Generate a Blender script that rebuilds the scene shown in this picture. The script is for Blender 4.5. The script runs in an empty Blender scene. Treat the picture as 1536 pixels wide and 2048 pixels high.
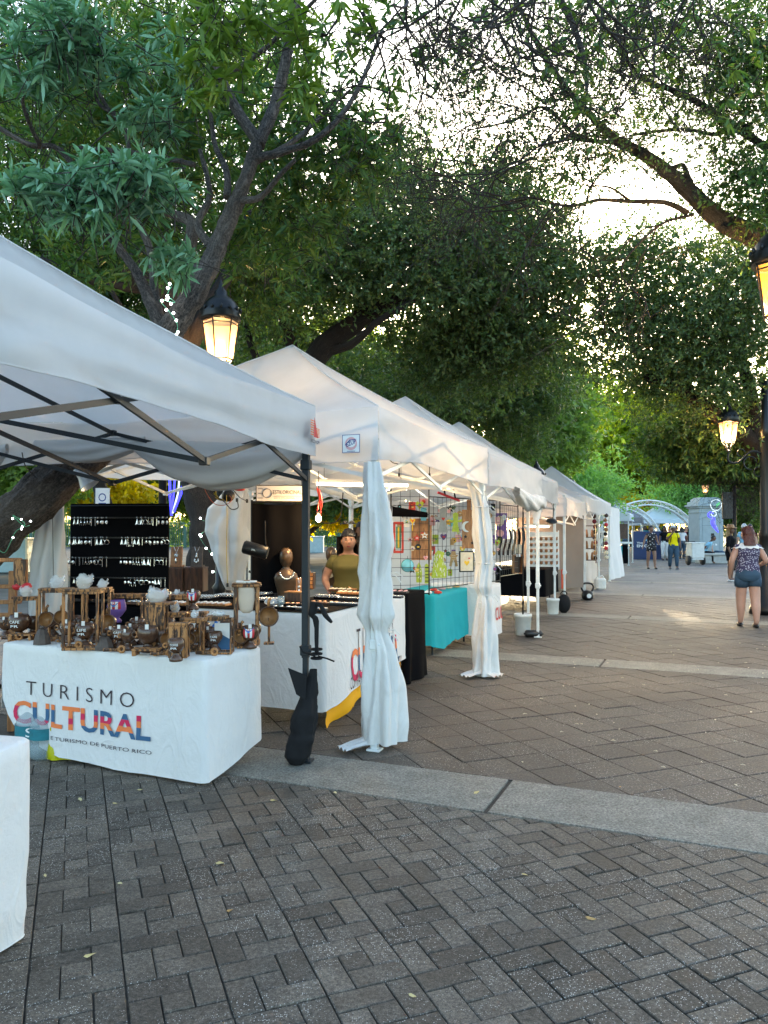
import bpy, bmesh, math, random
import numpy as np
from mathutils import Vector, Matrix, noise
random.seed(7); np.random.seed(7)
PI = math.pi; R = math.radians
SC = bpy.context.scene; COL = SC.collection

# ---------------------------------------------------------------- camera, world, sun, exposure
F_PX, CAM_H, PITCH = 1540.0, 1.57, math.atan((1057 - 1024) / 1540.0)
cam = bpy.data.cameras.new('camera'); camo = bpy.data.objects.new('camera', cam); COL.objects.link(camo)
cam.sensor_fit = 'VERTICAL'; cam.sensor_height = 32.0; cam.lens = F_PX / 2048 * 32.0
cam.clip_start = 0.05; cam.clip_end = 2000
camo.location = (0, 0, CAM_H); camo.rotation_euler = (PI / 2 + PITCH, 0, 0)
SC.camera = camo

SUN_EL, SUN_AZ = R(14), R(10)          # azimuth measured from +Y towards +X
world = bpy.data.worlds.new('World'); SC.world = world; world.use_nodes = True
wn = world.node_tree; wn.nodes.clear()
sky = wn.nodes.new('ShaderNodeTexSky'); sky.sky_type = 'NISHITA'; sky.sun_disc = False
sky.sun_elevation = SUN_EL; sky.sun_rotation = SUN_AZ; sky.air_density = 1.0; sky.dust_density = 2.0; sky.ozone_density = 1.5
bg = wn.nodes.new('ShaderNodeBackground'); bg.inputs['Strength'].default_value = 0.15
wo = wn.nodes.new('ShaderNodeOutputWorld')
wn.links.new(sky.outputs[0], bg.inputs[0]); wn.links.new(bg.outputs[0], wo.inputs[0])
sl = bpy.data.lights.new('sun', 'SUN'); sl.energy = 2.0; sl.angle = R(0.6); sl.color = (1.0, 0.80, 0.55)
so = bpy.data.objects.new('sun', sl); COL.objects.link(so)
sd = Vector((math.sin(SUN_AZ) * math.cos(SUN_EL), math.cos(SUN_AZ) * math.cos(SUN_EL), math.sin(SUN_EL)))
so.rotation_euler = sd.to_track_quat('Z', 'Y').to_euler(); so.location = sd * 100
SC.view_settings.view_transform = 'Standard'; SC.view_settings.look = 'None'
SC.view_settings.exposure = 2.66; SC.view_settings.gamma = 1.0
SC.view_settings.use_curve_mapping = False
SC.view_settings.use_white_balance = True; SC.view_settings.white_balance_temperature = 6850; SC.view_settings.white_balance_tint = 6
SC.cycles.max_bounces = 7; SC.cycles.diffuse_bounces = 3; SC.cycles.glossy_bounces = 2
SC.cycles.transmission_bounces = 5; SC.cycles.transparent_max_bounces = 8
SC.cycles.caustics_reflective = False; SC.cycles.caustics_refractive = False

# ---------------------------------------------------------------- picture position -> place
CP, SP = math.cos(PITCH), math.sin(PITCH)
def ray(px, py):
    u = (px - 768) / F_PX; v = (1024 - py) / F_PX
    return Vector((u, CP - SP * v, SP + CP * v))
def W(px, py, Y):
    d = ray(px, py); return Vector((0, 0, CAM_H)) + d * (Y / d.y)
def G(px, py, z=0.0):
    d = ray(px, py); return Vector((0, 0, CAM_H)) + d * ((z - CAM_H) / d.z)

# ---------------------------------------------------------------- materials
MAT = {}
def new_mat(name):
    m = bpy.data.materials.new(name); m.use_nodes = True; nt = m.node_tree
    MAT[name] = m
    return m, nt, nt.nodes['Principled BSDF'], nt.nodes['Material Output']
def nd(nt, t, **kw):
    n = nt.nodes.new(t)
    for k, v in kw.items(): setattr(n, k, v)
    return n
def mixc(nt, fac, a, b, mode='MIX'):
    n = nd(nt, 'ShaderNodeMix', data_type='RGBA', blend_type=mode)
    for i, val in ((0, fac), (6, a), (7, b)):
        if hasattr(val, 'is_output'): nt.links.new(val, n.inputs[i])
        elif i == 0: n.inputs[i].default_value = val
        else: n.inputs[i].default_value = (*val[:3], 1)
    return n.outputs[2]
def ramp(nt, src, stops):
    n = nd(nt, 'ShaderNodeValToRGB'); nt.links.new(src, n.inputs[0])
    e = n.color_ramp.elements
    while len(e) < len(stops): e.new(0.5)
    for i, (p, c) in enumerate(stops):
        e[i].position = p; e[i].color = (*c[:3], 1) if isinstance(c, (tuple, list)) else (c, c, c, 1)
    return n.outputs[0]
def noise_n(nt, scale, detail=4, rough=0.6, co=None, dist=0.0):
    n = nd(nt, 'ShaderNodeTexNoise'); n.inputs['Scale'].default_value = scale; n.inputs['Detail'].default_value = detail
    n.inputs['Roughness'].default_value = rough; n.inputs['Distortion'].default_value = dist
    if co is not None: nt.links.new(co, n.inputs['Vector'])
    return n.outputs['Fac']
def pos(nt, scale=None):
    g = nd(nt, 'ShaderNodeNewGeometry').outputs['Position']
    if scale:
        mp = nd(nt, 'ShaderNodeMapping'); mp.inputs['Scale'].default_value = scale; nt.links.new(g, mp.inputs[0]); return mp.outputs[0]
    return g
def objco(nt, scale=None):
    g = nd(nt, 'ShaderNodeTexCoord').outputs['Object']
    if scale:
        mp = nd(nt, 'ShaderNodeMapping'); mp.inputs['Scale'].default_value = scale; nt.links.new(g, mp.inputs[0]); return mp.outputs[0]
    return g
def rnd(nt):
    a = nd(nt, 'ShaderNodeObjectInfo').outputs['Random']; b = nd(nt, 'ShaderNodeNewGeometry').outputs['Random Per Island']
    s = nd(nt, 'ShaderNodeMath', operation='ADD'); nt.links.new(a, s.inputs[0]); nt.links.new(b, s.inputs[1])
    f = nd(nt, 'ShaderNodeMath', operation='FRACT'); nt.links.new(s.outputs[0], f.inputs[0]); return f.outputs[0]
def bump(nt, bsdf, src, strength=0.3, dist=0.01):
    b = nd(nt, 'ShaderNodeBump'); b.inputs['Strength'].default_value = strength; b.inputs['Distance'].default_value = dist
    nt.links.new(src, b.inputs['Height']); nt.links.new(b.outputs[0], bsdf.inputs['Normal'])
def simple(name, c, rough=0.6, metal=0.0, var=0.12, scale=25, bmp=0.0, spec=None, emit=None, es=0.0):
    m, nt, b, o = new_mat(name)
    n = noise_n(nt, scale, 4, 0.6, objco(nt))
    c2 = tuple(max(0, x * (1 - var)) for x in c); c3 = tuple(min(1, x * (1 + var)) for x in c)
    nt.links.new(ramp(nt, n, [(0.3, c2), (0.7, c3)]), b.inputs['Base Color'])
    b.inputs['Roughness'].default_value = rough; b.inputs['Metallic'].default_value = metal
    if spec is not None: b.inputs['Specular IOR Level'].default_value = spec
    if bmp: bump(nt, b, n, bmp, 0.004)
    if emit: b.inputs['Emission Color'].default_value = (*emit, 1); b.inputs['Emission Strength'].default_value = es
    return m
def cloth_mat(name, c, trans=0.2, rough=0.75, var=0.05, weave=0.10, dirt=0.0, crease=0.0):
    m, nt, b, o = new_mat(name)
    n = noise_n(nt, 3.0, 5, 0.6, pos(nt)); w = noise_n(nt, 18.0, 6, 0.7, pos(nt))
    c2 = tuple(x * (1 - var - dirt) for x in c)
    col = ramp(nt, n, [(0.3, c2), (0.6, c)])
    nt.links.new(col, b.inputs['Base Color']); b.inputs['Roughness'].default_value = rough
    b.inputs['Specular IOR Level'].default_value = 0.25 if max(c) > .02 else .03
    if crease:
        cr = noise_n(nt, 5.0, 3, 0.5, pos(nt, (1, 1, .45)), 1.4); rg = ramp(nt, cr, [(0.40, 0.0), (0.5, 1.0), (0.60, 0.0)]); ad = nd(nt, 'ShaderNodeMath', operation='MULTIPLY_ADD'); nt.links.new(rg, ad.inputs[0]); ad.inputs[1].default_value = .6; nt.links.new(w, ad.inputs[2]); bump(nt, b, ad.outputs[0], crease, 0.02)
    else: bump(nt, b, w, weave, 0.006)
    if trans > 0:
        t = nd(nt, 'ShaderNodeBsdfTranslucent'); nt.links.new(col, t.inputs[0])
        mx = nd(nt, 'ShaderNodeMixShader'); mx.inputs[0].default_value = trans
        nt.links.new(b.outputs[0], mx.inputs[1]); nt.links.new(t.outputs[0], mx.inputs[2]); nt.links.new(mx.outputs[0], o.inputs[0])
    return m
def leaf_mat(name, cols, trans=0.35, rough=0.45, tcol=None):
    m, nt, b, o = new_mat(name)
    r = rnd(nt); n = len(cols); cols = [(c[0] * 1.12, c[1] * 1.24, c[2] * 1.2) for c in cols]
    col = ramp(nt, r, [(i / max(1, n - 1), c) for i, c in enumerate(cols)])
    nt.links.new(col, b.inputs['Base Color']); b.inputs['Roughness'].default_value = rough
    b.inputs['Specular IOR Level'].default_value = 0.35
    t = nd(nt, 'ShaderNodeBsdfTranslucent')
    tc = mixc(nt, 1.0, col, tcol or (1.6, 1.7, 0.55), 'MULTIPLY'); nt.links.new(tc, t.inputs[0])
    mx = nd(nt, 'ShaderNodeMixShader'); mx.inputs[0].default_value = trans
    nt.links.new(b.outputs[0], mx.inputs[1]); nt.links.new(t.outputs[0], mx.inputs[2]); nt.links.new(mx.outputs[0], o.inputs[0])
    return m
def bark_mat(name, c1, c2, sc=(9, 9, 2.2), bs=1.0):
    m, nt, b, o = new_mat(name)
    at_ = nd(nt, 'ShaderNodeAttribute', attribute_name='bark_co'); mp = nd(nt, 'ShaderNodeMapping'); mp.inputs['Scale'].default_value = (1, 1, .22); nt.links.new(at_.outputs['Vector'], mp.inputs[0])
    n = noise_n(nt, 26, 8, 0.72, mp.outputs[0], 0.8); n2 = noise_n(nt, 2.5, 3, 0.5, pos(nt)); n3 = noise_n(nt, 60, 5, 0.7, pos(nt))
    rg_ = nd(nt, 'ShaderNodeMath', operation='SUBTRACT'); nt.links.new(n, rg_.inputs[0]); rg_.inputs[1].default_value = .5
    ab = nd(nt, 'ShaderNodeMath', operation='ABSOLUTE'); nt.links.new(rg_.outputs[0], ab.inputs[0])
    mm = nd(nt, 'ShaderNodeMath', operation='MULTIPLY_ADD'); nt.links.new(ab.outputs[0], mm.inputs[0]); mm.inputs[1].default_value = 2.6; nt.links.new(n3, mm.inputs[2])
    col = ramp(nt, mm.outputs[0], [(0.48, c1), (0.95, c2)])
    col = mixc(nt, 0.35, col, ramp(nt, n2, [(0.35, c1), (0.7, c2)]))
    nt.links.new(col, b.inputs['Base Color']); b.inputs['Roughness'].default_value = 0.9
    bump(nt, b, mm.outputs[0], bs, 0.04)
    return m
def wood_mat(name, dark, light, sc=(22, 22, 3), rough=0.55, contrast=(0.42, 0.58)):
    m, nt, b, o = new_mat(name)
    n = noise_n(nt, 1.6, 5, 0.6, objco(nt, sc), 1.2)
    rr = rnd(nt)
    col = ramp(nt, n, [(contrast[0], dark), (contrast[1], light)])
    col = mixc(nt, rr, col, mixc(nt, 1.0, col, (0.75, 0.7, 0.65), 'MULTIPLY'))
    nt.links.new(col, b.inputs['Base Color']); b.inputs['Roughness'].default_value = rough
    bump(nt, b, n, 0.25, 0.004)
    return m

def paving_mat(name, base, specks=1.0, speck_scale=150, var=0.35):
    m, nt, b, o = new_mat(name)
    p = pos(nt)
    big = noise_n(nt, 0.7, 4, 0.6, p); fine = noise_n(nt, 60, 8, 0.75, p); mid = noise_n(nt, 9, 6, 0.7, p)
    a = mixc(nt, rnd(nt), tuple(x * (1 - var) for x in base), tuple(x * (1 + var) for x in base))
    a = mixc(nt, 1.0, a, ramp(nt, fine, [(0.36, 0.50), (0.64, 1.55)]), 'MULTIPLY')
    a = mixc(nt, 1.0, a, ramp(nt, noise_n(nt, 210, 3, 0.6, p), [(0.35, 0.62), (0.65, 1.42)]), 'MULTIPLY')
    a = mixc(nt, 1.0, a, ramp(nt, mid, [(0.32, 0.66), (0.66, 1.34)]), 'MULTIPLY')
    a = mixc(nt, 1.0, a, ramp(nt, big, [(0.3, 0.72), (0.7, 1.22)]), 'MULTIPLY')
    # pale warm stains of dust
    v = nd(nt, 'ShaderNodeTexVoronoi'); v.inputs['Scale'].default_value = speck_scale; nt.links.new(p, v.inputs['Vector'])
    s = ramp(nt, v.outputs['Distance'], [(0.26, 1.0), (0.36, 0.0)])
    keep = nd(nt, 'ShaderNodeMath', operation='GREATER_THAN'); keep.inputs[1].default_value = 0.70
    sep = nd(nt, 'ShaderNodeSeparateColor'); nt.links.new(v.outputs['Color'], sep.inputs[0]); nt.links.new(sep.outputs[0], keep.inputs[0])
    patch = ramp(nt, noise_n(nt, 1.6, 5, 0.7, p), [(0.42, 0.03), (0.58, 1.0)])
    k1 = nd(nt, 'ShaderNodeMath', operation='MULTIPLY'); nt.links.new(s, k1.inputs[0]); nt.links.new(keep.outputs[0], k1.inputs[1])
    k2 = nd(nt, 'ShaderNodeMath', operation='MULTIPLY'); nt.links.new(k1.outputs[0], k2.inputs[0]); nt.links.new(patch, k2.inputs[1])
    k3 = nd(nt, 'ShaderNodeMath', operation='MULTIPLY'); nt.links.new(k2.outputs[0], k3.inputs[0]); k3.inputs[1].default_value = specks
    a = mixc(nt, k3.outputs[0], a, (0.68, 0.65, 0.60))
    nt.links.new(a, b.inputs['Base Color'])
    nt.links.new(ramp(nt, mid, [(0.3, 0.55), (0.7, 0.85)]), b.inputs['Roughness'])
    b.inputs['Specular IOR Level'].default_value = 0.10 if specks == 0 else 0.28
    bump(nt, b, fine, 0.45, 0.006)
    return m

paving_mat('brick_paver', (0.090, 0.075, 0.059), 0.85, 150, 0.28)
paving_mat('tile_paver', (0.080, 0.066, 0.053), 0.5, 90, 0.12)
m, nt, b, o = new_mat('granite_band')
p = pos(nt); f1 = noise_n(nt, 75, 6, 0.85, p); f2 = noise_n(nt, 5, 6, 0.7, p)
a = mixc(nt, 1.0, ramp(nt, f1, [(0.38, (0.07, 0.064, 0.052)), (0.5, (0.18, 0.168, 0.138)), (0.62, (0.33, 0.31, 0.26))]), ramp(nt, f2, [(0.3, 0.68), (0.7, 1.2)]), 'MULTIPLY')
nt.links.new(a, b.inputs['Base Color']); b.inputs['Roughness'].default_value = 0.8; bump(nt, b, f1, 0.5, 0.005)
paving_mat('far_paving', (0.15, 0.145, 0.14), 0.0, 60, 0.1)
simple('joint_dirt', (0.046, 0.039, 0.031), 0.95, var=0.4, scale=40)
simple('street_pale', (0.15, 0.145, 0.13), 1.0, var=0.25, scale=.6, spec=0.0)

cloth_mat('tent_white', (0.80, 0.80, 0.80), 0.55, 0.6, 0.06, 0.12)
cloth_mat('curtain_white', (0.74, 0.73, 0.70), 0.12, 0.7, 0.06, 0.08, crease=.3)
cloth_mat('curtain_grey', (0.70, 0.70, 0.69), 0.20, 0.7, 0.05, 0.08)
cloth_mat('table_white', (0.72, 0.71, 0.69), 0.05, 0.75, 0.06, 0.10, crease=.28)
cloth_mat('canvas_tan', (0.24, 0.205, 0.175), 0.12, 0.8, 0.10, 0.10)
cloth_mat('cloth_black', (0.005, 0.005, 0.006), 0.0, 0.85, 0.1, 0.15)
cloth_mat('cloth_teal', (0.010, 0.34, 0.38), 0.0, 0.8, 0.08, 0.10)
cloth_mat('cloth_yellow', (0.85, 0.40, 0.01), 0.10, 0.7, 0.06, 0.10)
cloth_mat('plastic_yellow', (0.62, 0.60, 0.01), 0.3, 0.25, 0.2, 0.5)
cloth_mat('tent_blue_grey', (0.62, 0.70, 0.76), 0.15, 0.6, 0.04, 0.05)
simple('frame_dark', (0.016, 0.021, 0.026), 0.5, 0.0, scale=8, spec=.3)
simple('frame_white', (0.70, 0.73, 0.72), 0.35, 0.1, scale=8)
simple('plastic_black', (0.006, 0.006, 0.0065), 0.4, scale=8)
simple('bag_black', (0.009, 0.009, 0.010), 0.8, scale=16, bmp=0.3, spec=.25)
simple('iron_black', (0.006, 0.007, 0.0075), 0.35, 0.3, scale=12, bmp=0.1)
simple('plastic_white', (0.70, 0.70, 0.66), 0.4, scale=6)
simple('silver', (0.75, 0.73, 0.70), 0.22, 1.0, scale=60)
simple('copper', (0.70, 0.36, 0.22), 0.28, 1.0, scale=60)
simple('coconut', (0.085, 0.040, 0.022), 0.22, var=0.5, scale=30, bmp=0.2)
simple('coconut_inner', (0.30, 0.15, 0.06), 0.45, var=0.4, scale=20)
simple('clay_dark', (0.075, 0.055, 0.045), 0.6, var=0.3, scale=20, bmp=0.2)
wood_mat('burnt_wood', (0.045, 0.018, 0.008), (0.46, 0.21, 0.07), (30, 30, 5), 0.5, (0.46, 0.54))
wood_mat('stand_wood', (0.25, 0.10, 0.03), (0.42, 0.19, 0.06), (14, 14, 2), 0.5)
wood_mat('dark_wood', (0.045, 0.018, 0.010), (0.11, 0.045, 0.022), (20, 20, 3), 0.45)
wood_mat('board_wood', (0.30, 0.12, 0.035), (0.50, 0.23, 0.08), (20, 20, 3), 0.45)
simple('bust_bronze', (0.085, 0.055, 0.035), 0.28, 0.35, var=0.2, scale=10)
simple('ink_dark', (0.035, 0.022, 0.028), 0.7, var=0.05)
simple('ink_orange', (0.78, 0.19, 0.05), 0.7, var=0.05)
simple('ink_red', (0.58, 0.012, 0.075), 0.7, var=0.05)
simple('ink_blue', (0.030, 0.105, 0.21), 0.7, var=0.05)
simple('ink_white', (0.78, 0.78, 0.76), 0.7, var=0.05)
simple('ink_pink', (0.72, 0.40, 0.40), 0.7, var=0.1)
simple('ink_navy', (0.02, 0.05, 0.22), 0.7, var=0.05)
simple('flag_blue', (0.02, 0.16, 0.50), 0.5, var=0.1)
simple('flag_red', (0.55, 0.02, 0.03), 0.5, var=0.1)
simple('board_blue', (0.010, 0.032, 0.115), 0.5, var=0.15, scale=3)
simple('pillar_paint', (0.30, 0.36, 0.38), 0.7, var=0.08, scale=4)
simple('concrete_pale', (0.40, 0.40, 0.37), 0.85, var=0.2, scale=8, bmp=0.2)
simple('fence_green', (0.012, 0.075, 0.055), 0.5, var=0.1)
simple('bin_blue', (0.30, 0.42, 0.46), 0.5, var=0.1, scale=5)
simple('cord_orange', (0.42, 0.09, 0.03), 0.5); simple('cord_yellow', (0.50, 0.36, 0.03), 0.5); simple('cord_red', (0.40, 0.02, 0.015), 0.45)
simple('galvanised', (0.62, 0.66, 0.70), 0.38, 0.5, var=0.1, scale=6)
simple('lime', (0.42, 0.52, 0.05), 0.6, var=0.2); simple('label_teal', (0.01, 0.16, 0.20), 0.4)
simple('sky_blue', (0.20, 0.60, 0.72), 0.6, var=0.1)
simple('cream', (0.70, 0.62, 0.46), 0.7, var=0.1); simple('paint_red', (0.60, 0.05, 0.03), 0.6, var=0.15)
simple('paint_yellow', (0.80, 0.50, 0.03), 0.6, var=0.15); simple('paint_purple', (0.16, 0.08, 0.30), 0.6, var=0.15)
simple('paint_green', (0.05, 0.22, 0.12), 0.6, var=0.2); simple('straw', (0.50, 0.32, 0.14), 0.8, var=0.2, scale=60, bmp=0.3)
simple('tyre_black', (0.02, 0.02, 0.02), 0.7)
simple('bulb_warm', (1, 0.85, 0.6), 0.5, emit=(1.0, 0.72, 0.36), es=11.0)
simple('bulb_white', (1, 1, 1), 0.5, emit=(0.85, 0.92, 1.0), es=5.0)
simple('led_blue', (0.05, 0.05, 0.8), 0.5, emit=(0.03, 0.03, 1.0), es=0.8)
simple('led_white', (0.35, 0.42, 0.45), 0.5, emit=(0.75, 0.9, 1.0), es=0.25)
simple('led_green', (0.05, 0.4, 0.1), 0.5, emit=(0.05, 0.6, 0.15), es=0.15)
simple('tube_glow', (1, 1, 1), 0.5, emit=(1.0, 0.93, 0.82), es=1.2)
def glass_lamp(name, col, es):
    m, nt, b, o = new_mat(name)
    b.inputs['Base Color'].default_value = (*col, 1); b.inputs['Roughness'].default_value = 0.5
    t = nd(nt, 'ShaderNodeBsdfTransparent'); t.inputs[0].default_value = (1.0, 0.80, 0.52, 1)
    b.inputs['Emission Color'].default_value = (*col, 1); b.inputs['Emission Strength'].default_value = es
    mx = nd(nt, 'ShaderNodeMixShader'); mx.inputs[0].default_value = 0.45
    nt.links.new(b.outputs[0], mx.inputs[1]); nt.links.new(t.outputs[0], mx.inputs[2]); nt.links.new(mx.outputs[0], o.inputs[0])
glass_lamp('lamp_glass', (0.80, 0.50, 0.28), 0.17)
glass_lamp('lamp_glass_amber', (0.85, 0.38, 0.04), 0.24)
def plastic_film(name, col, tr):
    m, nt, b, o = new_mat(name)
    b.inputs['Base Color'].default_value = (*col, 1); b.inputs['Roughness'].default_value = 0.15
    t = nd(nt, 'ShaderNodeBsdfTransparent')
    mx = nd(nt, 'ShaderNodeMixShader'); mx.inputs[0].default_value = tr
    bump(nt, b, noise_n(nt, 30, 4, 0.6, objco(nt)), 0.8, 0.01)
    nt.links.new(b.outputs[0], mx.inputs[1]); nt.links.new(t.outputs[0], mx.inputs[2]); nt.links.new(mx.outputs[0], o.inputs[0])
plastic_film('clear_film', (0.75, 0.78, 0.82), 0.6)
plastic_film('bottle_clear', (0.35, 0.45, 0.48), 0.55)
cloth_mat('filter_cream', (0.72, 0.60, 0.48), 0.25, 0.7, 0.1, 0.3)
cloth_mat('filter_white', (0.75, 0.76, 0.78), 0.25, 0.6, 0.1, 0.3)

leaf_mat('leaf_bluegreen', [(0.06, 0.13, 0.07), (0.16, 0.27, 0.19), (0.08, 0.17, 0.09), (0.22, 0.36, 0.27), (0.10, 0.17, 0.06), (0.18, 0.31, 0.23)], 0.22, 0.45, (1.0, 1.5, 0.6))  # paler tones put skylight on the leaves into their colour
leaf_mat('leaf_olive', [(0.06, 0.11, 0.02), (0.12, 0.17, 0.025), (0.08, 0.14, 0.03), (0.17, 0.21, 0.035)], 0.38, 0.45)
leaf_mat('leaf_deep', [(0.04, 0.085, 0.035), (0.06, 0.125, 0.05), (0.095, 0.16, 0.04), (0.06, 0.10, 0.03), (0.14, 0.18, 0.04)], 0.36, 0.45)
leaf_mat('leaf_oak', [(0.045, 0.08, 0.033), (0.065, 0.11, 0.045), (0.10, 0.14, 0.05), (0.055, 0.105, 0.06), (0.14, 0.165, 0.05)], 0.38, 0.42)
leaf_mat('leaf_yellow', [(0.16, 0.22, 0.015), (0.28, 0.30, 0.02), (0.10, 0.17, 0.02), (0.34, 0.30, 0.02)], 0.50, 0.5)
leaf_mat('leaf_bright', [(0.10, 0.17, 0.04), (0.15, 0.23, 0.05), (0.12, 0.18, 0.06), (0.22, 0.27, 0.06)], 0.38, 0.5)
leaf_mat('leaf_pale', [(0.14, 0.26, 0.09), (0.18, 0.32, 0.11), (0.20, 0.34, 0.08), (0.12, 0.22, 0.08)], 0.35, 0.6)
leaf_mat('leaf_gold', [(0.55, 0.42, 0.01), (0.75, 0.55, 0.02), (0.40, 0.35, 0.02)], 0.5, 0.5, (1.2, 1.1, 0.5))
leaf_mat('leaf_dry', [(0.35, 0.17, 0.06), (0.50, 0.35, 0.15), (0.62, 0.52, 0.32)], 0.1, 0.7, (1, 1, 1))
bark_mat('bark_grey', (0.010, 0.008, 0.007), (0.30, 0.25, 0.215))
bark_mat('bark_mid', (0.008, 0.007, 0.006), (0.13, 0.115, 0.10))
bark_mat('bark_dark', (0.008, 0.006, 0.005), (0.05, 0.038, 0.032))
simple('twig_dark', (0.022, 0.016, 0.013), 0.85)
def tone_skin(name, c): simple(name, c, 0.5, var=0.08, scale=12)
tone_skin('skin_tan', (0.26, 0.135, 0.09)); tone_skin('skin_brown', (0.16, 0.075, 0.045)); tone_skin('skin_fair', (0.50, 0.27, 0.19))
simple('hair_black', (0.008, 0.006, 0.006), 0.45, var=0.4, scale=80, bmp=0.5)
simple('hair_red', (0.085, 0.018, 0.010), 0.5, var=0.5, scale=60, bmp=0.8)
simple('hair_blond', (0.42, 0.26, 0.10), 0.5, var=0.4, scale=60, bmp=0.5)
simple('hair_grey', (0.55, 0.54, 0.52), 0.5, var=0.2, scale=60, bmp=0.5)
cloth_mat('shirt_olive', (0.085, 0.075, 0.022), 0, 0.8, 0.1); cloth_mat('shirt_yellow', (0.85, 0.68, 0.005), 0, 0.8, 0.05)
cloth_mat('shirt_white', (0.72, 0.72, 0.72), 0, 0.8, 0.05); cloth_mat('shirt_lightblue', (0.25, 0.50, 0.66), 0, 0.8, 0.05)
cloth_mat('denim', (0.045, 0.085, 0.13), 0, 0.85, 0.3); cloth_mat('shirt_black', (0.012, 0.012, 0.014), 0, 0.8, 0.1)
cloth_mat('shirt_maroon', (0.16, 0.02, 0.03), 0, 0.8, 0.1); cloth_mat('shirt_grey', (0.2, 0.2, 0.22), 0, 0.8, 0.1)
def speckle_mat(name, base, dots, scale, thr):
    m, nt, b, o = new_mat(name)
    v = nd(nt, 'ShaderNodeTexVoronoi'); v.inputs['Scale'].default_value = scale; nt.links.new(objco(nt), v.inputs['Vector'])
    nt.links.new(ramp(nt, v.outputs['Distance'], [(thr, dots), (thr + 0.08, base)]), b.inputs['Base Color']); b.inputs['Roughness'].default_value = 0.8
speckle_mat('floral_black', (0.012, 0.011, 0.014), (0.60, 0.55, 0.52), 13, 0.24)
speckle_mat('print_purple', (0.045, 0.035, 0.085), (0.42, 0.40, 0.48), 42, 0.34)
simple('paper_white', (0.75, 0.73, 0.70), 0.6, var=0.02)

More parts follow.
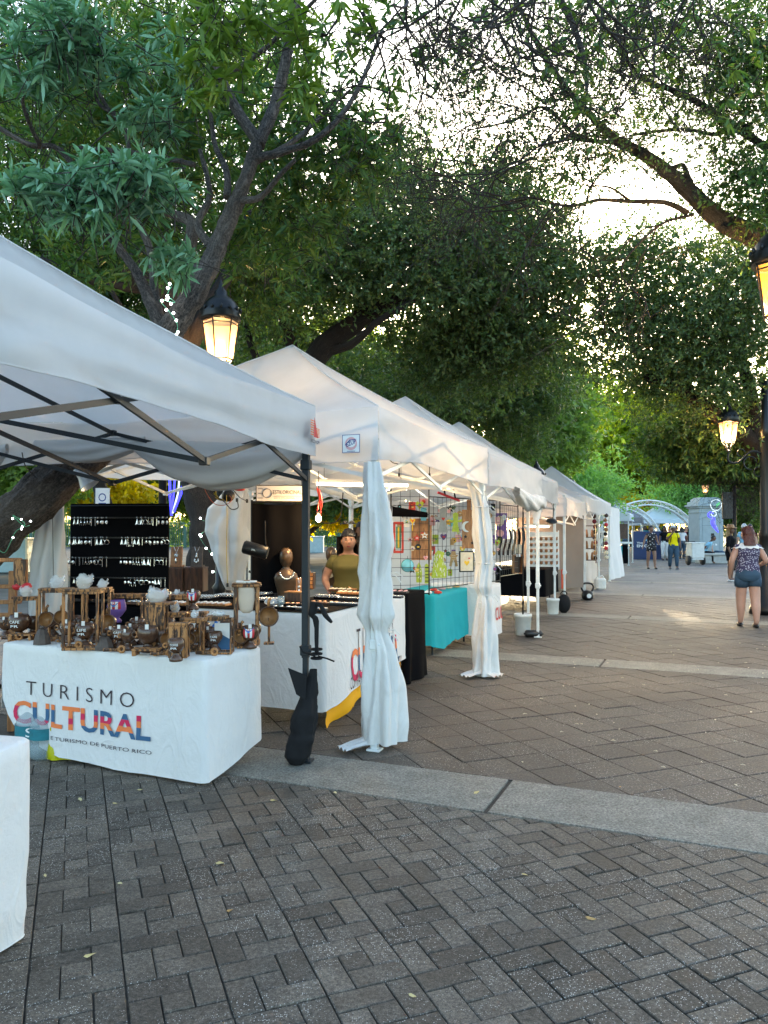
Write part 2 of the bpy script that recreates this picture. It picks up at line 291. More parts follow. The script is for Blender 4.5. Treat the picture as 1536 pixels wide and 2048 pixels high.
# ---------------------------------------------------------------- mesh helpers
OFF = {}
class MB:
    def __init__(s): s.v = []; s.f = []; s.m = []
    def add(s, vs, fs, mat=0, M=None):
        b = len(s.v)
        s.v += [tuple(M @ Vector(v)) if M else tuple(v) for v in vs]
        s.f += [tuple(i + b for i in f) for f in fs]; s.m += [mat] * len(fs); return s
    def box(s, c, d, mat=0, M=None, rz=0.0, bev=0.0):
        x, y, z = d[0] / 2, d[1] / 2, d[2] / 2
        rot = Matrix.Translation(Vector(c)) @ Matrix.Rotation(rz, 4, 'Z')
        if M: rot = M @ rot
        if bev <= 0:
            vs = [(i * x, j * y, k * z) for k in (-1, 1) for j in (-1, 1) for i in (-1, 1)]
            fs = [(0, 2, 3, 1), (4, 5, 7, 6), (0, 1, 5, 4), (2, 6, 7, 3), (0, 4, 6, 2), (1, 3, 7, 5)]
        else:
            e = min(bev, x * .9, y * .9, z * .9); vs = []; 
            ring = lambda X, Y: [(X - e, -Y), (X, -Y + e), (X, Y - e), (X - e, Y), (-X + e, Y), (-X, Y - e), (-X, -Y + e), (-X + e, -Y)]
            for (zz, ins) in ((-z, e * .7), (-z + e, 0), (z - e, 0), (z, e * .7)):
                vs += [(p[0], p[1], zz) for p in ring(x - ins, y - ins)]
            fs = [tuple(range(7, -1, -1)), tuple(range(24, 32))]
            for r in range(3):
                for i in range(8): j = (i + 1) % 8; fs.append((r * 8 + i, r * 8 + j, r * 8 + 8 + j, r * 8 + 8 + i))
        return s.add(vs, fs, mat, rot)
    def bar(s, p0, p1, w=0.02, h=None, mat=0, up=(0, 0, 1)):
        p0 = Vector(p0); p1 = Vector(p1); d = p1 - p0; L = d.length
        if L < 1e-6: return s
        d.normalize(); u = Vector(up)
        if abs(d.dot(u)) > 0.98: u = Vector((1, 0, 0))
        sd_ = d.cross(u).normalized(); u = sd_.cross(d); h = h or w
        a, b = sd_ * (w / 2), u * (h / 2)
        vs = [p0 - a - b, p0 + a - b, p0 + a + b, p0 - a + b, p1 - a - b, p1 + a - b, p1 + a + b, p1 - a + b]
        return s.add(vs, [(0, 3, 2, 1), (4, 5, 6, 7), (0, 1, 5, 4), (1, 2, 6, 5), (2, 3, 7, 6), (3, 0, 4, 7)], mat)
    def tube(s, path, rad, n=8, mat=0, cap=True, M=None, jit=0.0, seed=0):
        P = [Vector(p) for p in path]; k = len(P)
        if not hasattr(rad, '__len__'): rad = [rad] * k
        vs = []; fs = []; up = None
        for i in range(k):
            t = (P[min(i + 1, k - 1)] - P[max(i - 1, 0)])
            t = t.normalized() if t.length > 1e-9 else Vector((0, 0, 1))
            if up is None: up = t.orthogonal().normalized()
            up = (up - t * up.dot(t)); up = up.normalized() if up.length > 1e-6 else t.orthogonal().normalized()
            sd_ = t.cross(up)
            for j in range(n):
                a = 2 * PI * j / n; r = rad[i]
                q = up * math.cos(a) + sd_ * math.sin(a)
                if jit: r *= 1 + jit * noise.noise((P[i] + q * rad[i]) * (0.45 / max(rad[i], .02)) + Vector((seed, 0, 0)))
                vs.append(P[i] + q * r)
        for i in range(k - 1):
            for j in range(n):
                j2 = (j + 1) % n; fs.append((i * n + j, i * n + j2, i * n + n + j2, i * n + n + j))
        if cap: fs += [tuple(range(n - 1, -1, -1)), tuple(range((k - 1) * n, k * n))]
        return s.add(vs, fs, mat, M)
    def lathe(s, prof, n=16, mat=0, M=None, c=(0, 0, 0), cap=True):
        vs = []; fs = []
        for r, z in prof:
            for j in range(n): a = 2 * PI * j / n; vs.append((c[0] + r * math.cos(a), c[1] + r * math.sin(a), c[2] + z))
        for i in range(len(prof) - 1):
            for j in range(n): j2 = (j + 1) % n; fs.append((i * n + j, i * n + j2, i * n + n + j2, i * n + n + j))
        if cap:
            if prof[0][0] > 1e-4: fs.append(tuple(range(n - 1, -1, -1)))
            if prof[-1][0] > 1e-4: fs.append(tuple(range((len(prof) - 1) * n, len(prof) * n)))
        return s.add(vs, fs, mat, M)
    def sheet(s, fn, nu, nv, mat=0, closeu=False, M=None):
        vs = [fn(i / nu, j / nv) for j in range(nv + 1) for i in range(nu + (0 if closeu else 1))]
        w = nu + (0 if closeu else 1); fs = []
        for j in range(nv):
            for i in range(nu):
                i2 = (i + 1) % w; fs.append((j * w + i, j * w + i2, (j + 1) * w + i2, (j + 1) * w + i))
        return s.add(vs, fs, mat, M)
    def ball(s, c, r, n=10, mat=0, M=None, nz=None):
        if not hasattr(r, '__len__'): r = (r, r, r)
        nz = nz or max(4, n // 2)
        prof = [(math.sin(PI * i / nz), -math.cos(PI * i / nz)) for i in range(nz + 1)]
        vs = []; fs = []
        vs.append((c[0], c[1], c[2] - r[2]))
        for i in range(1, nz):
            for j in range(n):
                a = 2 * PI * j / n; vs.append((c[0] + r[0] * prof[i][0] * math.cos(a), c[1] + r[1] * prof[i][0] * math.sin(a), c[2] + r[2] * prof[i][1]))
        vs.append((c[0], c[1], c[2] + r[2])); top = len(vs) - 1
        for j in range(n):
            j2 = (j + 1) % n; fs.append((0, 1 + j2, 1 + j)); fs.append((top, 1 + (nz - 2) * n + j, 1 + (nz - 2) * n + j2))
            for i in range(nz - 2): fs.append((1 + i * n + j, 1 + i * n + j2, 1 + (i + 1) * n + j2, 1 + (i + 1) * n + j))
        return s.add(vs, fs, mat, M)
    def torus(s, c, Rr, r, n=16, k=6, mat=0, M=None, axis='Y', arc=(0, 2 * PI)):
        full = abs(arc[1] - arc[0] - 2 * PI) < 1e-3; pts = []
        for i in range(n + 1):
            a = arc[0] + (arc[1] - arc[0]) * i / n; x, y = Rr * math.cos(a), Rr * math.sin(a)
            pts.append({'Y': (c[0] + x, c[1], c[2] + y), 'Z': (c[0] + x, c[1] + y, c[2]), 'X': (c[0], c[1] + x, c[2] + y)}[axis])
        return s.tube(pts, r, k, mat, not full, M)
    def prism(s, poly, z0, z1, mat=0, M=None):
        n = len(poly); vs = [(p[0], p[1], z0) for p in poly] + [(p[0], p[1], z1) for p in poly]
        fs = [tuple(range(n - 1, -1, -1)), tuple(range(n, 2 * n))] + [(i, (i + 1) % n, n + (i + 1) % n, n + i) for i in range(n)]
        return s.add(vs, fs, mat, M)
    def mesh(s, name, mats, smooth=False):
        me = bpy.data.meshes.new(name); me.from_pydata(s.v, [], s.f)
        for m in (mats if isinstance(mats, (list, tuple)) else [mats]): me.materials.append(MAT[m])
        me.polygons.foreach_set('material_index', s.m)
        if smooth: me.polygons.foreach_set('use_smooth', [True] * len(s.f))
        me.update(); return me
    def build(s, name, mats, parent=None, smooth=False, world=True):
        off = OFF.get(parent.name) if parent is not None and world else None
        if off is not None: s.v = [(x[0] - off[0], x[1] - off[1], x[2] - off[2]) for x in s.v]
        o = bpy.data.objects.new(name, s.mesh(name, mats, smooth)); COL.objects.link(o)
        if parent is not None:
            o.parent = parent
            if off is not None: OFF[o.name] = off
        return o
def tag(o, label=None, cat=None, group=None, kind=None):
    if label: o['label'] = label
    if cat: o['category'] = cat
    if group: o['group'] = group
    if kind: o['kind'] = kind
    return o
def thing(name, label, cat, loc=(0, 0, 0), rz=0.0, group=None):
    o = bpy.data.objects.new(name, None); COL.objects.link(o); o.location = loc; o.rotation_euler = (0, 0, rz)
    o.empty_display_size = 0.1
    OFF[o.name] = tuple(loc)
    return tag(o, label, cat, group)
def copy_tree(o, loc=None, rz=None, label=None, parent=None):
    c = o.copy(); COL.objects.link(c)
    if parent is not None: c.parent = parent
    if loc is not None: c.location = loc
    if rz is not None: c.rotation_euler[2] = rz
    if label: c['label'] = label
    for ch in [x for x in KIDS.get(o.name, [])] if o.name in KIDS else list(o.children): copy_tree(ch, parent=c)
    return c
KIDS = {}
def smooth_path(pts, k=5):
    P = [Vector(p) for p in pts]; out = []
    for i in range(len(P) - 1):
        a = P[max(i - 1, 0)]; b = P[i]; c = P[i + 1]; d = P[min(i + 2, len(P) - 1)]
        for j in range(k):
            t = j / k
            out.append(0.5 * ((2 * b) + (c - a) * t + (2 * a - 5 * b + 4 * c - d) * t * t + (3 * b - a - 3 * c + d) * t ** 3))
    out.append(P[-1]); return out
def lerp(a, b, t): return a + (b - a) * t
def interp(xs, ys, x):
    if x <= xs[0]: return ys[0]
    for i in range(len(xs) - 1):
        if x <= xs[i + 1]: return lerp(ys[i], ys[i + 1], (x - xs[i]) / (xs[i + 1] - xs[i]))
    return ys[-1]
TEXT_CACHE = {}
def text_faces(body, bold=0.0):
    k = (body, bold)
    if k not in TEXT_CACHE:
        cu = bpy.data.curves.new('txt', 'FONT'); cu.body = body; cu.resolution_u = 3; cu.offset = bold; cu.align_x = 'LEFT'
        ob = bpy.data.objects.new('txt', cu); COL.objects.link(ob)
        dg = bpy.context.evaluated_depsgraph_get(); me = bpy.data.meshes.new_from_object(ob.evaluated_get(dg))
        vs = [tuple(v.co) for v in me.vertices]; fs = [tuple(p.vertices) for p in me.polygons]
        bpy.data.objects.remove(ob); bpy.data.curves.remove(cu); bpy.data.meshes.remove(me)
        xs = [v[0] for v in vs]; ys = [v[1] for v in vs]
        x0, x1, y0, y1 = min(xs), max(xs), min(ys), max(ys)
        vs = [((v[0] - x0) / (x1 - x0), (v[1] - y0) / (y1 - y0)) for v in vs]
        TEXT_CACHE[k] = (vs, fs, (x1 - x0) / (y1 - y0))
    return TEXT_CACHE[k]
def put_text(mb, body, fn, mat=0, bold=0.0, subdiv=False, matfn=None):
    """fn(u, v) with u, v in 0..1 over the words' box gives the point in space"""
    vs, fs, asp = text_faces(body, bold)
    bm = bmesh.new(); bv = [bm.verts.new((x, y, 0)) for x, y in vs]
    for f in fs:
        try: bm.faces.new([bv[i] for i in f])
        except ValueError: pass
    cuts = [(0, k / 12) for k in range(1, 12)] if subdiv else []
    if matfn: cuts += [(1, c) for c in matfn(None, None)]
    for ax, c in cuts:
        g = list(bm.verts) + list(bm.edges) + list(bm.faces)
        bmesh.ops.bisect_plane(bm, geom=g, plane_co=(c, c, 0), plane_no=(1, 0, 0) if ax == 0 else (0, 1, 0))
    bm.verts.ensure_lookup_table(); bm.verts.index_update()
    V = [fn(v.co.x, v.co.y) for v in bm.verts]
    b = len(mb.v); mb.v += [tuple(v) for v in V]
    for f in bm.faces:
        c = f.calc_center_median(); mb.f.append(tuple(v.index + b for v in f.verts)); mb.m.append(matfn(c.x, c.y) if matfn else mat)
    bm.free()
# ================================================================ THE SETTING: ground and paving
TH = R(23.0); Wd = Vector((math.sin(TH), math.cos(TH))); Td = Vector((math.cos(TH), -math.sin(TH)))   # along / across the promenade
def st(s, t): return Vector((Wd.x * s + Td.x * t, Wd.y * s + Td.y * t))
def to_st(x, y): return (x * Wd.x + y * Wd.y, x * Td.x + y * Td.y)
mb = MB(); mb.sheet(lambda u, v: ((u - .5) * 900, -60 + v * 900, -0.0105), 6, 6)
tag(mb.build('ground', 'joint_dirt'), 'dark bedding ground under the paving joints', kind='structure')

BANDS = [(4.17, 4.77), (9.03, 9.57), (13.95, 14.5), (18.85, 19.4), (23.4, 23.95), (28.2, 28.7), (33.0, 33.5), (38, 38.5)]
GA = R(-21.8)                                         # direction of the slanting joints
ga = Vector((math.sin(GA), math.cos(GA))); gb = Vector((math.cos(GA), -math.sin(GA)))
def clip(poly, n, d):                                 # keep points with p.n <= d
    out = []
    for i in range(len(poly)):
        a, b = poly[i], poly[(i + 1) % len(poly)]; da, db = a.dot(n) - d, b.dot(n) - d
        if da <= 0: out.append(a)
        if (da < 0) != (db < 0) and abs(da - db) > 1e-9: out.append(a + (b - a) * (da / (da - db)))
    return out
def slab_geo(mb, poly, c, z, bev=0.004, dep=0.014, tilt=(0, 0), mat=0):
    n = len(poly); rel = [p - c for p in poly]
    def rg(ins, zz):
        o = []
        for p in rel:
            l = p.length; q = p * max(0.2, (l - ins * 1.35) / l) if l > 1e-6 else p
            o.append((q.x, q.y, zz + z + tilt[0] * q.x + tilt[1] * q.y))
        return o
    vs = rg(bev, 0) + rg(0, -bev * .8) + rg(0, -dep)
    fs = [tuple(range(n))]
    for r in range(2):
        for i in range(n): j = (i + 1) % n; fs.append((r * n + i, (r + 1) * n + i, (r + 1) * n + j, r * n + j))
    b = len(mb.v); mb.v += vs; mb.f += [tuple(b + i for i in f) for f in fs]; mb.m += [mat] * len(fs)
def area(poly): return abs(sum(poly[i].x * poly[(i + 1) % len(poly)].y - poly[(i + 1) % len(poly)].x * poly[i].y for i in range(len(poly)))) / 2
def ccw(poly):
    a = sum(poly[i].x * poly[(i + 1) % len(poly)].y - poly[(i + 1) % len(poly)].x * poly[i].y for i in range(len(poly)))
    return poly if a > 0 else poly[::-1]
def in_view(c, pad=60):
    if c.y < 0.6: return False
    px = 768 + F_PX * c.x / c.y; py = 1057 + F_PX * CAM_H / c.y
    return -pad < px < 1536 + pad and py < 2048 + pad * 2
UN = 0.1045
def lay(root, pieces, name, matn, limit, seen_test=None):
    """pieces: (poly, centre). the nearest ones in view are objects of their own, the rest one joined part"""
    def hidden(c):                                   # under the two white cloths in front
        px = 768 + F_PX * c.x / c.y; py = 1057 + F_PX * CAM_H / c.y
        return (px < 45 and py > 1480 and py < 1850) or (px < 500 and py < 1480)
    vis = [p for p in pieces if in_view(p[1], 20) and not hidden(p[1])]; vis.sort(key=lambda p: p[1].length)
    one = vis[:limit]; ids = {id(p) for p in one}
    shared = {}
    for poly, c in one:
        z = random.gauss(0, 0.0016) + .002 * noise.noise((c.x * 2, c.y * 2, 0)); ti = (random.gauss(0, .006), random.gauss(0, .006))
        key = None
        if len(poly) == 4:
            e = (poly[1] - poly[0]); l2 = (poly[2] - poly[1]).length
            if not getattr(poly, 'cut', False): key = (round(e.length, 3), round(l2, 3), round(abs(e.normalized().dot(ga)), 2), round(area(poly), 4), round((poly[0] - c).x, 3), round((poly[0] - c).y, 3))
        me = shared.get(key) if key else None
        if me is None:
            b = MB(); slab_geo(b, poly, c, 0); me = b.mesh(name, matn)
            if key: shared[key] = me
        o = bpy.data.objects.new(name, me); COL.objects.link(o); o.location = (c.x, c.y, z); o.rotation_euler = (ti[0], ti[1], random.gauss(0, .006)); o.parent = root
    b = MB()
    for p in pieces:
        if id(p) in ids: continue
        poly, c = p; bb = len(b.v)
        slab_geo(b, poly, c, random.gauss(0, 0.0012), tilt=(random.gauss(0, .005), random.gauss(0, .005)))
        for i in range(bb, len(b.v)): v = b.v[i]; b.v[i] = (v[0] + c.x, v[1] + c.y, v[2])
    if b.v: tag(b.build(name, matn, root), kind='stuff')
def rect(o, i, j, w, h, gap): 
    g = gap / 2; f = lambda a, b: o + gb * a + ga * b
    return [f(i + g, j + g), f(i + w - g, j + g), f(i + w - g, j + h - g), f(i + g, j + h - g)]
# near brick paving in pinwheel blocks
def zone(c, s0, s1, t0, t1): s, t = to_st(c.x, c.y); return s0 - .4 < s < s1 + .4 and t0 < t < t1
def cutter(poly, s0, s1, g=0.004):
    poly = clip(poly, Wd, s1 - g); 
    if len(poly) > 2: poly = clip(poly, -Wd, -(s0 + g))
    return ccw(poly) if len(poly) > 2 and area(poly) > 0.0006 else None
def gather(fn_blocks, s0, s1, t0, t1):
    out = []
    for poly in fn_blocks:
        c = sum(poly, Vector((0, 0))) / 4
        if not zone(c, s0, s1, t0, t1): continue
        p = cutter(poly, s0, s1)
        if p: out.append((p, sum(p, Vector((0, 0))) / len(p)))
    return out
root = tag(thing('brick_paving', None, None), 'grey brown brick paving in pinwheel blocks in the foreground', kind='structure')
def pin():
    M3 = 3 * UN; o = Vector((-1.53, 3.44)) - gb * 0
    for a in range(-30, 31):
        for b in range(-16, 20):
            q = o + gb * (a * M3) + ga * (b * M3)
            if not zone(q + gb * .15 + ga * .15, 0.2, 4.5, -6.5, 6.5): continue
            if q.y < 0.9: continue
            gp = random.uniform(.003, .007)
            for (i, j, w, h) in ((0, 0, 1, 2), (1, 0, 2, 1), (2, 1, 1, 2), (0, 2, 2, 1), (1, 1, 1, 1)):
                yield rect(q, i * UN * .996 + .0007, j * UN, w * UN * .996, h * UN, gp)
lay(root, gather(pin(), 0.3, 4.17, -6.2, 6.2), 'brick', 'brick_paver', 300)
def tiles(s0, s1, t0, t1):
    S = 0.307; o = Vector((0.197, 6.06)); n = 60
    for a in range(-n, n):
        for b in range(-n, n):
            q = o + gb * (a * S) + ga * (b * S); s, t = to_st(q.x, q.y)
            if s0 - .6 < s < s1 + .6 and t0 - .5 < t < t1 + .5: yield rect(q, 0, 0, S, S, 0.006)
root = tag(thing('tile_paving', None, None), 'brown grey square tile paving laid on the slant behind the first stone band', kind='structure')
lay(root, gather(tiles(4.77, 9.03, -6.5, 5.5), 4.77, 9.03, -6.5, 5.5), 'tile', 'tile_paver', 300)
lay(root, gather(tiles(9.57, 13.95, -6.5, 6.5), 9.57, 13.95, -6.5, 6.5), 'tile', 'tile_paver', 0)
lay(root, gather(tiles(14.5, 18.85, -6.0, 8.5), 14.5, 18.85, -6.0, 8.5), 'tile', 'tile_paver', 0)
root = tag(thing('stone_bands', None, None), 'pale granite bands crossing the promenade', kind='structure')
joints = [(0.785, 4.83), (2.59, 9.12), (4.40, 13.8), (6.1, 18.2), (7.78, 22.4), (9.6, 27), (11.3, 31.5), (13, 36)]
for (s0, s1), (jx, jy) in zip(BANDS, joints):
    tj = to_st(jx, jy)[1]
    for a, b in ((tj - 6.4, tj - 3.2), (tj - 3.2, tj), (tj, tj + 3.2), (tj + 3.2, tj + 6.4), (tj + 6.4, tj + 9.6)):
        g = .014; poly = [st(s0 + .004, a + g), st(s1 - .004, a + g), st(s1 - .004, b - g), st(s0 + .004, b - g)]
        sub = []
        for k in range(9): sub.append(poly[0].lerp(poly[3], k / 8) + Wd * (0.004 * noise.noise((k * 3.1, s0, 1))))
        for k in range(9): sub.append(poly[2].lerp(poly[1], k / 8) + Wd * (0.004 * noise.noise((k * 3.1, s0, 7))))
        p = ccw(sub); c = sum(p, Vector((0, 0))) / len(p)
        if s0 < 6 and a < tj - 6: continue
        m_ = MB(); slab_geo(m_, p, c, 0.003, 0.004); o = m_.build('slab', 'granite_band', root, world=False); o.location = (c.x, c.y, 0)
# far paving where the joints can no longer be told apart
for k, (s0, s1) in enumerate([(19.4, 23.4), (23.95, 28.2), (28.7, 33.0), (33.5, 38), (38.5, 120)]):
    m_ = MB(); q = [st(s0, -9), st(s0, 30), st(s1, 30 if s1 < 100 else 80), st(s1, -9)]
    m_.add([(p.x, p.y, 0.0) for p in q], [(0, 1, 2, 3)])
    tag(m_.build('pavement', 'far_paving'), 'far stretch of worn grey promenade paving', kind='structure')
m_ = MB(); q = [Vector((-40, 13.5)), Vector((-1.0, 13.5)), st(22, -9), st(120, -9), Vector((-90, 120))]
m_.add([(p.x, p.y, -0.0045) for p in q], [tuple(range(5))][:1])
tag(m_.build('street', 'street_pale'), 'pale street behind the stalls and fence', kind='structure')
m_ = MB(); q = [Vector((-14, 3)), st(4.77, -6.5), st(18.85, -6.0), st(22, -9), Vector((-1, 13.52)), Vector((-14, 13.52))]
m_.add([(p.x, p.y, -0.0055) for p in q], [tuple(range(6))])
tag(m_.build('plaza', 'far_paving'), 'grey plaza ground left of the stalls', kind='structure')

# fallen leaves and petals
leafm = []
for k in range(3):
    b = MB(); r = random.Random(k)
    b.add([(-.5, 0, .1), (-.15, .22, .35 * r.random()), (.3, .18, .1), (.5, 0, .3), (.25, -.2, .35 * r.random()), (-.2, -.2, .05)], [(0, 5, 4, 3), (0, 3, 2, 1)])
    leafm.append(b.mesh('fallen_leaf', 'leaf_dry'))
spots = [(160, 1600, .05, 0), (230, 1607, .03, 1), (280, 1580, .035, 1), (240, 1768, .035, 2), (180, 1912, .05, 0), (460, 1822, .035, 2), (90, 1752, .03, 2), (670, 1586, .05, 1), (953, 1586, .05, 0), (1050, 1750, .04, 1), (1182, 1838, .045, 1), (825, 1992, .03, 1), (1240, 1574, .03, 0), (548, 1602, .045, 2), (440, 1728, .05, 2), (600, 1470, .04, 1)]
places = ['beside the water bottles', 'on the bricks below the long white cloth', 'on a brick before the cloth hem', 'on a lone brick at the photo edge', 'at the bottom of the photo', 'in the middle of the brick paving', 'near the foreground cloth', 'on the stone band beside the black weight bag', 'on the stone band next to its joint', 'right of the centre bricks', 'near the chipped brick', 'at the bottom centre', 'right of the stone joint', 'by the front cloth corner', 'on the bricks near the left column joint', 'beside the first wrapped leg']
for (px, py, s, k), pl in zip(spots, places):
    o = bpy.data.objects.new('fallen_leaf', leafm[k]); COL.objects.link(o); o.location = G(px, py, 0.004); o.scale = (s, s, s * .5); o.rotation_euler[2] = random.uniform(0, 6)
    tag(o, 'dry ' + ['orange', 'pale', 'brown'][k] + ' fallen leaf ' + pl, 'leaf', 'fallen leaves on the paving')
b = MB(); rr = random.Random(5)
for i in range(420):
    s = rr.uniform(5, 19); t = rr.uniform(-1.5, 6); p = st(s, t); a = rr.uniform(0, 6); l = rr.uniform(.008, .022)
    q = [Vector((math.cos(a + k), math.sin(a + k))) * l * (1 if k in (0, PI) else .45) for k in (0, 1.57, PI, 4.71)]
    b.add([(p.x + v.x, p.y + v.y, .008 + .006 * (j % 2)) for j, v in enumerate(q)], [(0, 1, 2, 3)])
tag(b.build('petal_litter', 'cream'), 'tiny pale petals and crumbs scattered over the paving', 'litter', kind='stuff')
# ================================================================ TREES
def np_obj(name, V, F, mat, parent=None, smooth=False):
    me = bpy.data.meshes.new(name); n, k = F.shape
    off = OFF.get(parent.name) if parent is not None else None
    if off is not None: V = V - np.array(off)
    me.vertices.add(len(V)); me.vertices.foreach_set('co', V.astype(np.float32).ravel())
    me.loops.add(n * k); me.loops.foreach_set('vertex_index', F.astype(np.int32).ravel())
    me.polygons.add(n); me.polygons.foreach_set('loop_start', np.arange(0, n * k, k, dtype=np.int32))
    me.polygons.foreach_set('loop_total', np.full(n, k, dtype=np.int32))
    me.materials.append(MAT[mat]); me.update(calc_edges=True)
    o = bpy.data.objects.new(name, me); COL.objects.link(o)
    if parent is not None: o.parent = parent; OFF[o.name] = off
    return o
def unit(a): return a / (np.linalg.norm(a, axis=1, keepdims=True) + 1e-9)
def leaf_geo(P, D, L, Wf, fold=0.15, droop=0.12, rng=np.random):
    """leaves of two folded quads: base, two sides, tip"""
    n = len(P); up = rng.normal(size=(n, 3)) + np.array([0, 0, 1.2]); S = unit(np.cross(D, up)); N = unit(np.cross(S, D))
    L = L[:, None]; Wh = Wf[:, None] / 2
    b = P; t = P + D * L - np.array([0, 0, 1]) * L * droop
    l1 = P + D * L * .35 + S * Wh + N * Wh * fold; l2 = P + D * L * .72 + S * Wh * .85 + N * Wh * fold - np.array([0, 0, 1]) * L * droop * .4
    r1 = P + D * L * .35 - S * Wh + N * Wh * fold; r2 = P + D * L * .72 - S * Wh * .85 + N * Wh * fold - np.array([0, 0, 1]) * L * droop * .4
    V = np.stack([b, l1, l2, t, r2, r1], 1).reshape(-1, 3); i = np.arange(n)[:, None] * 6
    F = np.concatenate([i + np.array([[0, 1, 2, 3]]), i + np.array([[0, 3, 4, 5]])], 0)
    return V, F
def leaf_quad(P, D, L, Wf, rng):
    n = len(P); up = rng.normal(size=(n, 3)) + np.array([0, 0, .7]); S = unit(np.cross(D, up)); L = L[:, None]; Wh = Wf[:, None] / 2
    V = np.stack([P, P + D * L * .45 + S * Wh, P + D * L, P + D * L * .45 - S * Wh], 1).reshape(-1, 3)
    return V, np.arange(n * 4).reshape(n, 4)
def twig_geo(A, B, r):
    n = len(A); D = unit(B - A); S = unit(np.cross(D, np.array([[.3, .2, .9]]))); T = np.cross(D, S); vs = []
    for k in range(3): a = 2 * PI * k / 3; vs.append(A + (S * math.cos(a) + T * math.sin(a)) * r)
    for k in range(3): a = 2 * PI * k / 3; vs.append(B + (S * math.cos(a) + T * math.sin(a)) * r * .5)
    V = np.stack(vs, 1).reshape(-1, 3); i = np.arange(n)[:, None] * 6
    return V, np.concatenate([i + np.array([[0, 1, 4, 3]]), i + np.array([[1, 2, 5, 4]]), i + np.array([[2, 0, 3, 5]])], 0)
def blob_points(blobs, rng, dens=1.0):
    out = []
    for (px, py, Y, hw, hh, dy, n) in blobs:
        c = W(px, py, Y); rx = hw / F_PX * Y; rz = hh / F_PX * Y; m = int(n * dens)
        q = rng.normal(size=(m, 3)); q = unit(q) * (rng.random((m, 1)) ** .42)
        out.append(np.array([c.x, c.y, c.z]) + q * np.array([rx, dy, rz]))
    return np.concatenate(out, 0)
def small_crown(name, blobs, mat, parent, leaf=(.07, .032), twigs=22, per=12, spread=.33, tl=.38, seed=1, folded=False, wood=True, droop=0.25, dens=1.0, zmin=None):
    rng = np.random.RandomState(seed); C = blob_points(blobs, rng, dens)
    n = len(C); A = np.repeat(C, twigs, 0) + rng.normal(size=(n * twigs, 3)) * spread * np.array([1, 1, .7])
    D = unit(rng.normal(size=A.shape) + np.array([0, 0, -droop])); ln = tl * (0.5 + rng.random((len(A), 1)))
    B = A + D * ln
    t = rng.random((len(A), per, 1)); P = (A[:, None] * (1 - t) + B[:, None] * t).reshape(-1, 3)
    LD = unit(np.repeat(D, per, 0) * .6 + rng.normal(size=P.shape) * .8 + np.array([0, 0, -.15]))
    P = P + rng.normal(size=P.shape) * .008
    if zmin is not None: k = P[:, 2] > zmin; P = P[k]; LD = LD[k]
    L = leaf[0] * (0.6 + .7 * rng.random(len(P))); Wf = leaf[1] * (0.6 + .7 * rng.random(len(P)))
    V, F = leaf_geo(P, LD, L, Wf, rng=rng) if folded else leaf_quad(P, LD, L, Wf, rng)
    cr = np_obj(name, V, F, mat, parent); cr['kind'] = 'stuff'
    if wood:
        V, F = twig_geo(A, B, .0035); tw = np_obj('twigs', V, F, 'twig_dark', parent); tw['kind'] = 'stuff'
    return len(P)
def whorl_crown(name, blobs, mat, parent, L0=.145, W0=.034, k=10, seed=1, spread=0.0, stem=.22, up=0.35, dens=1.0):
    """long leaves standing in whorls at the twig ends"""
    rng = np.random.RandomState(seed); C = blob_points(blobs, rng, dens); n = len(C)
    ax = unit(rng.normal(size=(n, 3)) + np.array([0, -.5, up])); B = C; A = C - ax * stem * (0.6 + .8 * rng.random((n, 1))) + rng.normal(size=C.shape) * .03
    axr = np.repeat(ax, k, 0); base = np.repeat(B, k, 0) - axr * rng.random((n * k, 1)) * .05
    rd = rng.normal(size=base.shape); rd = unit(rd - axr * (rd * axr).sum(1, keepdims=True))
    op = (0.25 + .9 * rng.random((n * k, 1))); D = unit(axr * (1.1 - op * .75) + rd * (.35 + op))
    L = L0 * (0.45 + .85 * rng.random(n * k)); Wf = W0 * (0.75 + .5 * rng.random(n * k))
    V, F = leaf_geo(base, D, L, Wf, .25, .16, rng); cr = np_obj(name, V, F, mat, parent); cr['kind'] = 'stuff'
    V, F = twig_geo(A, B, .0045); tw = np_obj('twigs', V, F, 'twig_dark', parent); tw['kind'] = 'stuff'
def bark_attr(o, P, rad, n):
    co = np.zeros((len(P) * n, 3), np.float32); L = 0
    for i in range(len(P)):
        if i: L += (P[i] - P[i - 1]).length
        for j in range(n): a = 2 * PI * j / n; co[i * n + j] = (math.cos(a) * rad[i], math.sin(a) * rad[i], L)
    at_ = o.data.attributes.new('bark_co', 'FLOAT_VECTOR', 'POINT'); at_.data.foreach_set('vector', co.ravel()); return o
def limb(parent, pts, r0, r1, name='limb', mat='bark_grey', n=9, jit=.18, k=5, seed=0):
    P = smooth_path([W(*p) for p in pts], k); m = len(P)
    b = MB(); rad = [r0 + (r1 - r0) * (i / (m - 1)) ** .8 for i in range(m)]
    b.tube(P, rad, n, 0, True, None, jit, seed); return bark_attr(b.build(name, mat, parent, True), P, rad, n)
def limb3(parent, P3, r0, r1, name='trunk', mat='bark_grey', n=12, jit=.18, k=6, seed=0, flare=0.0):
    P = smooth_path(P3, k); m = len(P); b = MB()
    rad = [(r0 + (r1 - r0) * (i / (m - 1))) * (1 + flare * math.exp(-i / m * 9)) for i in range(m)]
    b.tube(P, rad, n, 0, True, None, jit, seed); return bark_attr(b.build(name, mat, parent, True), P, rad, n)
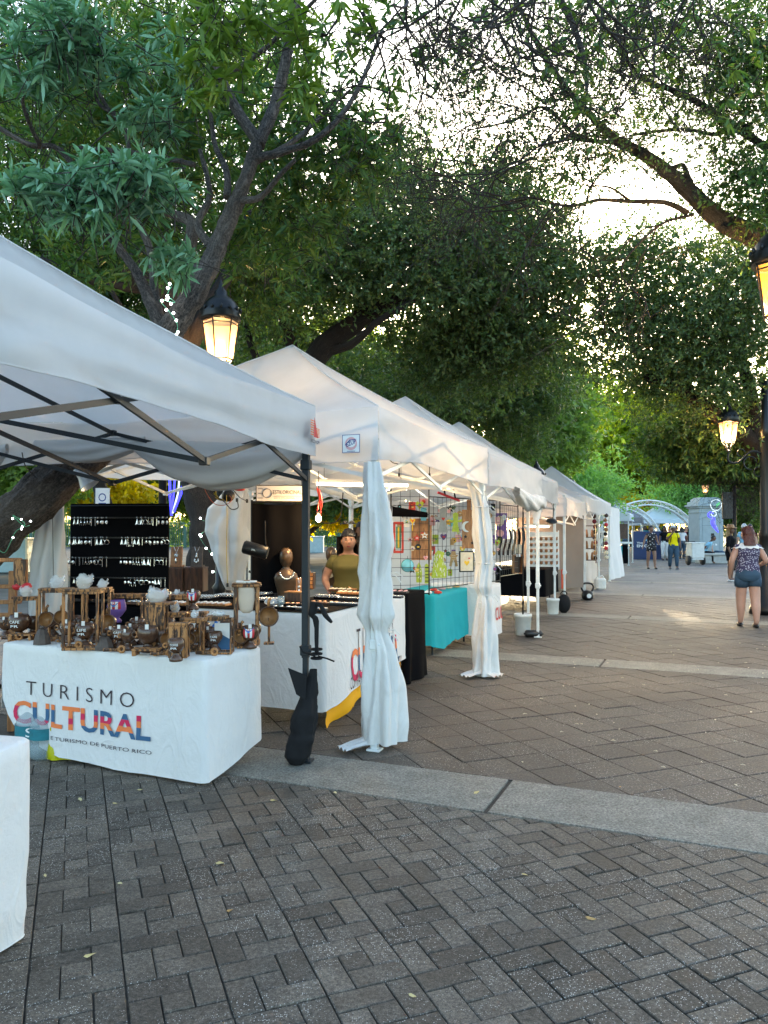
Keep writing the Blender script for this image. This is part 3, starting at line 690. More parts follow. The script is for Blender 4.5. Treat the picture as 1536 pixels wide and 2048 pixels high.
def twiggy(parent, starts, n_each, seed, r=.012, length=1.0, drop=-.2, mat='twig_dark', name='branchlets', spreadv=(1, .6, 1), depth=3):
    """thin forking branchlets, all one part"""
    rng = random.Random(seed); b = MB()
    def grow(p, d, L, r, lev):
        pts = [p]; q = p.copy(); dd = d.copy()
        for i in range(4):
            dd = (dd + Vector((rng.gauss(0, .28), rng.gauss(0, .2), rng.gauss(0, .28) + drop * .12))).normalized(); q = q + dd * (L / 4); pts.append(q.copy())
        b.tube(pts, [r, r * .9, r * .8, r * .68, r * .5], 4 if r < .012 else 5, 0, False)
        if lev > 0:
            for i in (2, 3, 4, 4):
                if rng.random() < .85:
                    nd_ = (dd + Vector((rng.gauss(0, .6), rng.gauss(0, .5), rng.gauss(0, .6)))).normalized(); grow(pts[i], nd_, L * rng.uniform(.5, .8), r * .58, lev - 1)
    for s in starts:
        p0 = W(*s[:3]); d0 = Vector(s[3]) if len(s) > 3 else Vector((0, 0, -1))
        for i in range(n_each):
            d = (d0.normalized() + Vector((rng.gauss(0, .35) * spreadv[0], rng.gauss(0, .3) * spreadv[1], rng.gauss(0, .35) * spreadv[2]))).normalized()
            grow(p0 + Vector((rng.gauss(0, .06), rng.gauss(0, .06), rng.gauss(0, .06))), d, length * rng.uniform(.7, 1.2), r, depth)
    o = b.build(name, mat, parent, True); o['kind'] = 'stuff'; return o

# ---- A: leaning tree between the first two tents, whorls of long blue-green leaves
tA = thing('leaning_tree', 'leaning rough barked tree rising between the first two tents, with long blue green leaves', 'tree', (-4.6, 6.6, 0))
pA = [Vector((-4.7, 6.7, -0.1)), Vector((-4.0, 6.5, .75)), W(-30, 1085, 6.3), W(60, 1010, 6.2), W(140, 940, 6.15), W(215, 860, 6.1), W(285, 745, 5.95), W(335, 668, 5.9), W(400, 570, 5.9), W(452, 450, 6.0), W(490, 360, 6.0), W(518, 280, 6.0)]
P = smooth_path(pA, 22); m = len(P); b = MB()
rad = [interp([0, .15, .3, .45, .55, .62, .8, .9, 1], [.24, .195, .165, .155, .13, .103, .068, .052, .048], i / (m - 1)) for i in range(m)]
b.tube(P, rad, 64, 0, True, None, .16, 3); Ln = 0
for i in range(m):                                      # furrowed bark
    if i: Ln += (P[i] - P[i - 1]).length
    for j in range(64):
        a = 2 * PI * j / 64; q = Vector((math.cos(a) * rad[i] * 17, math.sin(a) * rad[i] * 17, Ln * 4.5)); e = abs(noise.noise(q)) * 1.6 + .5 * abs(noise.noise(q * 2.3)); v_ = Vector(b.v[i * 64 + j]); b.v[i * 64 + j] = tuple(v_ + (v_ - P[i]).normalized() * (e - .35) * .17 * rad[i])
trk = bark_attr(b.build('trunk', 'bark_grey', tA, True), P, rad, 64)
def LA(pts, r0, r1, **k): limb(tA, pts, r0, r1, **k)
LA([(518, 285, 6.0), (470, 215, 6.0), (430, 130, 5.9), (405, 40, 5.8), (380, -60, 5.7)], .05, .03)
LA([(515, 290, 6.0), (548, 215, 6.1), (572, 120, 6.1), (590, 20, 6.1), (610, -80, 6.2)], .055, .03)
LA([(505, 318, 6.0), (560, 305, 6.0), (620, 285, 6.0), (675, 240, 6.1), (720, 170, 6.2), (765, 60, 6.3)], .036, .016)
LA([(500, 330, 6.0), (590, 280, 6.3), (660, 215, 6.6), (700, 180, 6.8)], .028, .012)
LA([(478, 400, 6.0), (520, 395, 5.9), (560, 350, 5.8), (590, 320, 5.7)], .030, .014)
LA([(455, 395, 6.0), (452, 340, 6.1), (430, 290, 6.2), (420, 220, 6.2)], .034, .016)
LA([(430, 500, 5.95), (395, 450, 6.1), (420, 390, 6.2), (400, 300, 6.3)], .040, .018)
LA([(400, 560, 5.9), (375, 520, 6.2), (385, 450, 6.3), (350, 430, 6.4), (330, 425, 6.4)], .075, .03)
LA([(330, 672, 5.9), (298, 600, 6.0), (270, 540, 6.0), (215, 470, 5.9), (190, 460, 5.8)], .060, .022)
LA([(325, 660, 5.9), (310, 590, 6.3), (300, 500, 6.5), (262, 420, 6.5), (240, 400, 6.4)], .045, .022)
LA([(262, 420, 6.4), (200, 400, 6.3), (120, 300, 6.3), (60, 290, 6.2), (-20, 245, 6.1)], .030, .02)
LA([(390, 330, 6.2), (300, 310, 6.2), (220, 300, 6.2), (150, 295, 6.2)], .022, .014)
LA([(260, 320, 6.2), (250, 260, 6.2), (215, 215, 6.2), (180, 160, 6.1), (130, 130, 6.0)], .022, .012)
LA([(245, 235, 6.2), (200, 210, 6.2), (185, 170, 6.2)], .018, .01)
LA([(80, 290, 6.2), (60, 250, 6.0), (45, 200, 5.8), (60, 160, 5.6)], .020, .01)
LA([(440, 160, 5.8), (500, 120, 5.4), (560, 70, 5.0), (640, -10, 4.8)], .022, .012)
whorl_crown('crown', [(150, 70, 5.0, 85, 60, .35, 46), (60, 130, 5.0, 70, 60, .3, 36), (170, 110, 5.2, 110, 60, .3, 34), (40, 30, 5.4, 90, 50, .4, 26),
    (190, 375, 4.7, 165, 50, .35, 70), (290, 365, 4.6, 95, 42, .3, 46), (110, 395, 4.7, 90, 42, .3, 34), (190, 430, 4.7, 80, 28, .25, 16), (350, 520, 5.2, 55, 38, .2, 16),
    (310, 245, 5.4, 90, 30, .3, 22), (330, 120, 5.6, 60, 90, .3, 20)], 'leaf_bluegreen', tA, .130, .024, 11, 3, dens=1.15)
whorl_crown('olive_leaves', [(420, 120, 4.6, 75, 95, .25, 34), (470, 30, 4.6, 110, 45, .3, 24), (615, 175, 4.9, 40, 60, .2, 12), (560, 60, 4.8, 90, 50, .3, 16), (690, 40, 5.0, 70, 40, .3, 10)], 'leaf_olive', tA, .125, .026, 9, 4, up=-.35, dens=1.1)
whorl_crown('inner_leaves', [(200, 200, 6.8, 260, 190, .9, 520), (520, 230, 7.0, 220, 210, .8, 420), (640, 330, 7.0, 140, 130, .6, 230), (320, 480, 7.0, 240, 100, .5, 190), (120, 560, 6.9, 150, 80, .5, 90), (540, 480, 7.2, 160, 80, .5, 120), (760, 260, 7.2, 90, 130, .5, 60)], 'leaf_deep', tA, .125, .026, 10, 5, dens=.95)
twiggy(tA, [(700, 20, 5.2, (.3, 0, -.7)), (800, -60, 4.9, (-.2, 0, -1)), (860, -80, 5.2, (-.3, 0, -1)), (960, -60, 5.0, (-.5, 0, -1)), (1020, -90, 4.8, (-.25, 0, -1)), (1060, -80, 4.8, (.1, 0, -1)), (1150, -80, 4.7, (.02, 0, -1)), (1240, -100, 5, (-.2, 0, -1)), (1420, -80, 5.2, (-.4, 0, -1))], 3, 11, .011, .62, .1)
whorl_crown('hanging_leaves', [(860, 90, 5.4, 190, 110, .5, 34), (1150, 60, 5.2, 120, 120, .5, 24), (1160, 230, 5.2, 60, 90, .3, 8), (1350, 60, 5.6, 180, 90, .5, 26), (760, 60, 5.4, 60, 80, .3, 12), (1480, 160, 5.6, 60, 120, .4, 12)], 'leaf_deep', tA, .095, .022, 8, 6, up=-.5)

# ---- A2: dark tree behind the jewellery stall
tB = thing('dark_trunk_tree', 'dark furrowed tree trunk wound with fairy lights behind the jewellery stall', 'tree', (-2.45, 10.3, 0))
limb3(tB, [Vector((-2.3, 10.3, -.1)), Vector((-2.35, 10.3, .8)), W(418, 1060, 10.3), W(398, 960, 10.3), W(375, 800, 10.2), W(360, 690, 10.1), W(330, 600, 10), W(250, 520, 9.8)], .30, .15, 'trunk', 'bark_dark', 14, flare=.5)
limb(tB, [(365, 720, 10.1), (420, 610, 10.2), (470, 520, 10.4), (500, 420, 10.6)], .14, .06, mat='bark_dark')
limb(tB, [(300, 580, 10), (180, 560, 9.8), (80, 520, 9.6), (0, 500, 9.5)], .08, .04, mat='bark_dark')
limb(tB, [(345, 640, 10), (300, 700, 9.8), (210, 560, 9.6)], .05, .03, mat='bark_dark')
small_crown('crown', [(120, 480, 10.8, 260, 150, 1.2, 150), (330, 330, 11.5, 330, 240, 1.4, 240), (230, 560, 11, 240, 110, .8, 120), (60, 200, 11, 200, 260, 1.0, 130), (500, 540, 12, 120, 110, .7, 70), (380, 60, 12.5, 280, 110, 1, 120)], 'leaf_deep', tB, (.10, .03), 18, 12, .30, .4, 21, True, dens=0.55)

# ---- B: big oak, centre
tC = thing('oak_tree', 'broad dark small leaved oak arching over the stalls', 'tree', (-2.0, 14.5, 0))
limb3(tC, [W(552, 1260, 14.5), W(556, 1100, 14.5), W(560, 950, 14.3), W(580, 820, 14), W(640, 705, 14), W(720, 640, 14.2), W(820, 590, 14.5), W(930, 560, 15), W(1030, 590, 15.4)], .34, .08, 'trunk', 'bark_dark', 14)
limb(tC, [(700, 655, 14.1), (760, 560, 14.4), (800, 470, 14.8), (850, 380, 15)], .13, .04, mat='bark_dark')
limb(tC, [(610, 760, 14), (570, 650, 14.2), (560, 540, 14.4), (600, 430, 14.6)], .14, .05, mat='bark_dark')
limb(tC, [(640, 705, 14), (700, 690, 13.8), (760, 640, 13.5), (830, 600, 13.3)], .10, .04, mat='bark_dark')
limb(tC, [(570, 860, 14), (530, 760, 14.3), (490, 640, 14.5), (520, 560, 14.5)], .09, .05, mat='bark_dark')
small_crown('crown', [(760, 500, 14.2, 300, 130, 1.6, 360), (960, 560, 14.8, 200, 160, 1.6, 330), (620, 560, 14.5, 170, 120, 1.2, 120), (860, 440, 15, 200, 70, 1.2, 110), (1030, 660, 15.4, 100, 100, 1.0, 120), (520, 700, 15, 110, 90, .7, 40), (900, 700, 15.6, 190, 90, 1.0, 170), (1060, 500, 15, 80, 60, .8, 30), (1110, 560, 15.5, 70, 130, .8, 46), (1000, 380, 15, 120, 60, .8, 60), (800, 330, 15, 120, 60, .8, 50)], 'leaf_oak', tC, (.095, .045), 22, 13, .36, .45, 31, dens=0.36)

tD = thing('spreading_tree', 'bushy dark green tree with slanting trunk behind the third and fourth tents', 'tree', (3.0, 21, 0))
limb3(tD, [Vector((2.2, 21.2, -.1)), W(900, 940, 21), W(930, 820, 21), W(965, 750, 21), W(990, 690, 21), W(1040, 620, 21.4)], .30, .10, 'trunk', 'bark_dark', 12)
limb(tD, [(960, 755, 21), (1000, 740, 21), (1060, 720, 21.2), (1100, 700, 21.4)], .12, .05, mat='bark_dark')
limb(tD, [(930, 820, 21), (880, 740, 21.3), (860, 660, 21.6)], .14, .05, mat='bark_dark')
small_crown('crown', [(960, 770, 20.5, 160, 80, 1.8, 260), (880, 720, 21.5, 150, 90, 1.5, 200), (1040, 740, 21, 110, 90, 1.6, 200), (840, 800, 19, 110, 60, 1.0, 90), (1010, 860, 22, 80, 50, 1.0, 60), (700, 740, 20, 130, 90, 1.0, 60)], 'leaf_oak', tD, (.13, .055), 20, 12, .42, .55, 41, dens=0.40)

# ---- C: right hand tree, long grey limb over the promenade
tE = thing('overhanging_tree', 'sparse tree reaching a long pale barked limb over the promenade', 'tree', (6.6, 9.6, 0))
limb3(tE, [Vector((6.9, 9.6, -.1)), Vector((6.7, 9.5, 2.0)), Vector((6.1, 9.3, 3.9)), W(1640, 520, 9.2), W(1536, 480, 9), W(1440, 440, 8.9), W(1365, 370, 8.8), W(1295, 315, 8.7), W(1232, 282, 8.6)], .22, .045, 'trunk', 'bark_mid', 16, flare=.6)
limb(tE, [(1236, 284, 8.6), (1190, 240, 8.5), (1120, 160, 8.4), (1060, 60, 8.3), (1010, -60, 8.2)], .05, .018, mat='bark_mid')
limb(tE, [(1375, 425, 8.9), (1330, 405, 8.8), (1260, 403, 8.7), (1200, 400, 8.6), (1135, 412, 8.5), (1060, 395, 8.4), (1010, 405, 8.3)], .035, .010, mat='bark_mid')
limb(tE, [(1260, 402, 8.7), (1220, 375, 8.6), (1175, 372, 8.5)], .018, .008, mat='bark_mid')
limb(tE, [(1500, 250, 8.6), (1430, 268, 8.5), (1380, 260, 8.5), (1320, 262, 8.4), (1260, 272, 8.4)], .028, .014, mat='bark_mid')
limb(tE, [(1540, 300, 8.6), (1450, 240, 8.5), (1370, 190, 8.4), (1290, 160, 8.3), (1250, 110, 8.2), (1230, 40, 8.2)], .05, .015, mat='bark_mid')
limb(tE, [(1250, 285, 8.6), (1160, 275, 8.5), (1090, 215, 8.4), (1030, 240, 8.3), (940, 260, 8.2)], .028, .009, mat='bark_mid')
limb(tE, [(1390, 385, 8.8), (1375, 350, 8.7), (1365, 330, 8.7), (1345, 335, 8.7)], .035, .02, mat='bark_mid')
limb(tE, [(1385, 430, 8.9), (1320, 450, 8.8), (1250, 520, 8.7), (1245, 560, 8.7)], .020, .007, mat='bark_mid')
limb(tE, [(1100, -40, 6), (1150, 60, 6), (1172, 140, 6), (1170, 200, 6), (1150, 240, 6.1)], .03, .01, mat='bark_mid')
twiggy(tE, [(1060, 395, 8.4, (-1, 0, .1)), (1120, 410, 8.5, (-1, 0, -.4)), (1180, 400, 8.6, (-.8, 0, -.6)), (1180, 372, 8.5, (-1, 0, .3)), (1232, 282, 8.6, (-1, 0, -.1)), (1232, 282, 8.6, (-1, 0, -.6)), (1090, 215, 8.4, (-1, 0, 0)), (1150, 240, 6.1, (-.6, 0, -.8)), (1120, 160, 8.4, (-1, 0, .3)),
    (960, 255, 8.2, (-1, 0, -.3)), (1290, 160, 8.3, (-.8, 0, .5)), (1370, 190, 8.4, (-.3, 0, 1)), (1260, 272, 8.4, (-1, 0, .4)), (1010, 405, 8.3, (-1, 0, 0)), (1060, 60, 8.3, (-1, 0, 0)), (1450, 240, 8.5, (0, 0, 1)), (1245, 560, 8.7, (-.3, 0, -1)), (1320, 450, 8.8, (-.5, 0, -.8))], 2, 12, .011, .85, .1, name='branchlets')
twiggy(tE, [(900, 180, 8.2, (-.3, 0, -1)), (980, 120, 8.2, (-.6, 0, -1)), (820, 250, 8.2, (-.2, 0, -1)), (870, 330, 8.5, (.6, 0, -.3)), (1000, 300, 8.4, (-.4, 0, -.6)), (940, 400, 9, (.5, 0, -.4)), (1400, 120, 8.4, (.3, 0, .6)), (1450, 60, 8.4, (-.3, 0, -.8)), (850, 60, 8, (.2, 0, -1))], 2, 13, .010, .9, .3, name='branchlets')
small_crown('crown', [(1040, 250, 8.4, 230, 170, .8, 50), (880, 350, 9.0, 150, 100, .8, 40), (1180, 130, 8.3, 190, 150, .8, 80), (1400, 120, 8.4, 170, 150, .8, 120), (1130, 330, 8.4, 130, 70, .5, 34), (1480, 240, 8.4, 90, 90, .6, 60), (1000, 60, 8.2, 160, 110, .7, 40), (1320, 250, 8.4, 120, 70, .5, 26), (860, 130, 8.4, 90, 150, .5, 12)], 'leaf_oak', tE, (.055, .025), 12, 8, .26, .34, 51, dens=0.62)
small_crown('edge_leaves', [(1500, 380, 8.6, 70, 90, .5, 60), (1520, 120, 8.2, 60, 160, .5, 50), (1230, 30, 8.2, 150, 60, .5, 36)], 'leaf_deep', tE, (.07, .03), 14, 10, .22, .3, 52, dens=0.5)

tF = thing('thick_tree', 'dense dark tree with low leaning limb behind the far right lamps', 'tree', (8.8, 15.6, 0))
limb3(tF, [Vector((8.6, 15.6, -.1)), Vector((8.5, 15.6, 1.6)), W(1530, 930, 15.5), W(1500, 880, 15.3), W(1440, 835, 15), W(1390, 800, 14.8), W(1340, 765, 14.6), W(1290, 755, 14.5)], .26, .07, 'trunk', 'bark_dark', 12)
limb(tF, [(1510, 890, 15.3), (1500, 780, 15.2), (1460, 660, 15), (1430, 560, 15)], .16, .06, mat='bark_dark')
limb(tF, [(1390, 800, 14.8), (1350, 700, 14.8), (1300, 620, 14.8)], .07, .03, mat='bark_dark')
limb(tF, [(1340, 765, 14.6), (1280, 700, 14.6), (1220, 660, 14.6)], .05, .02, mat='bark_dark')
small_crown('crown', [(1380, 600, 14.4, 200, 150, 1.3, 250), (1270, 680, 14.6, 140, 110, 1.0, 130), (1450, 720, 14.8, 130, 120, 1.2, 200), (1300, 520, 14.6, 170, 70, 1.0, 90), (1500, 560, 14.6, 90, 160, 1.0, 130), (1210, 600, 14.6, 80, 60, .6, 26), (1340, 780, 14.8, 90, 50, .8, 50)], 'leaf_oak', tF, (.085, .038), 18, 12, .34, .42, 61, dens=0.42)
small_crown('low_leaves', [(1440, 915, 16.4, 90, 55, .7, 110), (1380, 880, 16.4, 70, 50, .7, 50), (1505, 960, 16.4, 55, 70, .6, 60), (1500, 870, 16.4, 50, 80, .6, 60)], 'leaf_deep', tF, (.12, .04), 18, 12, .3, .4, 62, True, zmin=2.6, dens=1.0)

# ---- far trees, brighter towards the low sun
def far_tree(label, cat, blobs, mat, base, leaf, seed, r=.25, dens=14, spread=.6, tl=.7, name='tree', top=None):
    t = thing(name, label, cat, (base[0], base[1], 0), group='trees beyond the promenade')
    c = W(blobs[0][0], blobs[0][1], blobs[0][2])
    limb3(t, [Vector((base[0], base[1], -.1)), Vector((base[0] * .6 + c.x * .4, base[1], c.z * .45)), c], r, r * .35, 'trunk', 'bark_dark', 8)
    small_crown('crown', blobs, mat, t, leaf, dens, 12, spread, tl, seed, wood=False)
def bt(px, Y): v = W(px, 1057, Y); return (v.x, v.y)
far_tree('bright green young tree just behind the fourth tent', 'tree', [(1085, 860, 27, 60, 70, 1.2, 90), (1060, 900, 27, 50, 50, 1.0, 40), (1110, 800, 27, 40, 50, 1.0, 26)], 'leaf_bright', bt(1095, 27), (.22, .11), 71, .14)
far_tree('pale feathery green tree above the far white tents', 'tree', [(1165, 975, 34, 75, 34, 2.0, 90), (1140, 950, 34, 50, 25, 1.5, 30)], 'leaf_pale', bt(1150, 34), (.18, .06), 72, .12)
far_tree('rounded light green tree above the grey pillar', 'tree', [(1378, 985, 46, 45, 40, 2.0, 110)], 'leaf_pale', bt(1378, 46), (.24, .10), 73, .16)
far_tree('tall yellow green sunlit tree at the end of the promenade', 'tree', [(1265, 890, 60, 100, 55, 4, 110), (1200, 870, 60, 60, 60, 3, 40), (1310, 900, 60, 70, 55, 3, 60), (1330, 830, 60, 60, 50, 3, 18)], 'leaf_yellow', bt(1300, 60), (.46, .22), 74, .3, 16, 1.3, 1.3)
far_tree('bright leafy tree left of the white arch', 'tree', [(1215, 985, 70, 80, 40, 3, 90), (1150, 940, 72, 80, 40, 3, 60), (1110, 970, 70, 60, 50, 3, 50)], 'leaf_bright', bt(1200, 70), (.52, .26), 75, .35, 16, 1.1, 1.1)
far_tree('leafy tree far above the white arch', 'tree', [(1300, 980, 80, 90, 30, 4, 90), (1250, 965, 80, 70, 30, 4, 50), (1390, 955, 78, 80, 44, 4, 80)], 'leaf_bright', bt(1330, 80), (.60, .30), 76, .35, 16, 1.1, 1.1)
far_tree('golden tree glowing under the white arch', 'tree', [(1280, 1025, 62, 42, 14, 3, 60)], 'leaf_gold', bt(1265, 66), (.40, .2), 77, .2, 14, .7, .7)
far_tree('olive tree behind the black lamp post at the far right', 'tree', [(1500, 970, 46, 60, 90, 2, 130), (1470, 1010, 48, 60, 40, 2, 60)], 'leaf_olive', bt(1510, 46), (.28, .09), 78, .25, 16, .8, .8)
far_tree('thin topped tree in the gap of sky over the promenade', 'tree', [(1180, 800, 48, 70, 60, 3, 34), (1120, 760, 48, 60, 60, 3, 26), (1290, 790, 46, 60, 40, 2, 20)], 'leaf_yellow', bt(1160, 48), (.30, .13), 79, .25, 10, 1.0, 1.0)
far_tree('green hedge like tree behind the fence at the far left', 'tree', [(20, 960, 24, 110, 60, 1.5, 110), (-60, 900, 24, 120, 120, 1.5, 90)], 'leaf_bright', bt(-70, 24), (.24, .10), 80, .25, 18, .5, .6)
far_tree('golden flowering tree behind the black earring board', 'tree', [(215, 985, 28, 70, 22, 1.2, 70)], 'leaf_gold', bt(215, 28), (.22, .12), 81, .12, 14, .4, .5)
far_tree('leafy green tree between the earring board and the dark trunk', 'tree', [(300, 970, 32, 90, 50, 1.5, 110), (400, 980, 33, 60, 40, 1.2, 50)], 'leaf_olive', bt(230, 32), (.26, .12), 82, .2, 16, .5, .6)
far_tree('golden leaved tree seen behind the seated stall keeper', 'tree', [(690, 1010, 38, 90, 26, 1.5, 90)], 'leaf_gold', bt(560, 38), (.28, .14), 83, .2, 14, .5, .6)
far_tree('dark green tree behind the jewellery sign', 'tree', [(640, 960, 34, 150, 40, 1.5, 150), (500, 950, 34, 100, 50, 1.5, 90)], 'leaf_deep', bt(585, 34), (.28, .13), 84, .25, 16, .6, .6)
far_tree('tall dark tree closing the view behind the first tent', 'tree', [(120, 720, 22, 260, 150, 2, 130), (420, 760, 22, 200, 150, 2, 90)], 'leaf_deep', bt(250, 22), (.17, .07), 85, .3, 20, .5, .6)
far_tree('tall sunlit tree showing yellow through the oak', 'tree', [(680, 760, 30, 180, 100, 2, 120), (480, 640, 30, 160, 120, 2, 90)], 'leaf_yellow', bt(540, 30), (.22, .10), 86, .3, 16, .6, .7)
# ================================================================ TENTS
def tent(label, A, ang, size=3.05, eave=2.40, vh=0.36, peak=3.33, frame='frame_white', cloth='tent_white', group='white pop-up tents in the row',
         legs=(1, 1, 1, 1), trusses=(1, 1, 1, 1), wr=1.0, seed=1, sizeb=None, legw=.035, res=30, feet=True, bars=True, legoff=0.02, ridge=0.0):
    """A: front near corner; front side runs along ang, the tent lies to its left. corners: 0 A, 1 far front, 2 far back, 3 near back"""
    u = Vector((math.sin(ang), math.cos(ang), 0)); l = Vector((-math.cos(ang), math.sin(ang), 0)); sb = sizeb or size
    A = Vector((A[0], A[1], 0)); t = thing('pop_up_tent', label, 'tent', tuple(A), 0, group)
    Cn = [A, A + u * size, A + u * size + l * sb, A + l * sb]; ctr = (Cn[0] + Cn[2]) / 2
    def roof(a, b_):
        p = A + u * (size * a) + l * (sb * b_); d = 1 - max(abs(2 * a - 1), abs(2 * b_ - 1))
        ca = min(abs(2 * a - 1), abs(2 * b_ - 1)) / max(1e-6, max(abs(2 * a - 1), abs(2 * b_ - 1)))   # 1 on the hips
        z = eave + (peak - eave) * (d ** 1.04) - .10 * math.sin(PI * min(1, d)) * (1 - ca ** 3) - .035 * math.sin(PI * min(1, d))
        z -= .06 * (1 - ca) * max(0, 1 - d * 5)
        z += wr * (.010 * noise.noise((p.x * 2.2, p.y * 2.2, seed)) + .012 * noise.noise((p.x * 1.1 + 5 * ca, p.y * 1.1, seed * 2)) * min(1, d * 4) + .005 * math.sin(26 * ca + 3 * d) * math.exp(-d * 5) * min(1, d * 20))
        return Vector((p.x, p.y, z))
    mb = MB(); rv = [roof(i / res, j / res) for j in range(res + 1) for i in range(res + 1)]; rf = []
    for j in range(res):
        for i in range(res):
            q0 = j * (res + 1) + i; q1 = q0 + 1; q2 = q1 + res + 1; q3 = q0 + res + 1
            rf += [(q0, q1, q3), (q1, q2, q3)] if i + j == res - 1 else [(q0, q1, q2), (q0, q2, q3)] if i == j else [(q0, q1, q2, q3)]
    mb.add(rv, rf); mb.build('roof', cloth, t, True)
    m2 = MB()                                     # seams on the hips
    for i in range(4):
        P = []
        for k in range(res // 2 + 1):
            s = k / (res // 2); aa = (0, 1, 1, 0)[i]; bb = (0, 0, 1, 1)[i]; P.append(roof(lerp(aa, .5, s), lerp(bb, .5, s)) + Vector((0, 0, .003)))
        m2.tube(P, .006, 6)
    m2.build('seam', cloth, t, True)
    for i in range(4):
        a, b_ = Cn[i], Cn[(i + 1) % 4]; n = (b_ - a).normalized().cross(Vector((0, 0, 1))) ; L = (b_ - a).length
        def val(s, v, a=a, b_=b_, n=n, L=L, i=i):
            p = a.lerp(b_, s); x = s * L; 
            ztop = eave - .06 * (4 * s * (1 - s)) * .5
            if v == 0: ztop = roof(*{0: (s, 0), 1: (1, s), 2: (1 - s, 1), 3: (0, 1 - s)}[i]).z
            slack = .035 * math.sin(PI * s) * wr
            hh = vh * (1 + .04 * noise.noise((x * 1.5, seed, i)) * wr) - .02 * math.sin(PI * s * 2) * wr
            dc = min(x, L - x); cr = math.exp(-dc * 3.2)
            w = wr * (.028 * math.sin(v * 9 + x * 2 + i) * cr + .030 * noise.noise((x * 1.1, v * 1.8, seed + i * 3)) * v + .012 * noise.noise((x * 5, v * 3 + x * 2, seed)) * (0.3 + v))
            if ridge: w += ridge * (.9 * math.sin(v * 13 + 1.3 * noise.noise((x * .6, seed, i)) * 3 + x * .5) + .6 * noise.noise((x * .5, v * 9, seed))) * min(1, dc * 1.5) * (.35 + v)
            edge = min(1, dc * 12)
            q = p + n * (w * edge + .006 + .012 * v * edge); q.z = ztop - hh * v + slack * v; return q
        mb = MB(); mb.sheet(val, 44 if res > 20 else 16, 14 if res > 30 else 8 if res > 20 else 4); o = mb.build('valance', cloth, t, True)
        mb = MB(); P = [val(k / 44, 1.0) for k in range(45)]; mb.tube(P, .004, 4)
        OFF[o.name] = tuple(A); mb.build('hem', cloth, o, True)
    cin = [c + (ctr - c).normalized() * (.045 + legoff) for c in Cn]; rzl = -ang
    for i in range(4):
        if not legs[i]: continue
        mb = MB(); c = cin[i]; mb.box((c.x, c.y, 1.0 + .02), (legw, legw, 2.04), 0, rz=rzl, bev=.003)
        mb.box((c.x, c.y, 1.45), (legw + .010, legw + .010, 1.5), 0, rz=rzl, bev=.003)
        o = mb.build('leg', frame, t); OFF[o.name] = tuple(A)
        mb = MB(); mb.box((c.x, c.y, .012), (.10, .085, .016), 0, rz=rzl, bev=.004); mb.box((c.x, c.y, .035), (legw + .014, legw + .014, .035), 0, rz=rzl, bev=.003); mb.build('foot_plate', frame, o)
        mb = MB(); mb.box((c.x, c.y, .75), (legw + .028, legw + .028, .07), 0, rz=rzl, bev=.006); mb.ball((c.x + .03, c.y - .03, .75), .014, 8); mb.build('slider', frame, o)
        mb = MB(); mb.box((c.x, c.y, 2.0), (legw + .03, legw + .03, .07), 0, rz=rzl, bev=.006); mb.build('bracket', frame, o)
    if bars:
        w, h = .014, .026; hi, lo = eave - .14, eave - .50
        for i in range(4):
            if not trusses[i]: continue
            a, b_ = cin[i], cin[(i + 1) % 4]
            for k in range(2):
                p, q = a.lerp(b_, k / 2), a.lerp(b_, (k + 1) / 2); n = (b_ - a).normalized().cross(Vector((0, 0, 1))) * .009
                f = (lambda v, z, s=1: Vector((v.x, v.y, z)) + n * s)
                z0, z1 = (hi, lo)
                for (za, zb, s) in ((z0, z1, 1), (z1, z0, -1)):
                    mb = MB(); mb.bar(f(p, za, s), f(q, zb, s), w, h); mb.build('truss_bar', frame, t)
                for (jp, jz, js) in ((p.lerp(q, .5), (hi + lo) / 2, .032), (q, hi, .045), (q, lo, .045)):
                    mb = MB(); mb.box(f(jp, jz, 0), (js, js, js * .9), rz=rzl, bev=.004); mb.build('joint', 'plastic_black' if frame == 'frame_dark' else frame, t)
        for i in range(4):                        # inner bars to the centre pole
            a = cin[i].lerp(cin[(i + 1) % 4], .5)
            for (za, zb, zc) in ((hi, lo + .02, hi + .25), (lo, hi + .06, lo + .30)):
                p = Vector((a.x, a.y, za)); m = a.lerp(ctr, .5); m = Vector((m.x, m.y, (za + zb) / 2 + .10)); q = Vector((ctr.x, ctr.y, zc))
                mb = MB(); mb.bar(p, q, w, h); mb.build('truss_bar', frame, t)
        mb = MB(); mb.box((ctr.x, ctr.y, (lo + peak) / 2 + .08), (.03, .03, peak - lo - .22), rz=rzl, bev=.003); mb.box((ctr.x, ctr.y, lo + .3), (.08, .08, .05), rz=rzl, bev=.01); mb.ball((ctr.x, ctr.y, peak - .06), (.05, .05, .04), 10)
        mb.build('centre_pole', frame, t)
    return t, Cn, u, l
A1 = R(13.8)
t1, C1, u1, l1 = tent('nearest white tent on a dark frame over the wooden coffee ware', (-1.20, 2.28), A1, 3.05, 2.40, .33, 3.30, 'frame_dark', legs=(1, 1, 1, 0), seed=2, res=40, ridge=.014)
A2 = R(22.0)
t2, C2, u2, l2 = tent('white tent with square emblem on its valance over the jewellery stall', (-0.04, 5.41), A2, 3.05, 2.43, .37, 3.34, seed=5, res=40, wr=1.2)
p3 = (1.13, 8.30)
t3, C3, u3, l3 = tent('white tent over the turquoise table with hanging crafts', p3, A2, 3.05, 2.39, .36, 3.33, seed=8, legs=(0, 1, 1, 1))
t4, C4, u4, l4 = tent('white tent over the black clothed table, fourth along the row', (2.18, 11.46), R(20.3), 2.95, 2.42, .38, 3.42, seed=11)
t5, C5, u5, l5 = tent('low white tent beside the black kettlebell', (3.41, 14.4), R(21.5), 2.9, 2.15, .35, 2.95, seed=14, res=20)
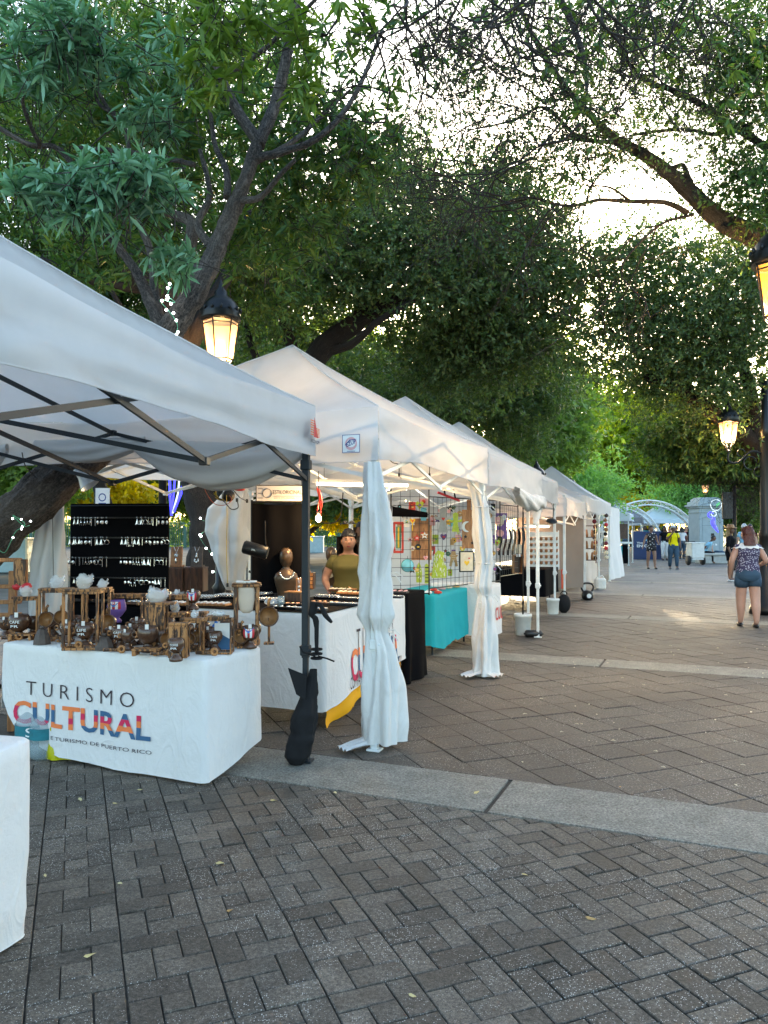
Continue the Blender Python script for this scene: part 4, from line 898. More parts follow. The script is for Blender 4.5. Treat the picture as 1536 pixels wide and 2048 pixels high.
t6, C6, u6, l6 = tent('white tent beside the white water jug', (4.55, 17.3), R(21.5), 2.95, 2.30, .36, 2.95, seed=17, res=20)
t7, C7, u7, l7 = tent('greyish white tent with pointed roof closing the near row', (5.66, 20.15), R(21.5), 3.0, 2.30, .34, 3.36, seed=20, res=20)

# prints on the valances
def on_valance(Cn, i, s0, s1, z0, z1, out=.045):
    a, b_ = Cn[i], Cn[(i + 1) % 4]; n = (b_ - a).normalized().cross(Vector((0, 0, 1)))
    def f(u, v): p = a.lerp(b_, lerp(s0, s1, u)) + n * out; p.z = lerp(z0, z1, v); return p
    return f
# side 3 of the second tent runs from the near back corner to the front corner
f = on_valance(C2, 3, .916, .961, 2.105, 2.235, .05)
sq = MB()
def quad(mb, f, u0, v0, u1, v1, mat, lift=0.0):
    mb.add([f(u0, v0), f(u1, v0), f(u1, v1), f(u0, v1)], [(0, 1, 2, 3)], mat)
e = MB(); n_ = (C2[0] - C2[3]).normalized().cross(Vector((0, 0, 1)))
fr = lambda k: (lambda u, v: f(u, v) + n_ * k)
mats = ['ink_navy', 'ink_white', 'ink_pink', 'ink_navy']
quad(e, fr(0), 0, 0, 1, 1, 1)
for (a, b_, c, d) in ((0, 0, 1, .03), (0, .97, 1, 1), (0, .03, .03, .97), (.97, .03, 1, .97)): quad(e, fr(.0015), a, b_, c, d, 0)
cp = [fr(.0012)(.5 + .34 * math.cos(k * PI / 12), .5 + .36 * math.sin(k * PI / 12)) for k in range(24)]; e.add(cp, [tuple(range(24))], 2)
cp = [fr(.0018)(.5 + .25 * math.cos(k * PI / 12), .52 + .22 * math.sin(k * PI / 12)) for k in range(24)]; e.add(cp, [tuple(range(24))], 1)
put_text(e, 'EZUP', lambda u, v: fr(.003)(.25 + .55 * u - .04 * v, .32 + .22 * v + .20 * u), 3, .02)
e.add([fr(.003)(*q) for q in ((.14, .42), (.42, .72), (.86, .74), (.44, .66), (.2, .42))], [(0, 4, 3, 1), (1, 3, 2)], 3)
quad(e, fr(.003), .27, .07, .73, .10, 0)
e.build('emblem', mats, t2)
f1 = on_valance(C1, 0, .925, .985, 2.13, 2.31, .05)
e = MB(); n1 = (C1[1] - C1[0]).normalized().cross(Vector((0, 0, 1)))
for k in range(7): quad(e, f1, 0, .30 + k * .085, .42, .34 + k * .085, 0); quad(e, f1, .62, .28 + k * .05, 1, .31 + k * .05, 0)
e.add([f1(.36, .25), f1(.84, .25), f1(.42, 1.0)], [(0, 1, 2)], 1); e.add([f1(.30, .30), f1(.34, .28), f1(.40, .9)], [(0, 1, 2)], 2)
put_text(e, 'ABCCANOPY', lambda u, v: f1(u * 1.0, .02 + .13 * v), 2, .02)
e.build('emblem', ['ink_orange', 'flag_red', 'ink_dark'], t1)

# white fabric bundled round the tent legs
def bundle(label, c, prof, seed, mat='curtain_white', tail=None, pole=None, grp='white curtains tied round the tent legs', lean=(0, 0), nf=5):
    t = thing('leg_curtain', label, 'curtain', (c[0], c[1], 0), 0, grp)
    zs = [p[0] for p in prof]; rs = [p[1] for p in prof]; ox = [p[2] if len(p) > 2 else 0 for p in prof]
    def fn(u, v):
        z = lerp(zs[0], zs[-1], v); r = interp(zs, rs, z); dx = interp(zs, ox, z); a = 2 * PI * u
        fold = .20 * math.sin(nf * a + 2.2 * z + seed) + .14 * math.sin((nf + 4) * a - 3.7 * z + seed * 2) + .13 * noise.noise((math.cos(a) * 1.7 + seed, math.sin(a) * 1.7, z * 2.6)) + .08 * noise.noise((math.cos(a) * 4, math.sin(a) * 4 + seed, z * 9))
        tie = min(abs(z - q) for q in TIES) if TIES else 9
        fold *= 1 + 1.0 * math.exp(-tie * 12)
        rr = r * (1 + fold); return (c[0] + dx + lean[0] * z + rr * math.cos(a), c[1] + lean[1] * z + rr * math.sin(a), z)
    TIES = [zs[i] for i in range(1, len(zs) - 1) if rs[i] < rs[i - 1] and rs[i] < rs[i + 1]]
    mb = MB(); mb.sheet(fn, 56, 90, closeu=True); mb.build('fabric', mat, t, True)
    for z in TIES:
        mb = MB(); r = interp(zs, rs, z); mb.torus((c[0] + interp(zs, ox, z), c[1], z), r * 1.06, .008, 18, 5, axis='Z')
        q = Vector((c[0] + interp(zs, ox, z) + r, c[1] - r * .6, z)); mb.tube([q, q + Vector((.05, -.01, -.02)), q + Vector((.09, -.01, -.07))], .005, 4); mb.tube([q, q + Vector((.06, -.01, .01)), q + Vector((.10, 0, -.03))], .005, 4); mb.build('tie', mat, t)
    if tail:
        for (dx, dy, ln, wd, hh) in tail:
            def tf(u, v, dx=dx, dy=dy): a = (u - .5) * wd; return (c[0] + dx * v * ln - dy * a, c[1] + dy * v * ln + dx * a, .02 + hh * (1 - v) ** 2 * (1 - abs(u - .5)) + .025 * abs(math.sin(u * 9 + v * 3)) )
            mb = MB(); mb.sheet(tf, 14, 10); mb.build('trailing_end', mat, t, True)
    return t
inA = C2[0] + (C2[2] - C2[0]).normalized() * .09
bundle('white curtain knotted round the front leg of the emblem tent', (C2[0].x - .005, C2[0].y + .15), [(.05, .135, .04), (.2, .14, .04), (.45, .13, .04), (.70, .095, .03), (.84, .056, -.0), (.95, .105, -.01), (1.25, .082, .0), (1.45, .105, .02), (1.75, .085, .0), (2.04, .05, -.02)], 1.3, tail=[(-.85, -.5, .30, .16, .10)], lean=(-.008, -.055))
bundle('white curtain tied round the leg between the jewellery and turquoise table tents', (C2[1].x - .05, C2[1].y - .01), [(.02, .14, .02), (.12, .12, .02), (.45, .108, .02), (.78, .075, .03), (.86, .048, .02), (.95, .085, .0), (1.2, .07, .03), (1.5, .085, .0), (1.8, .06, -.03), (2.05, .07, -.09)], 3.1, tail=[(-.8, -.6, .28, .18, .08), (.7, -.7, .22, .18, .07)])
b3 = C2[3]; bundle('white curtain hanging on the back leg beside the leaning trunk', (b3.x + .02, b3.y), [(.05, .16, -.03), (.6, .15, -.03), (1.2, .12, .0), (1.7, .09, .03), (2.1, .07, .05)], 5.5, mat='curtain_grey', nf=3)
b4 = C2[2]; bundle('white curtain gathered behind the jewellery between trunk and black backdrop', (b4.x - .08, b4.y - .3), [(.85, .05, .0), (.95, .12, .02), (1.25, .20, .0), (1.55, .23, -.02), (1.8, .21, 0), (1.98, .14, .05), (2.15, .09, .06)], 7.7, mat='curtain_grey', nf=4)

# rolled side wall slung under the far edge of the first tent
t = thing('rolled_side_wall', 'rolled white side wall sagging under the far edge of the nearest tent', 'tent wall', tuple(C1[1]))
a, b_ = C1[1], C1[2]; nn = (a - b_).normalized().cross(Vector((0, 0, 1)))
def swag(s0, s1, z0, z1, dep, th, seed):
    def fn(u, v):
        s = lerp(s0, s1, v); p = a.lerp(b_, s); arch = math.sin(PI * v) ** .8
        top = lerp(z0, z1, v); zc = top - dep * arch * .55; rz_ = (.03 + dep * .48 * arch); ry = (.02 + th * arch)
        an = 2 * PI * u; fo = 1 + .16 * math.sin(6 * an + v * 5 + seed) * arch + .1 * noise.noise((u * 5, v * 6, seed))
        q = p - nn * (-.02 + ry * math.sin(an) * fo) ; q.z = zc + rz_ * math.cos(an) * fo; return q
    mb = MB(); mb.sheet(fn, 30, 40, closeu=True); mb.build('fold', 'curtain_grey', t, True)
swag(.02, .46, 2.10, 2.20, .26, .07, 1); swag(.42, .72, 2.20, 2.20, .11, .05, 2); swag(.80, 1.0, 2.18, 2.14, .20, .07, 4)
swag_far = None
# rolled wall under the far corner of the third tent
t = thing('rolled_side_wall', 'cream side wall bunched under the front corner of the third tent', 'tent wall', tuple(C3[1]))
a, b_ = C3[1], C3[0]; nn = (b_ - a).normalized().cross(Vector((0, 0, 1)))
def fn(u, v):
    p = a.lerp(b_, lerp(.03, .62, v)); r = .05 + .05 * math.sin(PI * v); an = 2 * PI * u
    fo = 1 + .14 * math.sin(5 * an + v * 14) + .12 * noise.noise((u * 3, v * 12, 3))
    q = p + nn * (r * math.cos(an) * fo - .05); q.z = 2.02 - .12 * math.sin(PI * v) + r * 1.1 * math.sin(an) * fo - .22 * max(0, .25 - v) * 4 * .5; return q
mb = MB(); mb.sheet(fn, 24, 50, closeu=True); mb.build('roll', 'curtain_white', t, True)
P = [a.lerp(b_, .02) + Vector((0, 0, 1.98)), a.lerp(b_, .08) + Vector((0, 0, 1.85)), a.lerp(b_, .13) + Vector((0, 0, 1.70)), a.lerp(b_, .16) + Vector((0, 0, 1.62))]
mb = MB(); mb.tube(smooth_path(P, 5), [.08 - .055 * i / 15 for i in range(16)], 12, 0, True, None, .3, 4); mb.build('hanging_end', 'curtain_white', t, True)

# side walls of the far tents
def wall(label, p0, p1, z0, z1, mat, bulge=.1, flare=0.0, grp=None, seed=1):
    p0, p1 = Vector(p0), Vector(p1); n = (p1 - p0).to_3d().cross(Vector((0, 0, 1))).normalized(); L = (p1 - p0).length
    def fn(u, v): 
        q = p0.lerp(p1, u).to_3d(); q += n * (bulge * math.sin(PI * u) * (1 - v) * .4 + .03 * math.sin(u * L * 7 + v) * (1 - v * .5) + flare * (1 - v) ** 2 + .02 * noise.noise((u * 5, v * 4, seed)))
        q.z = lerp(z0, z1, v); return q
    mb = MB(); mb.sheet(fn, 40, 16); o = mb.build('side_wall', mat, None, True, False); return tag(o, label, 'tent wall', grp)
wall('white side wall bulging at the end of the near tent row', W(1213, 1057, 23.2).xy.to_3d(), W(1239, 1057, 26.4).xy.to_3d(), .03, 2.25, 'curtain_grey', .45, .10, seed=3)
wall('added pale screen wall covering the bright street behind the hanging craft stall', W(772, 1057, 11.5).xy.to_3d(), W(990, 1057, 13.4).xy.to_3d(), .35, 1.98, 'curtain_grey', .05, seed=9)  # added wall, screens off the overbright street behind the grids
wall('tan canvas back wall behind the leather goods', Vector((2.72, 15.9, 0)), Vector((4.3, 16.6, 0)), .3, 1.85, 'canvas_tan', .05, seed=4)
wall('pale side wall dropped behind the two hanging belt strips', C7[0] + l7 * .55, C7[0] + u7 * .1 + l7 * .1, .15, 1.98, 'curtain_grey', .1, seed=6)
wall('tan canvas side wall of the low tent', Vector((3.3, 17.9, 0)), Vector((4.55, 17.45, 0)), .3, 1.9, 'canvas_tan', .05, seed=5)

# ================================================================ STREET LAMPS
def lantern(t, c, s=1.0, amber=False, hang=False, detail=True, light=0.0, rot=0.0):
    c = Vector(c); g = 'lamp_glass_amber' if amber else 'lamp_glass'
    N = 6; r1, r0, H = .23 * s, .155 * s, .50 * s
    def ring(r, z, k): a = 2 * PI * k / N + rot; return c + Vector((r * math.cos(a), r * math.sin(a), z))
    for k in range(N):
        mb = MB(); mb.add([ring(r0, 0, k), ring(r0, 0, k + 1), ring(r1, H, k + 1), ring(r1, H, k)], [(0, 1, 2, 3)]); mb.build('pane', g, t)
    mb = MB()
    for k in range(N): mb.tube([ring(r0 * 1.02, 0, k), ring(r1 * 1.02, H, k)], .011 * s, 5)
    for (r, z, w) in ((r0, 0, .012), (r1, H, .02), (r1, H - .055 * s, .008)):
        mb.tube([ring(r * 1.01, z, k) for k in range(N + 1)], w * s, 5)
    mb.build('cage', 'iron_black', t)
    mb = MB(); mb.lathe([(.25, H), (.265, H + .03), (.25, H + .07), (.262, H + .10), (.235, H + .14), (.22, H + .20), (.17, H + .27), (.09, H + .32), (.075, H + .34), (.085, H + .37), (.07, H + .40), (.045, H + .42), (.05, H + .47), (.02, H + .50), (.028, H + .53), (0.0, H + .56)] if s == 1 else [(x * s, H + (z - .5) * s) for x, z in [(.25, .5), (.265, .53), (.25, .57), (.262, .6), (.235, .64), (.22, .70), (.17, .77), (.09, .82), (.085, .87), (.045, .92), (.02, 1.0), (0, 1.06)]], 24, c=tuple(c))
    for k in range(14):
        a = 2 * PI * k / 14; q = c + Vector((.255 * s * math.cos(a), .255 * s * math.sin(a), H + .13 * s)); mb.ball(q, (.022 * s, .022 * s, .035 * s), 6)
    mb.build('dome', 'iron_black', t, True)
    mb = MB()
    for k in range(N):
        a = 2 * PI * k / N + rot; p = ring(r0, 0, k); q = c + Vector((.03 * math.cos(a), .03 * math.sin(a), -.24 * s)); m_ = (p + q) / 2 + Vector((math.cos(a), math.sin(a), 0)) * -.02; mb.tube(smooth_path([p, m_, q], 4), .009 * s, 5)
    mb.lathe([(.035 * s, -.26 * s), (.05 * s, -.24 * s), (.03 * s, -.20 * s)], 10, c=tuple(c)); mb.build('lower_bracket', 'iron_black', t, True)
    mb = MB(); mb.ball(c + Vector((0, 0, .12 * s)), (.05 * s, .05 * s, .075 * s), 14); mb.build('bulb', 'bulb_warm', t, True)
    if light:
        L = bpy.data.lights.new('lamp_light', 'POINT'); L.energy = light; L.color = (1, .74, .46); L.shadow_soft_size = .08
        lo = bpy.data.objects.new('lamp_light', L); COL.objects.link(lo); lo.location = c + Vector((0, 0, .12 * s)) - t.location; lo.parent = t
def post(t, x, y, z1, r=.05, base=True, name='post'):
    mb = MB(); mb.lathe([(.20, 0), (.20, .10), (.17, .13), (.17, .38), (.13, .42), (.14, .47), (.09, .55), (.075, .80), (.095, .84), (r * 1.1, .90), (r, 1.6), (r * .95, z1 - .3), (r * 1.5, z1 - .28), (r * .9, z1 - .22), (r * .8, z1)], 18, c=(x, y, 0)); mb.build(name, 'iron_black', t, True)
t = thing('street_lamp', 'lit black lantern rising behind the peak of the emblem tent', 'street lamp', (-2.04, 9.6, 0), 0, 'black iron street lamps')
c = W(441, 719, 9.6); post(t, c.x, c.y, c.z - .24, .045); lantern(t, c, .97, light=60, rot=.3)
c = W(1562, 634, 8.0); t = thing('street_lamp', 'lit amber lantern cut by the photo edge under the pale limb', 'street lamp', (c.x, c.y, 0), 0, 'black iron street lamps')
post(t, c.x + .75, c.y, c.z - .1, .06)
mb = MB(); mb.tube(smooth_path([c + Vector((.75, 0, -.35)), c + Vector((.45, 0, -.30)), c + Vector((.15, 0, -.42)), c + Vector((0, 0, -.27))], 5), .022, 6); mb.build('arm', 'iron_black', t, True)
lantern(t, c, 1.1, True, light=260, rot=.1)
pl = W(1532, 1057, 14.2); t = thing('street_lamp', 'black lamp post behind the denim shorts woman, lit lantern on a scrolled arm', 'street lamp', (pl.x, pl.y, 0), 0, 'black iron street lamps')
mb = MB(); mb.lathe([(.30, 0), (.30, .12), (.26, .16), (.25, .60), (.21, .66), (.22, .75), (.15, .9), (.12, 1.4), (.14, 1.45), (.10, 1.55), (.09, 3.3), (.11, 3.35), (.07, 3.45), (.06, 4.3)], 20, c=(pl.x, pl.y, 0)); mb.build('post', 'iron_black', t, True)
c = W(1457, 884, 14.2); lantern(t, c, .74, light=40, rot=PI / 6)
mb = MB(); a0 = Vector((pl.x, pl.y, c.z - .25)); mb.tube(smooth_path([a0, a0 + Vector((-.25, 0, .08)), a0 + Vector((-.5, 0, -.12)), c + Vector((0, 0, -.36)), c + Vector((0, 0, -.2))], 6), .022, 6)
mb.torus((a0.x - .28, a0.y, a0.z - .14), .12, .014, 20, 5, arc=(0, 5)); mb.torus((a0.x - .12, a0.y, a0.z - .30), .09, .012, 20, 5, arc=(1, 6)); mb.torus((a0.x - .45, a0.y, a0.z + .05), .07, .012, 16, 5, arc=(0, 5)); mb.build('scroll_arm', 'iron_black', t, True)
pl = W(1469, 1057, 29.0); t = thing('street_lamp', 'slim black lamp post carrying a dark banner box before the grey pillar', 'street lamp', (pl.x, pl.y, 0), 0, 'black iron street lamps')
post(t, pl.x, pl.y, 4.0, .07)
mb = MB(); c = W(1455, 1011, 29.0); mb.box(c, (.40, .10, 1.02), bev=.02); mb.build('banner_box', 'plastic_black', t); mb = MB(); mb.box(c + Vector((0, -.052, .30)), (.34, .004, .04)); mb.build('strip', 'frame_dark', t)
mb = MB(); mb.bar((pl.x, pl.y, c.z + .48), (c.x - .2, c.y, c.z + .48), .03); mb.bar((pl.x, pl.y, c.z - .48), (c.x - .2, c.y, c.z - .48), .03); mb.build('bracket', 'iron_black', t)
lantern(t, (pl.x, pl.y, 4.25), .9)
for (px, py, Y, lb) in ((1073, 938, 19.5, 'black lantern dome poking above the fourth tent roof'), (1138, 957, 27, 'black lantern dome poking above the pointed far tent')):
    c = W(px, py + 4, Y); t = thing('street_lamp', lb, 'street lamp', (c.x, c.y, 0), 0, 'black iron street lamps'); sc = .9; post(t, c.x, c.y, c.z - .8 * sc, .05); lantern(t, (c.x, c.y, c.z - .72 * sc), sc)
# ================================================================ TABLES AND CLOTHS
def tablecloth(label, corners, ztop, hem, mat, name='tablecloth', amp=.012, freq=9, seed=1, r=.035, group=None, pinch=0.0, N=150, rows=14, flare=.02):
    """corners counter-clockwise from above; hem(side, s) is the height of the lower edge. returns the surface function for prints"""
    C_ = [Vector(c[:2]) for c in corners]; n = len(C_); per = []
    for i in range(n):
        a, b_ = C_[i], C_[(i + 1) % n]; L = (b_ - a).length; d = (b_ - a) / L; k = max(4, int(L * 16)); nrm = Vector((d.y, -d.x))
        for j in range(k + 1): per.append((a + d * (r + (L - 2 * r) * j / k), nrm, i, (r + (L - 2 * r) * j / k) / L))
        d2 = (C_[(i + 2) % n] - b_).normalized(); n2 = Vector((d2.y, -d2.x)); c0 = b_ - d * r - nrm * 0; cc = b_ - d * r - nrm * r
        for j in range(1, 4):
            a_ = j / 4; nn = (nrm * (1 - a_) + n2 * a_).normalized(); per.append((cc + nn * r, nn, i if a_ < .5 else (i + 1) % n, 1.0 if a_ < .5 else 0.0))
    def disp(x, y, k): 
        f = .5 * math.sin(freq * (x * .8 + y * .9) + seed) + .5 * math.sin(freq * 1.7 * (x * .7 - y) + seed * 2) + 1.4 * noise.noise((x * 3, y * 3, seed)) + .6 * noise.noise((x * 7, y * 7, k * 3 + seed)) + .8 * (1 - abs(noise.noise((x * 5 + k, y * 5, k * 1.5 + seed)))) ** 6 + .35 * noise.noise((x * 16, y * 16, k * 9))
        return amp * f * k ** 1.2 + flare * k - pinch * k * k
    def pt(i, s, z, out=0.0):
        a, b_ = C_[i], C_[(i + 1) % n]; d = (b_ - a).normalized(); nrm = Vector((d.y, -d.x)); p = a.lerp(b_, s); k = (ztop - z) / ztop
        q = p + nrm * (disp(p.x, p.y, k) + out); return Vector((q.x, q.y, z))
    mb = MB(); vs = []; m = len(per); cen = sum(C_, Vector((0, 0))) / n
    for (p, nr, i, s) in per: q = p - nr * .012; vs.append((q.x, q.y, ztop))
    for k in range(rows + 1):
        for (p, nr, i, s) in per:
            hz = hem(i, s); z = lerp(ztop - .010, hz, k / rows); kk = (ztop - z) / ztop; q = p + nr * disp(p.x, p.y, kk); vs.append((q.x, q.y, z))
    fs = [tuple(range(m))]
    for k in range(rows + 1):
        for j in range(m): j2 = (j + 1) % m; fs.append((k * m + j, (k + 1) * m + j, (k + 1) * m + j2, k * m + j2))
    mb.add(vs, fs)
    c0 = C_[0]; t = thing(name, label, 'tablecloth', (c0.x, c0.y, 0), 0, group); mb.build('cloth', mat, t, True)
    mb = MB(); P = []
    for (p, nr, i, s) in per: hz = hem(i, s); q = p + nr * (disp(p.x, p.y, (ztop - hz) / ztop)); P.append((q.x, q.y, hz + .004))
    mb.tube(P + [P[0]], .0035, 4); mb.build('hem', mat, t, True)
    return t, pt
def folding_table(label, corners, ztop, mat='plastic_white', group='folding tables under the stalls'):
    C_ = [Vector(c[:2]) for c in corners]; cen = sum(C_, Vector((0, 0))) / 4; t = thing('folding_table', label, 'table', (cen.x, cen.y, 0), 0, group)
    q = [c + (cen - c).normalized() * .03 for c in C_]; mb = MB(); mb.prism([tuple(p) for p in q], ztop - .05, ztop - .012); mb.build('tabletop', mat, t)
    for c in C_:
        p = c + (cen - c).normalized() * .16; mb = MB(); mb.tube([(p.x, p.y, 0), (p.x, p.y, ztop - .05)], .013, 8); mb.build('leg', 'frame_dark', t)
    return t
def print_turismo(pt, side, s_of, t, scale_note=None, full=True):
    pass
def face_sz(px, py, A, B):
    A = Vector((A[0], A[1])); B = Vector((B[0], B[1])); d = (B - A); n = Vector((d.y, -d.x)).normalized(); r = ray(px, py); o = Vector((0, 0, CAM_H))
    k = (A.dot(n) - 0) / (Vector((r.x, r.y)).dot(n)); p = o + r * k; return ((Vector((p.x, p.y)) - A).dot(d) / d.length_squared, p.z)
RED, ORA, BLU, DRK = 1, 2, 3, 0
CULT = [[RED, RED, RED, ORA], [RED, BLU, BLU, ORA], [ORA, BLU, BLU, ORA], [ORA, RED, ORA, ORA], [BLU, ORA, RED, ORA], [BLU, ORA, RED, BLU], [BLU, ORA, RED, BLU], [BLU, BLU, ORA, RED]]
CULT_X = [.135, .27, .365, .475, .61, .745, .895, 1.01]
def cult_mat(x, y):
    if x is None: return [.25, .5, .76]
    k = next(i for i, e in enumerate(CULT_X) if x <= e) if x <= 1.01 else 7
    return CULT[k][min(3, 0 if y < .25 else 1 if y < .5 else 2 if y < .76 else 3)]
def turismo(pt, side, t, A, B, boxes, small='E TURISMO DE PUERTO RICO', out=.006, nfix=(1, 1, 1)):
    """boxes: three (left, top, right, bottom) picture boxes read off the cloth face: ((pxL, pyTop), (pxR, pyBottom))"""
    mb = MB()
    def bx(pl, pr):
        (s0, z1), (s1, z0) = face_sz(*pl, A, B), face_sz(*pr, A, B); return s0, s1, z0, z1
    for body, (pl, pr), bold, mf in (('TURISMO', boxes[0], -.012, None), ('CULTURAL', boxes[1], .024, cult_mat), (small, boxes[2], -.004, None)):
        s0, s1, z0, z1 = bx(pl, pr)
        if body == 'TURISMO': body = 'T U R I S M O'
        put_text(mb, body, lambda u, v: pt(side, lerp(s0, s1, u), lerp(z0, z1, v), out), 0, bold, True, mf)
    mb.build('lettering', ['ink_dark', 'ink_red', 'ink_orange', 'ink_blue'], t)
# ---- long white cloth with the lettering (first table)
FL = (-2.70, 5.45); FR = (-1.09, 4.72); dv = Vector((.413, .911)) * .62
BR = (FR[0] + dv.x, FR[1] + dv.y); BL = (FL[0] + dv.x, FL[1] + dv.y)
def hem1(i, s):
    if i == 0: return interp([0, .03, .08, .14, .22, .32, .5, .7, 1], [.50, .32, .22, .14, .07, .035, .02, .015, .02], s)
    if i == 1: return interp([0, .4, 1], [.02, .05, .14], s)
    return .3
tc1, pt1 = tablecloth('long white tablecloth lettered TURISMO CULTURAL under the wooden coffee ware', [FL, FR, BR, BL], .765, hem1, 'table_white', amp=.013, freq=7, seed=3, pinch=.01, group='white lettered tablecloths')
turismo(pt1, 0, tc1, FL, FR, [((55, 1361), (271, 1415)), ((31, 1398), (303, 1483)), ((104, 1471), (305, 1509))])
folding_table('folding table hidden under the long lettered white cloth', [FL, FR, BR, BL], .76)
# ---- foreground cloth, cut by the photo edge
c0 = G(50, 1475, .765); A_ = (c0.x, c0.y); 
P0 = Vector(A_) + Vector((.035, .01)); l1_ = Vector((l1.x, l1.y)); u1_ = Vector((u1.x, u1.y)); cs = [P0, P0 + l1_ * .75, P0 + l1_ * .75 - u1_ * 1.75, P0 - u1_ * 1.75]
tablecloth('bright white tablecloth on the foreground table cut by the photo edge', cs, .765, lambda i, s: .015, 'table_white', amp=.022, freq=7, seed=8, r=.05, pinch=.05, flare=.02)
folding_table('folding table under the foreground white cloth', cs, .76)
# ---- jewellery tables, raised, L shaped
JA = Vector((-.46, 6.0)); JB = Vector((.215, 7.70)); ju = (JB - JA).normalized(); jl = Vector((-ju.y, ju.x))
wi = .60
cj = [JA, JB, JB + jl * wi, JA + jl * wi]
def hem2(i, s):
    if i == 0: return interp([0, .15, .4, .7, 1], [.14, .155, .20, .24, .27], s)
    return .14
JL = JA + jl * 1.30
cj2 = [JA, JB, JB + jl * wi, JA + ju * .62 + jl * wi, JA + ju * .62 + jl * 1.30, JL]
def hem2b(i, s):
    if i == 0: return interp([0, .1, .25, .45, .7, 1], [.145, .17, .215, .25, .27, .28], s)
    if i == 5: return interp([0, .5, 1], [.17, .15, .14], s)
    return .3
tc2, pt2 = tablecloth('white tablecloth lettered TURISMO CULTURAL wrapped round the raised jewellery table', cj2, .905, hem2b, 'table_white', amp=.015, freq=6, seed=12, r=.03, group='white lettered tablecloths')
turismo(pt2, 0, tc2, JA, JB, [((711, 1262), (783, 1280)), ((698, 1302), (794, 1325)), ((695, 1350), (800, 1348))] if False else [((711, 1258), (783, 1284)), ((698, 1300), (794, 1322)), ((695, 1349), (800, 1330))], small='COMPAÑIA DE TURISMO DE PUERTO RICO')
mb = MB(); 
def off_poly(P, d): c = sum(P, Vector((0, 0))) / len(P); return [p + (c - p).normalized() * d for p in P]
tk = [JA, JB, JB + jl * .74, JA + ju * .74 + jl * .74, JA + ju * .74 + jl * 2.75, JA + jl * 2.75]
mb.prism([tuple(p) for p in tk], .908, .914); 
o = tag(mb.build('table_cover', 'cloth_black', None, world=False), 'flat black cover spread over the raised jewellery table', 'tablecloth')
tb = JA + jl * 1.34
cb = [tb + ju * .01, tb + ju * .70, JA + jl * 2.73 + ju * .70, JA + jl * 2.73 + ju * .01]
tablecloth('black tablecloth on the rear jewellery table below the earring board', [cb[3], cb[0], cb[1], cb[2]], .900, lambda i, s: .05, 'cloth_black', amp=.012, seed=4)
t = thing('folding_table', 'raised folding table carrying the jewellery, black legs on risers', 'table', (JA.x, JA.y, 0), 0, 'folding tables under the stalls')
for (a_, b_) in ((.12, .15), (1.7, .15), (.12, 1.15), (1.65, .55), (.6, 1.2)):
    p = JA + ju * a_ + jl * b_; mb = MB(); mb.box((p.x, p.y, .20), (.05, .05, .40), bev=.004); mb.tube([(p.x, p.y, .3), (p.x, p.y, .88)], .014, 8); mb.build('leg', 'iron_black', t)
mb = MB(); mb.prism([tuple(p) for p in off_poly(cj2, .04)], .86, .893); mb.build('tabletop', 'plastic_white', t)
# yellow cloth showing below
def yel(label, s0, s1, z0, z1, seed, out=-.06):
    def fn(u, v):
        s = lerp(s0, s1, u); p = JA + ju * (s * 1.83) - jl * (out + .03 * math.sin(u * 11 + seed) * (1 - v) + .02 * noise.noise((u * 4, v * 4, seed)))
        zb = z0(u) if callable(z0) else z0; return (p.x, p.y, lerp(zb, z1, v))
    mb = MB(); mb.sheet(fn, 30, 10); o = mb.build('yellow_cloth', 'cloth_yellow', None, True, False); tag(o, label, 'cloth', 'yellow cloths under the jewellery table')
yel('yellow cloth showing below the lettered white cloth beside the weight bag', .02, .50, lambda u: .012 if u < .34 else (.012 + (u - .34) * .25 if u < .62 else .08 + .03 * math.sin(u * 8)), .36, 2, -.025)
yel('short yellow cloth end touching the ground beside the black drape', .88, 1.0, .012, .42, 5, -.05)
# black draped table beyond
K0 = JB + ju * .03; K1 = JB + ju * .62
tablecloth('black drape hanging to the ground at the end of the jewellery table', [K0, K1, K1 + jl * .7, K0 + jl * .7], .915, lambda i, s: .012 if i != 3 else .02, 'cloth_black', amp=.022, freq=16, seed=6, name='black_drape')
# turquoise table
Q0 = Vector((.60, 9.42)); qu = Vector((math.sin(R(24)), math.cos(R(24)))); ql = Vector((-qu.y, qu.x)); Q1 = Q0 + qu * 1.55
ct = [Q0, Q1, Q1 + ql * .72, Q0 + ql * .72]
def hem3(i, s): return interp([0, .2, .5, .52, .8, 1], [.12, .06, .13, .10, .12, .13], s) if i == 0 else .14
tct, ptt = tablecloth('turquoise tablecloth on the table of painted crafts', ct, .755, hem3, 'cloth_teal', amp=.02, freq=7, seed=21, flare=.03, r=.05)
folding_table('folding table whose dark foot shows under the turquoise cloth', ct, .75)
# white cloth table behind the second bundled curtain, black table, far white table
def simple_table(label, px, py, z, L, Wd_, mat, hemz, ang=22, seed=1, amp=.015):
    c = G(px, py, z); c = Vector((c.x, c.y)); du = Vector((math.sin(R(ang)), math.cos(R(ang)))); dl = Vector((-du.y, du.x))
    cc = [c, c + du * L, c + du * L + dl * Wd_, c + dl * Wd_]; return tablecloth(label, cc, z, hemz if callable(hemz) else (lambda i, s: hemz), mat, amp=amp, seed=seed, N=80), cc
(tw, ptw), cw = simple_table('white cloth with red lettering half hidden by the second bundled curtain', 985, 1170, .80, .5, .9, 'table_white', .10, seed=31)
(tk_, ptk), ck = simple_table('black tablecloth under the leather goods and small wooden houses', 1090, 1139, .78, 1.5, 1.7, 'cloth_black', lambda i, s: .25 if i in (0, 3) else .3, seed=32)
for s_ in ((.1, .1), (1.3, .1), (.1, 1.4), (.75, .1)):
    pass
t = thing('folding_table', 'folding table with thin dark legs under the black cloth', 'table', (ck[0].x, ck[0].y, 0), 0, 'folding tables under the stalls')
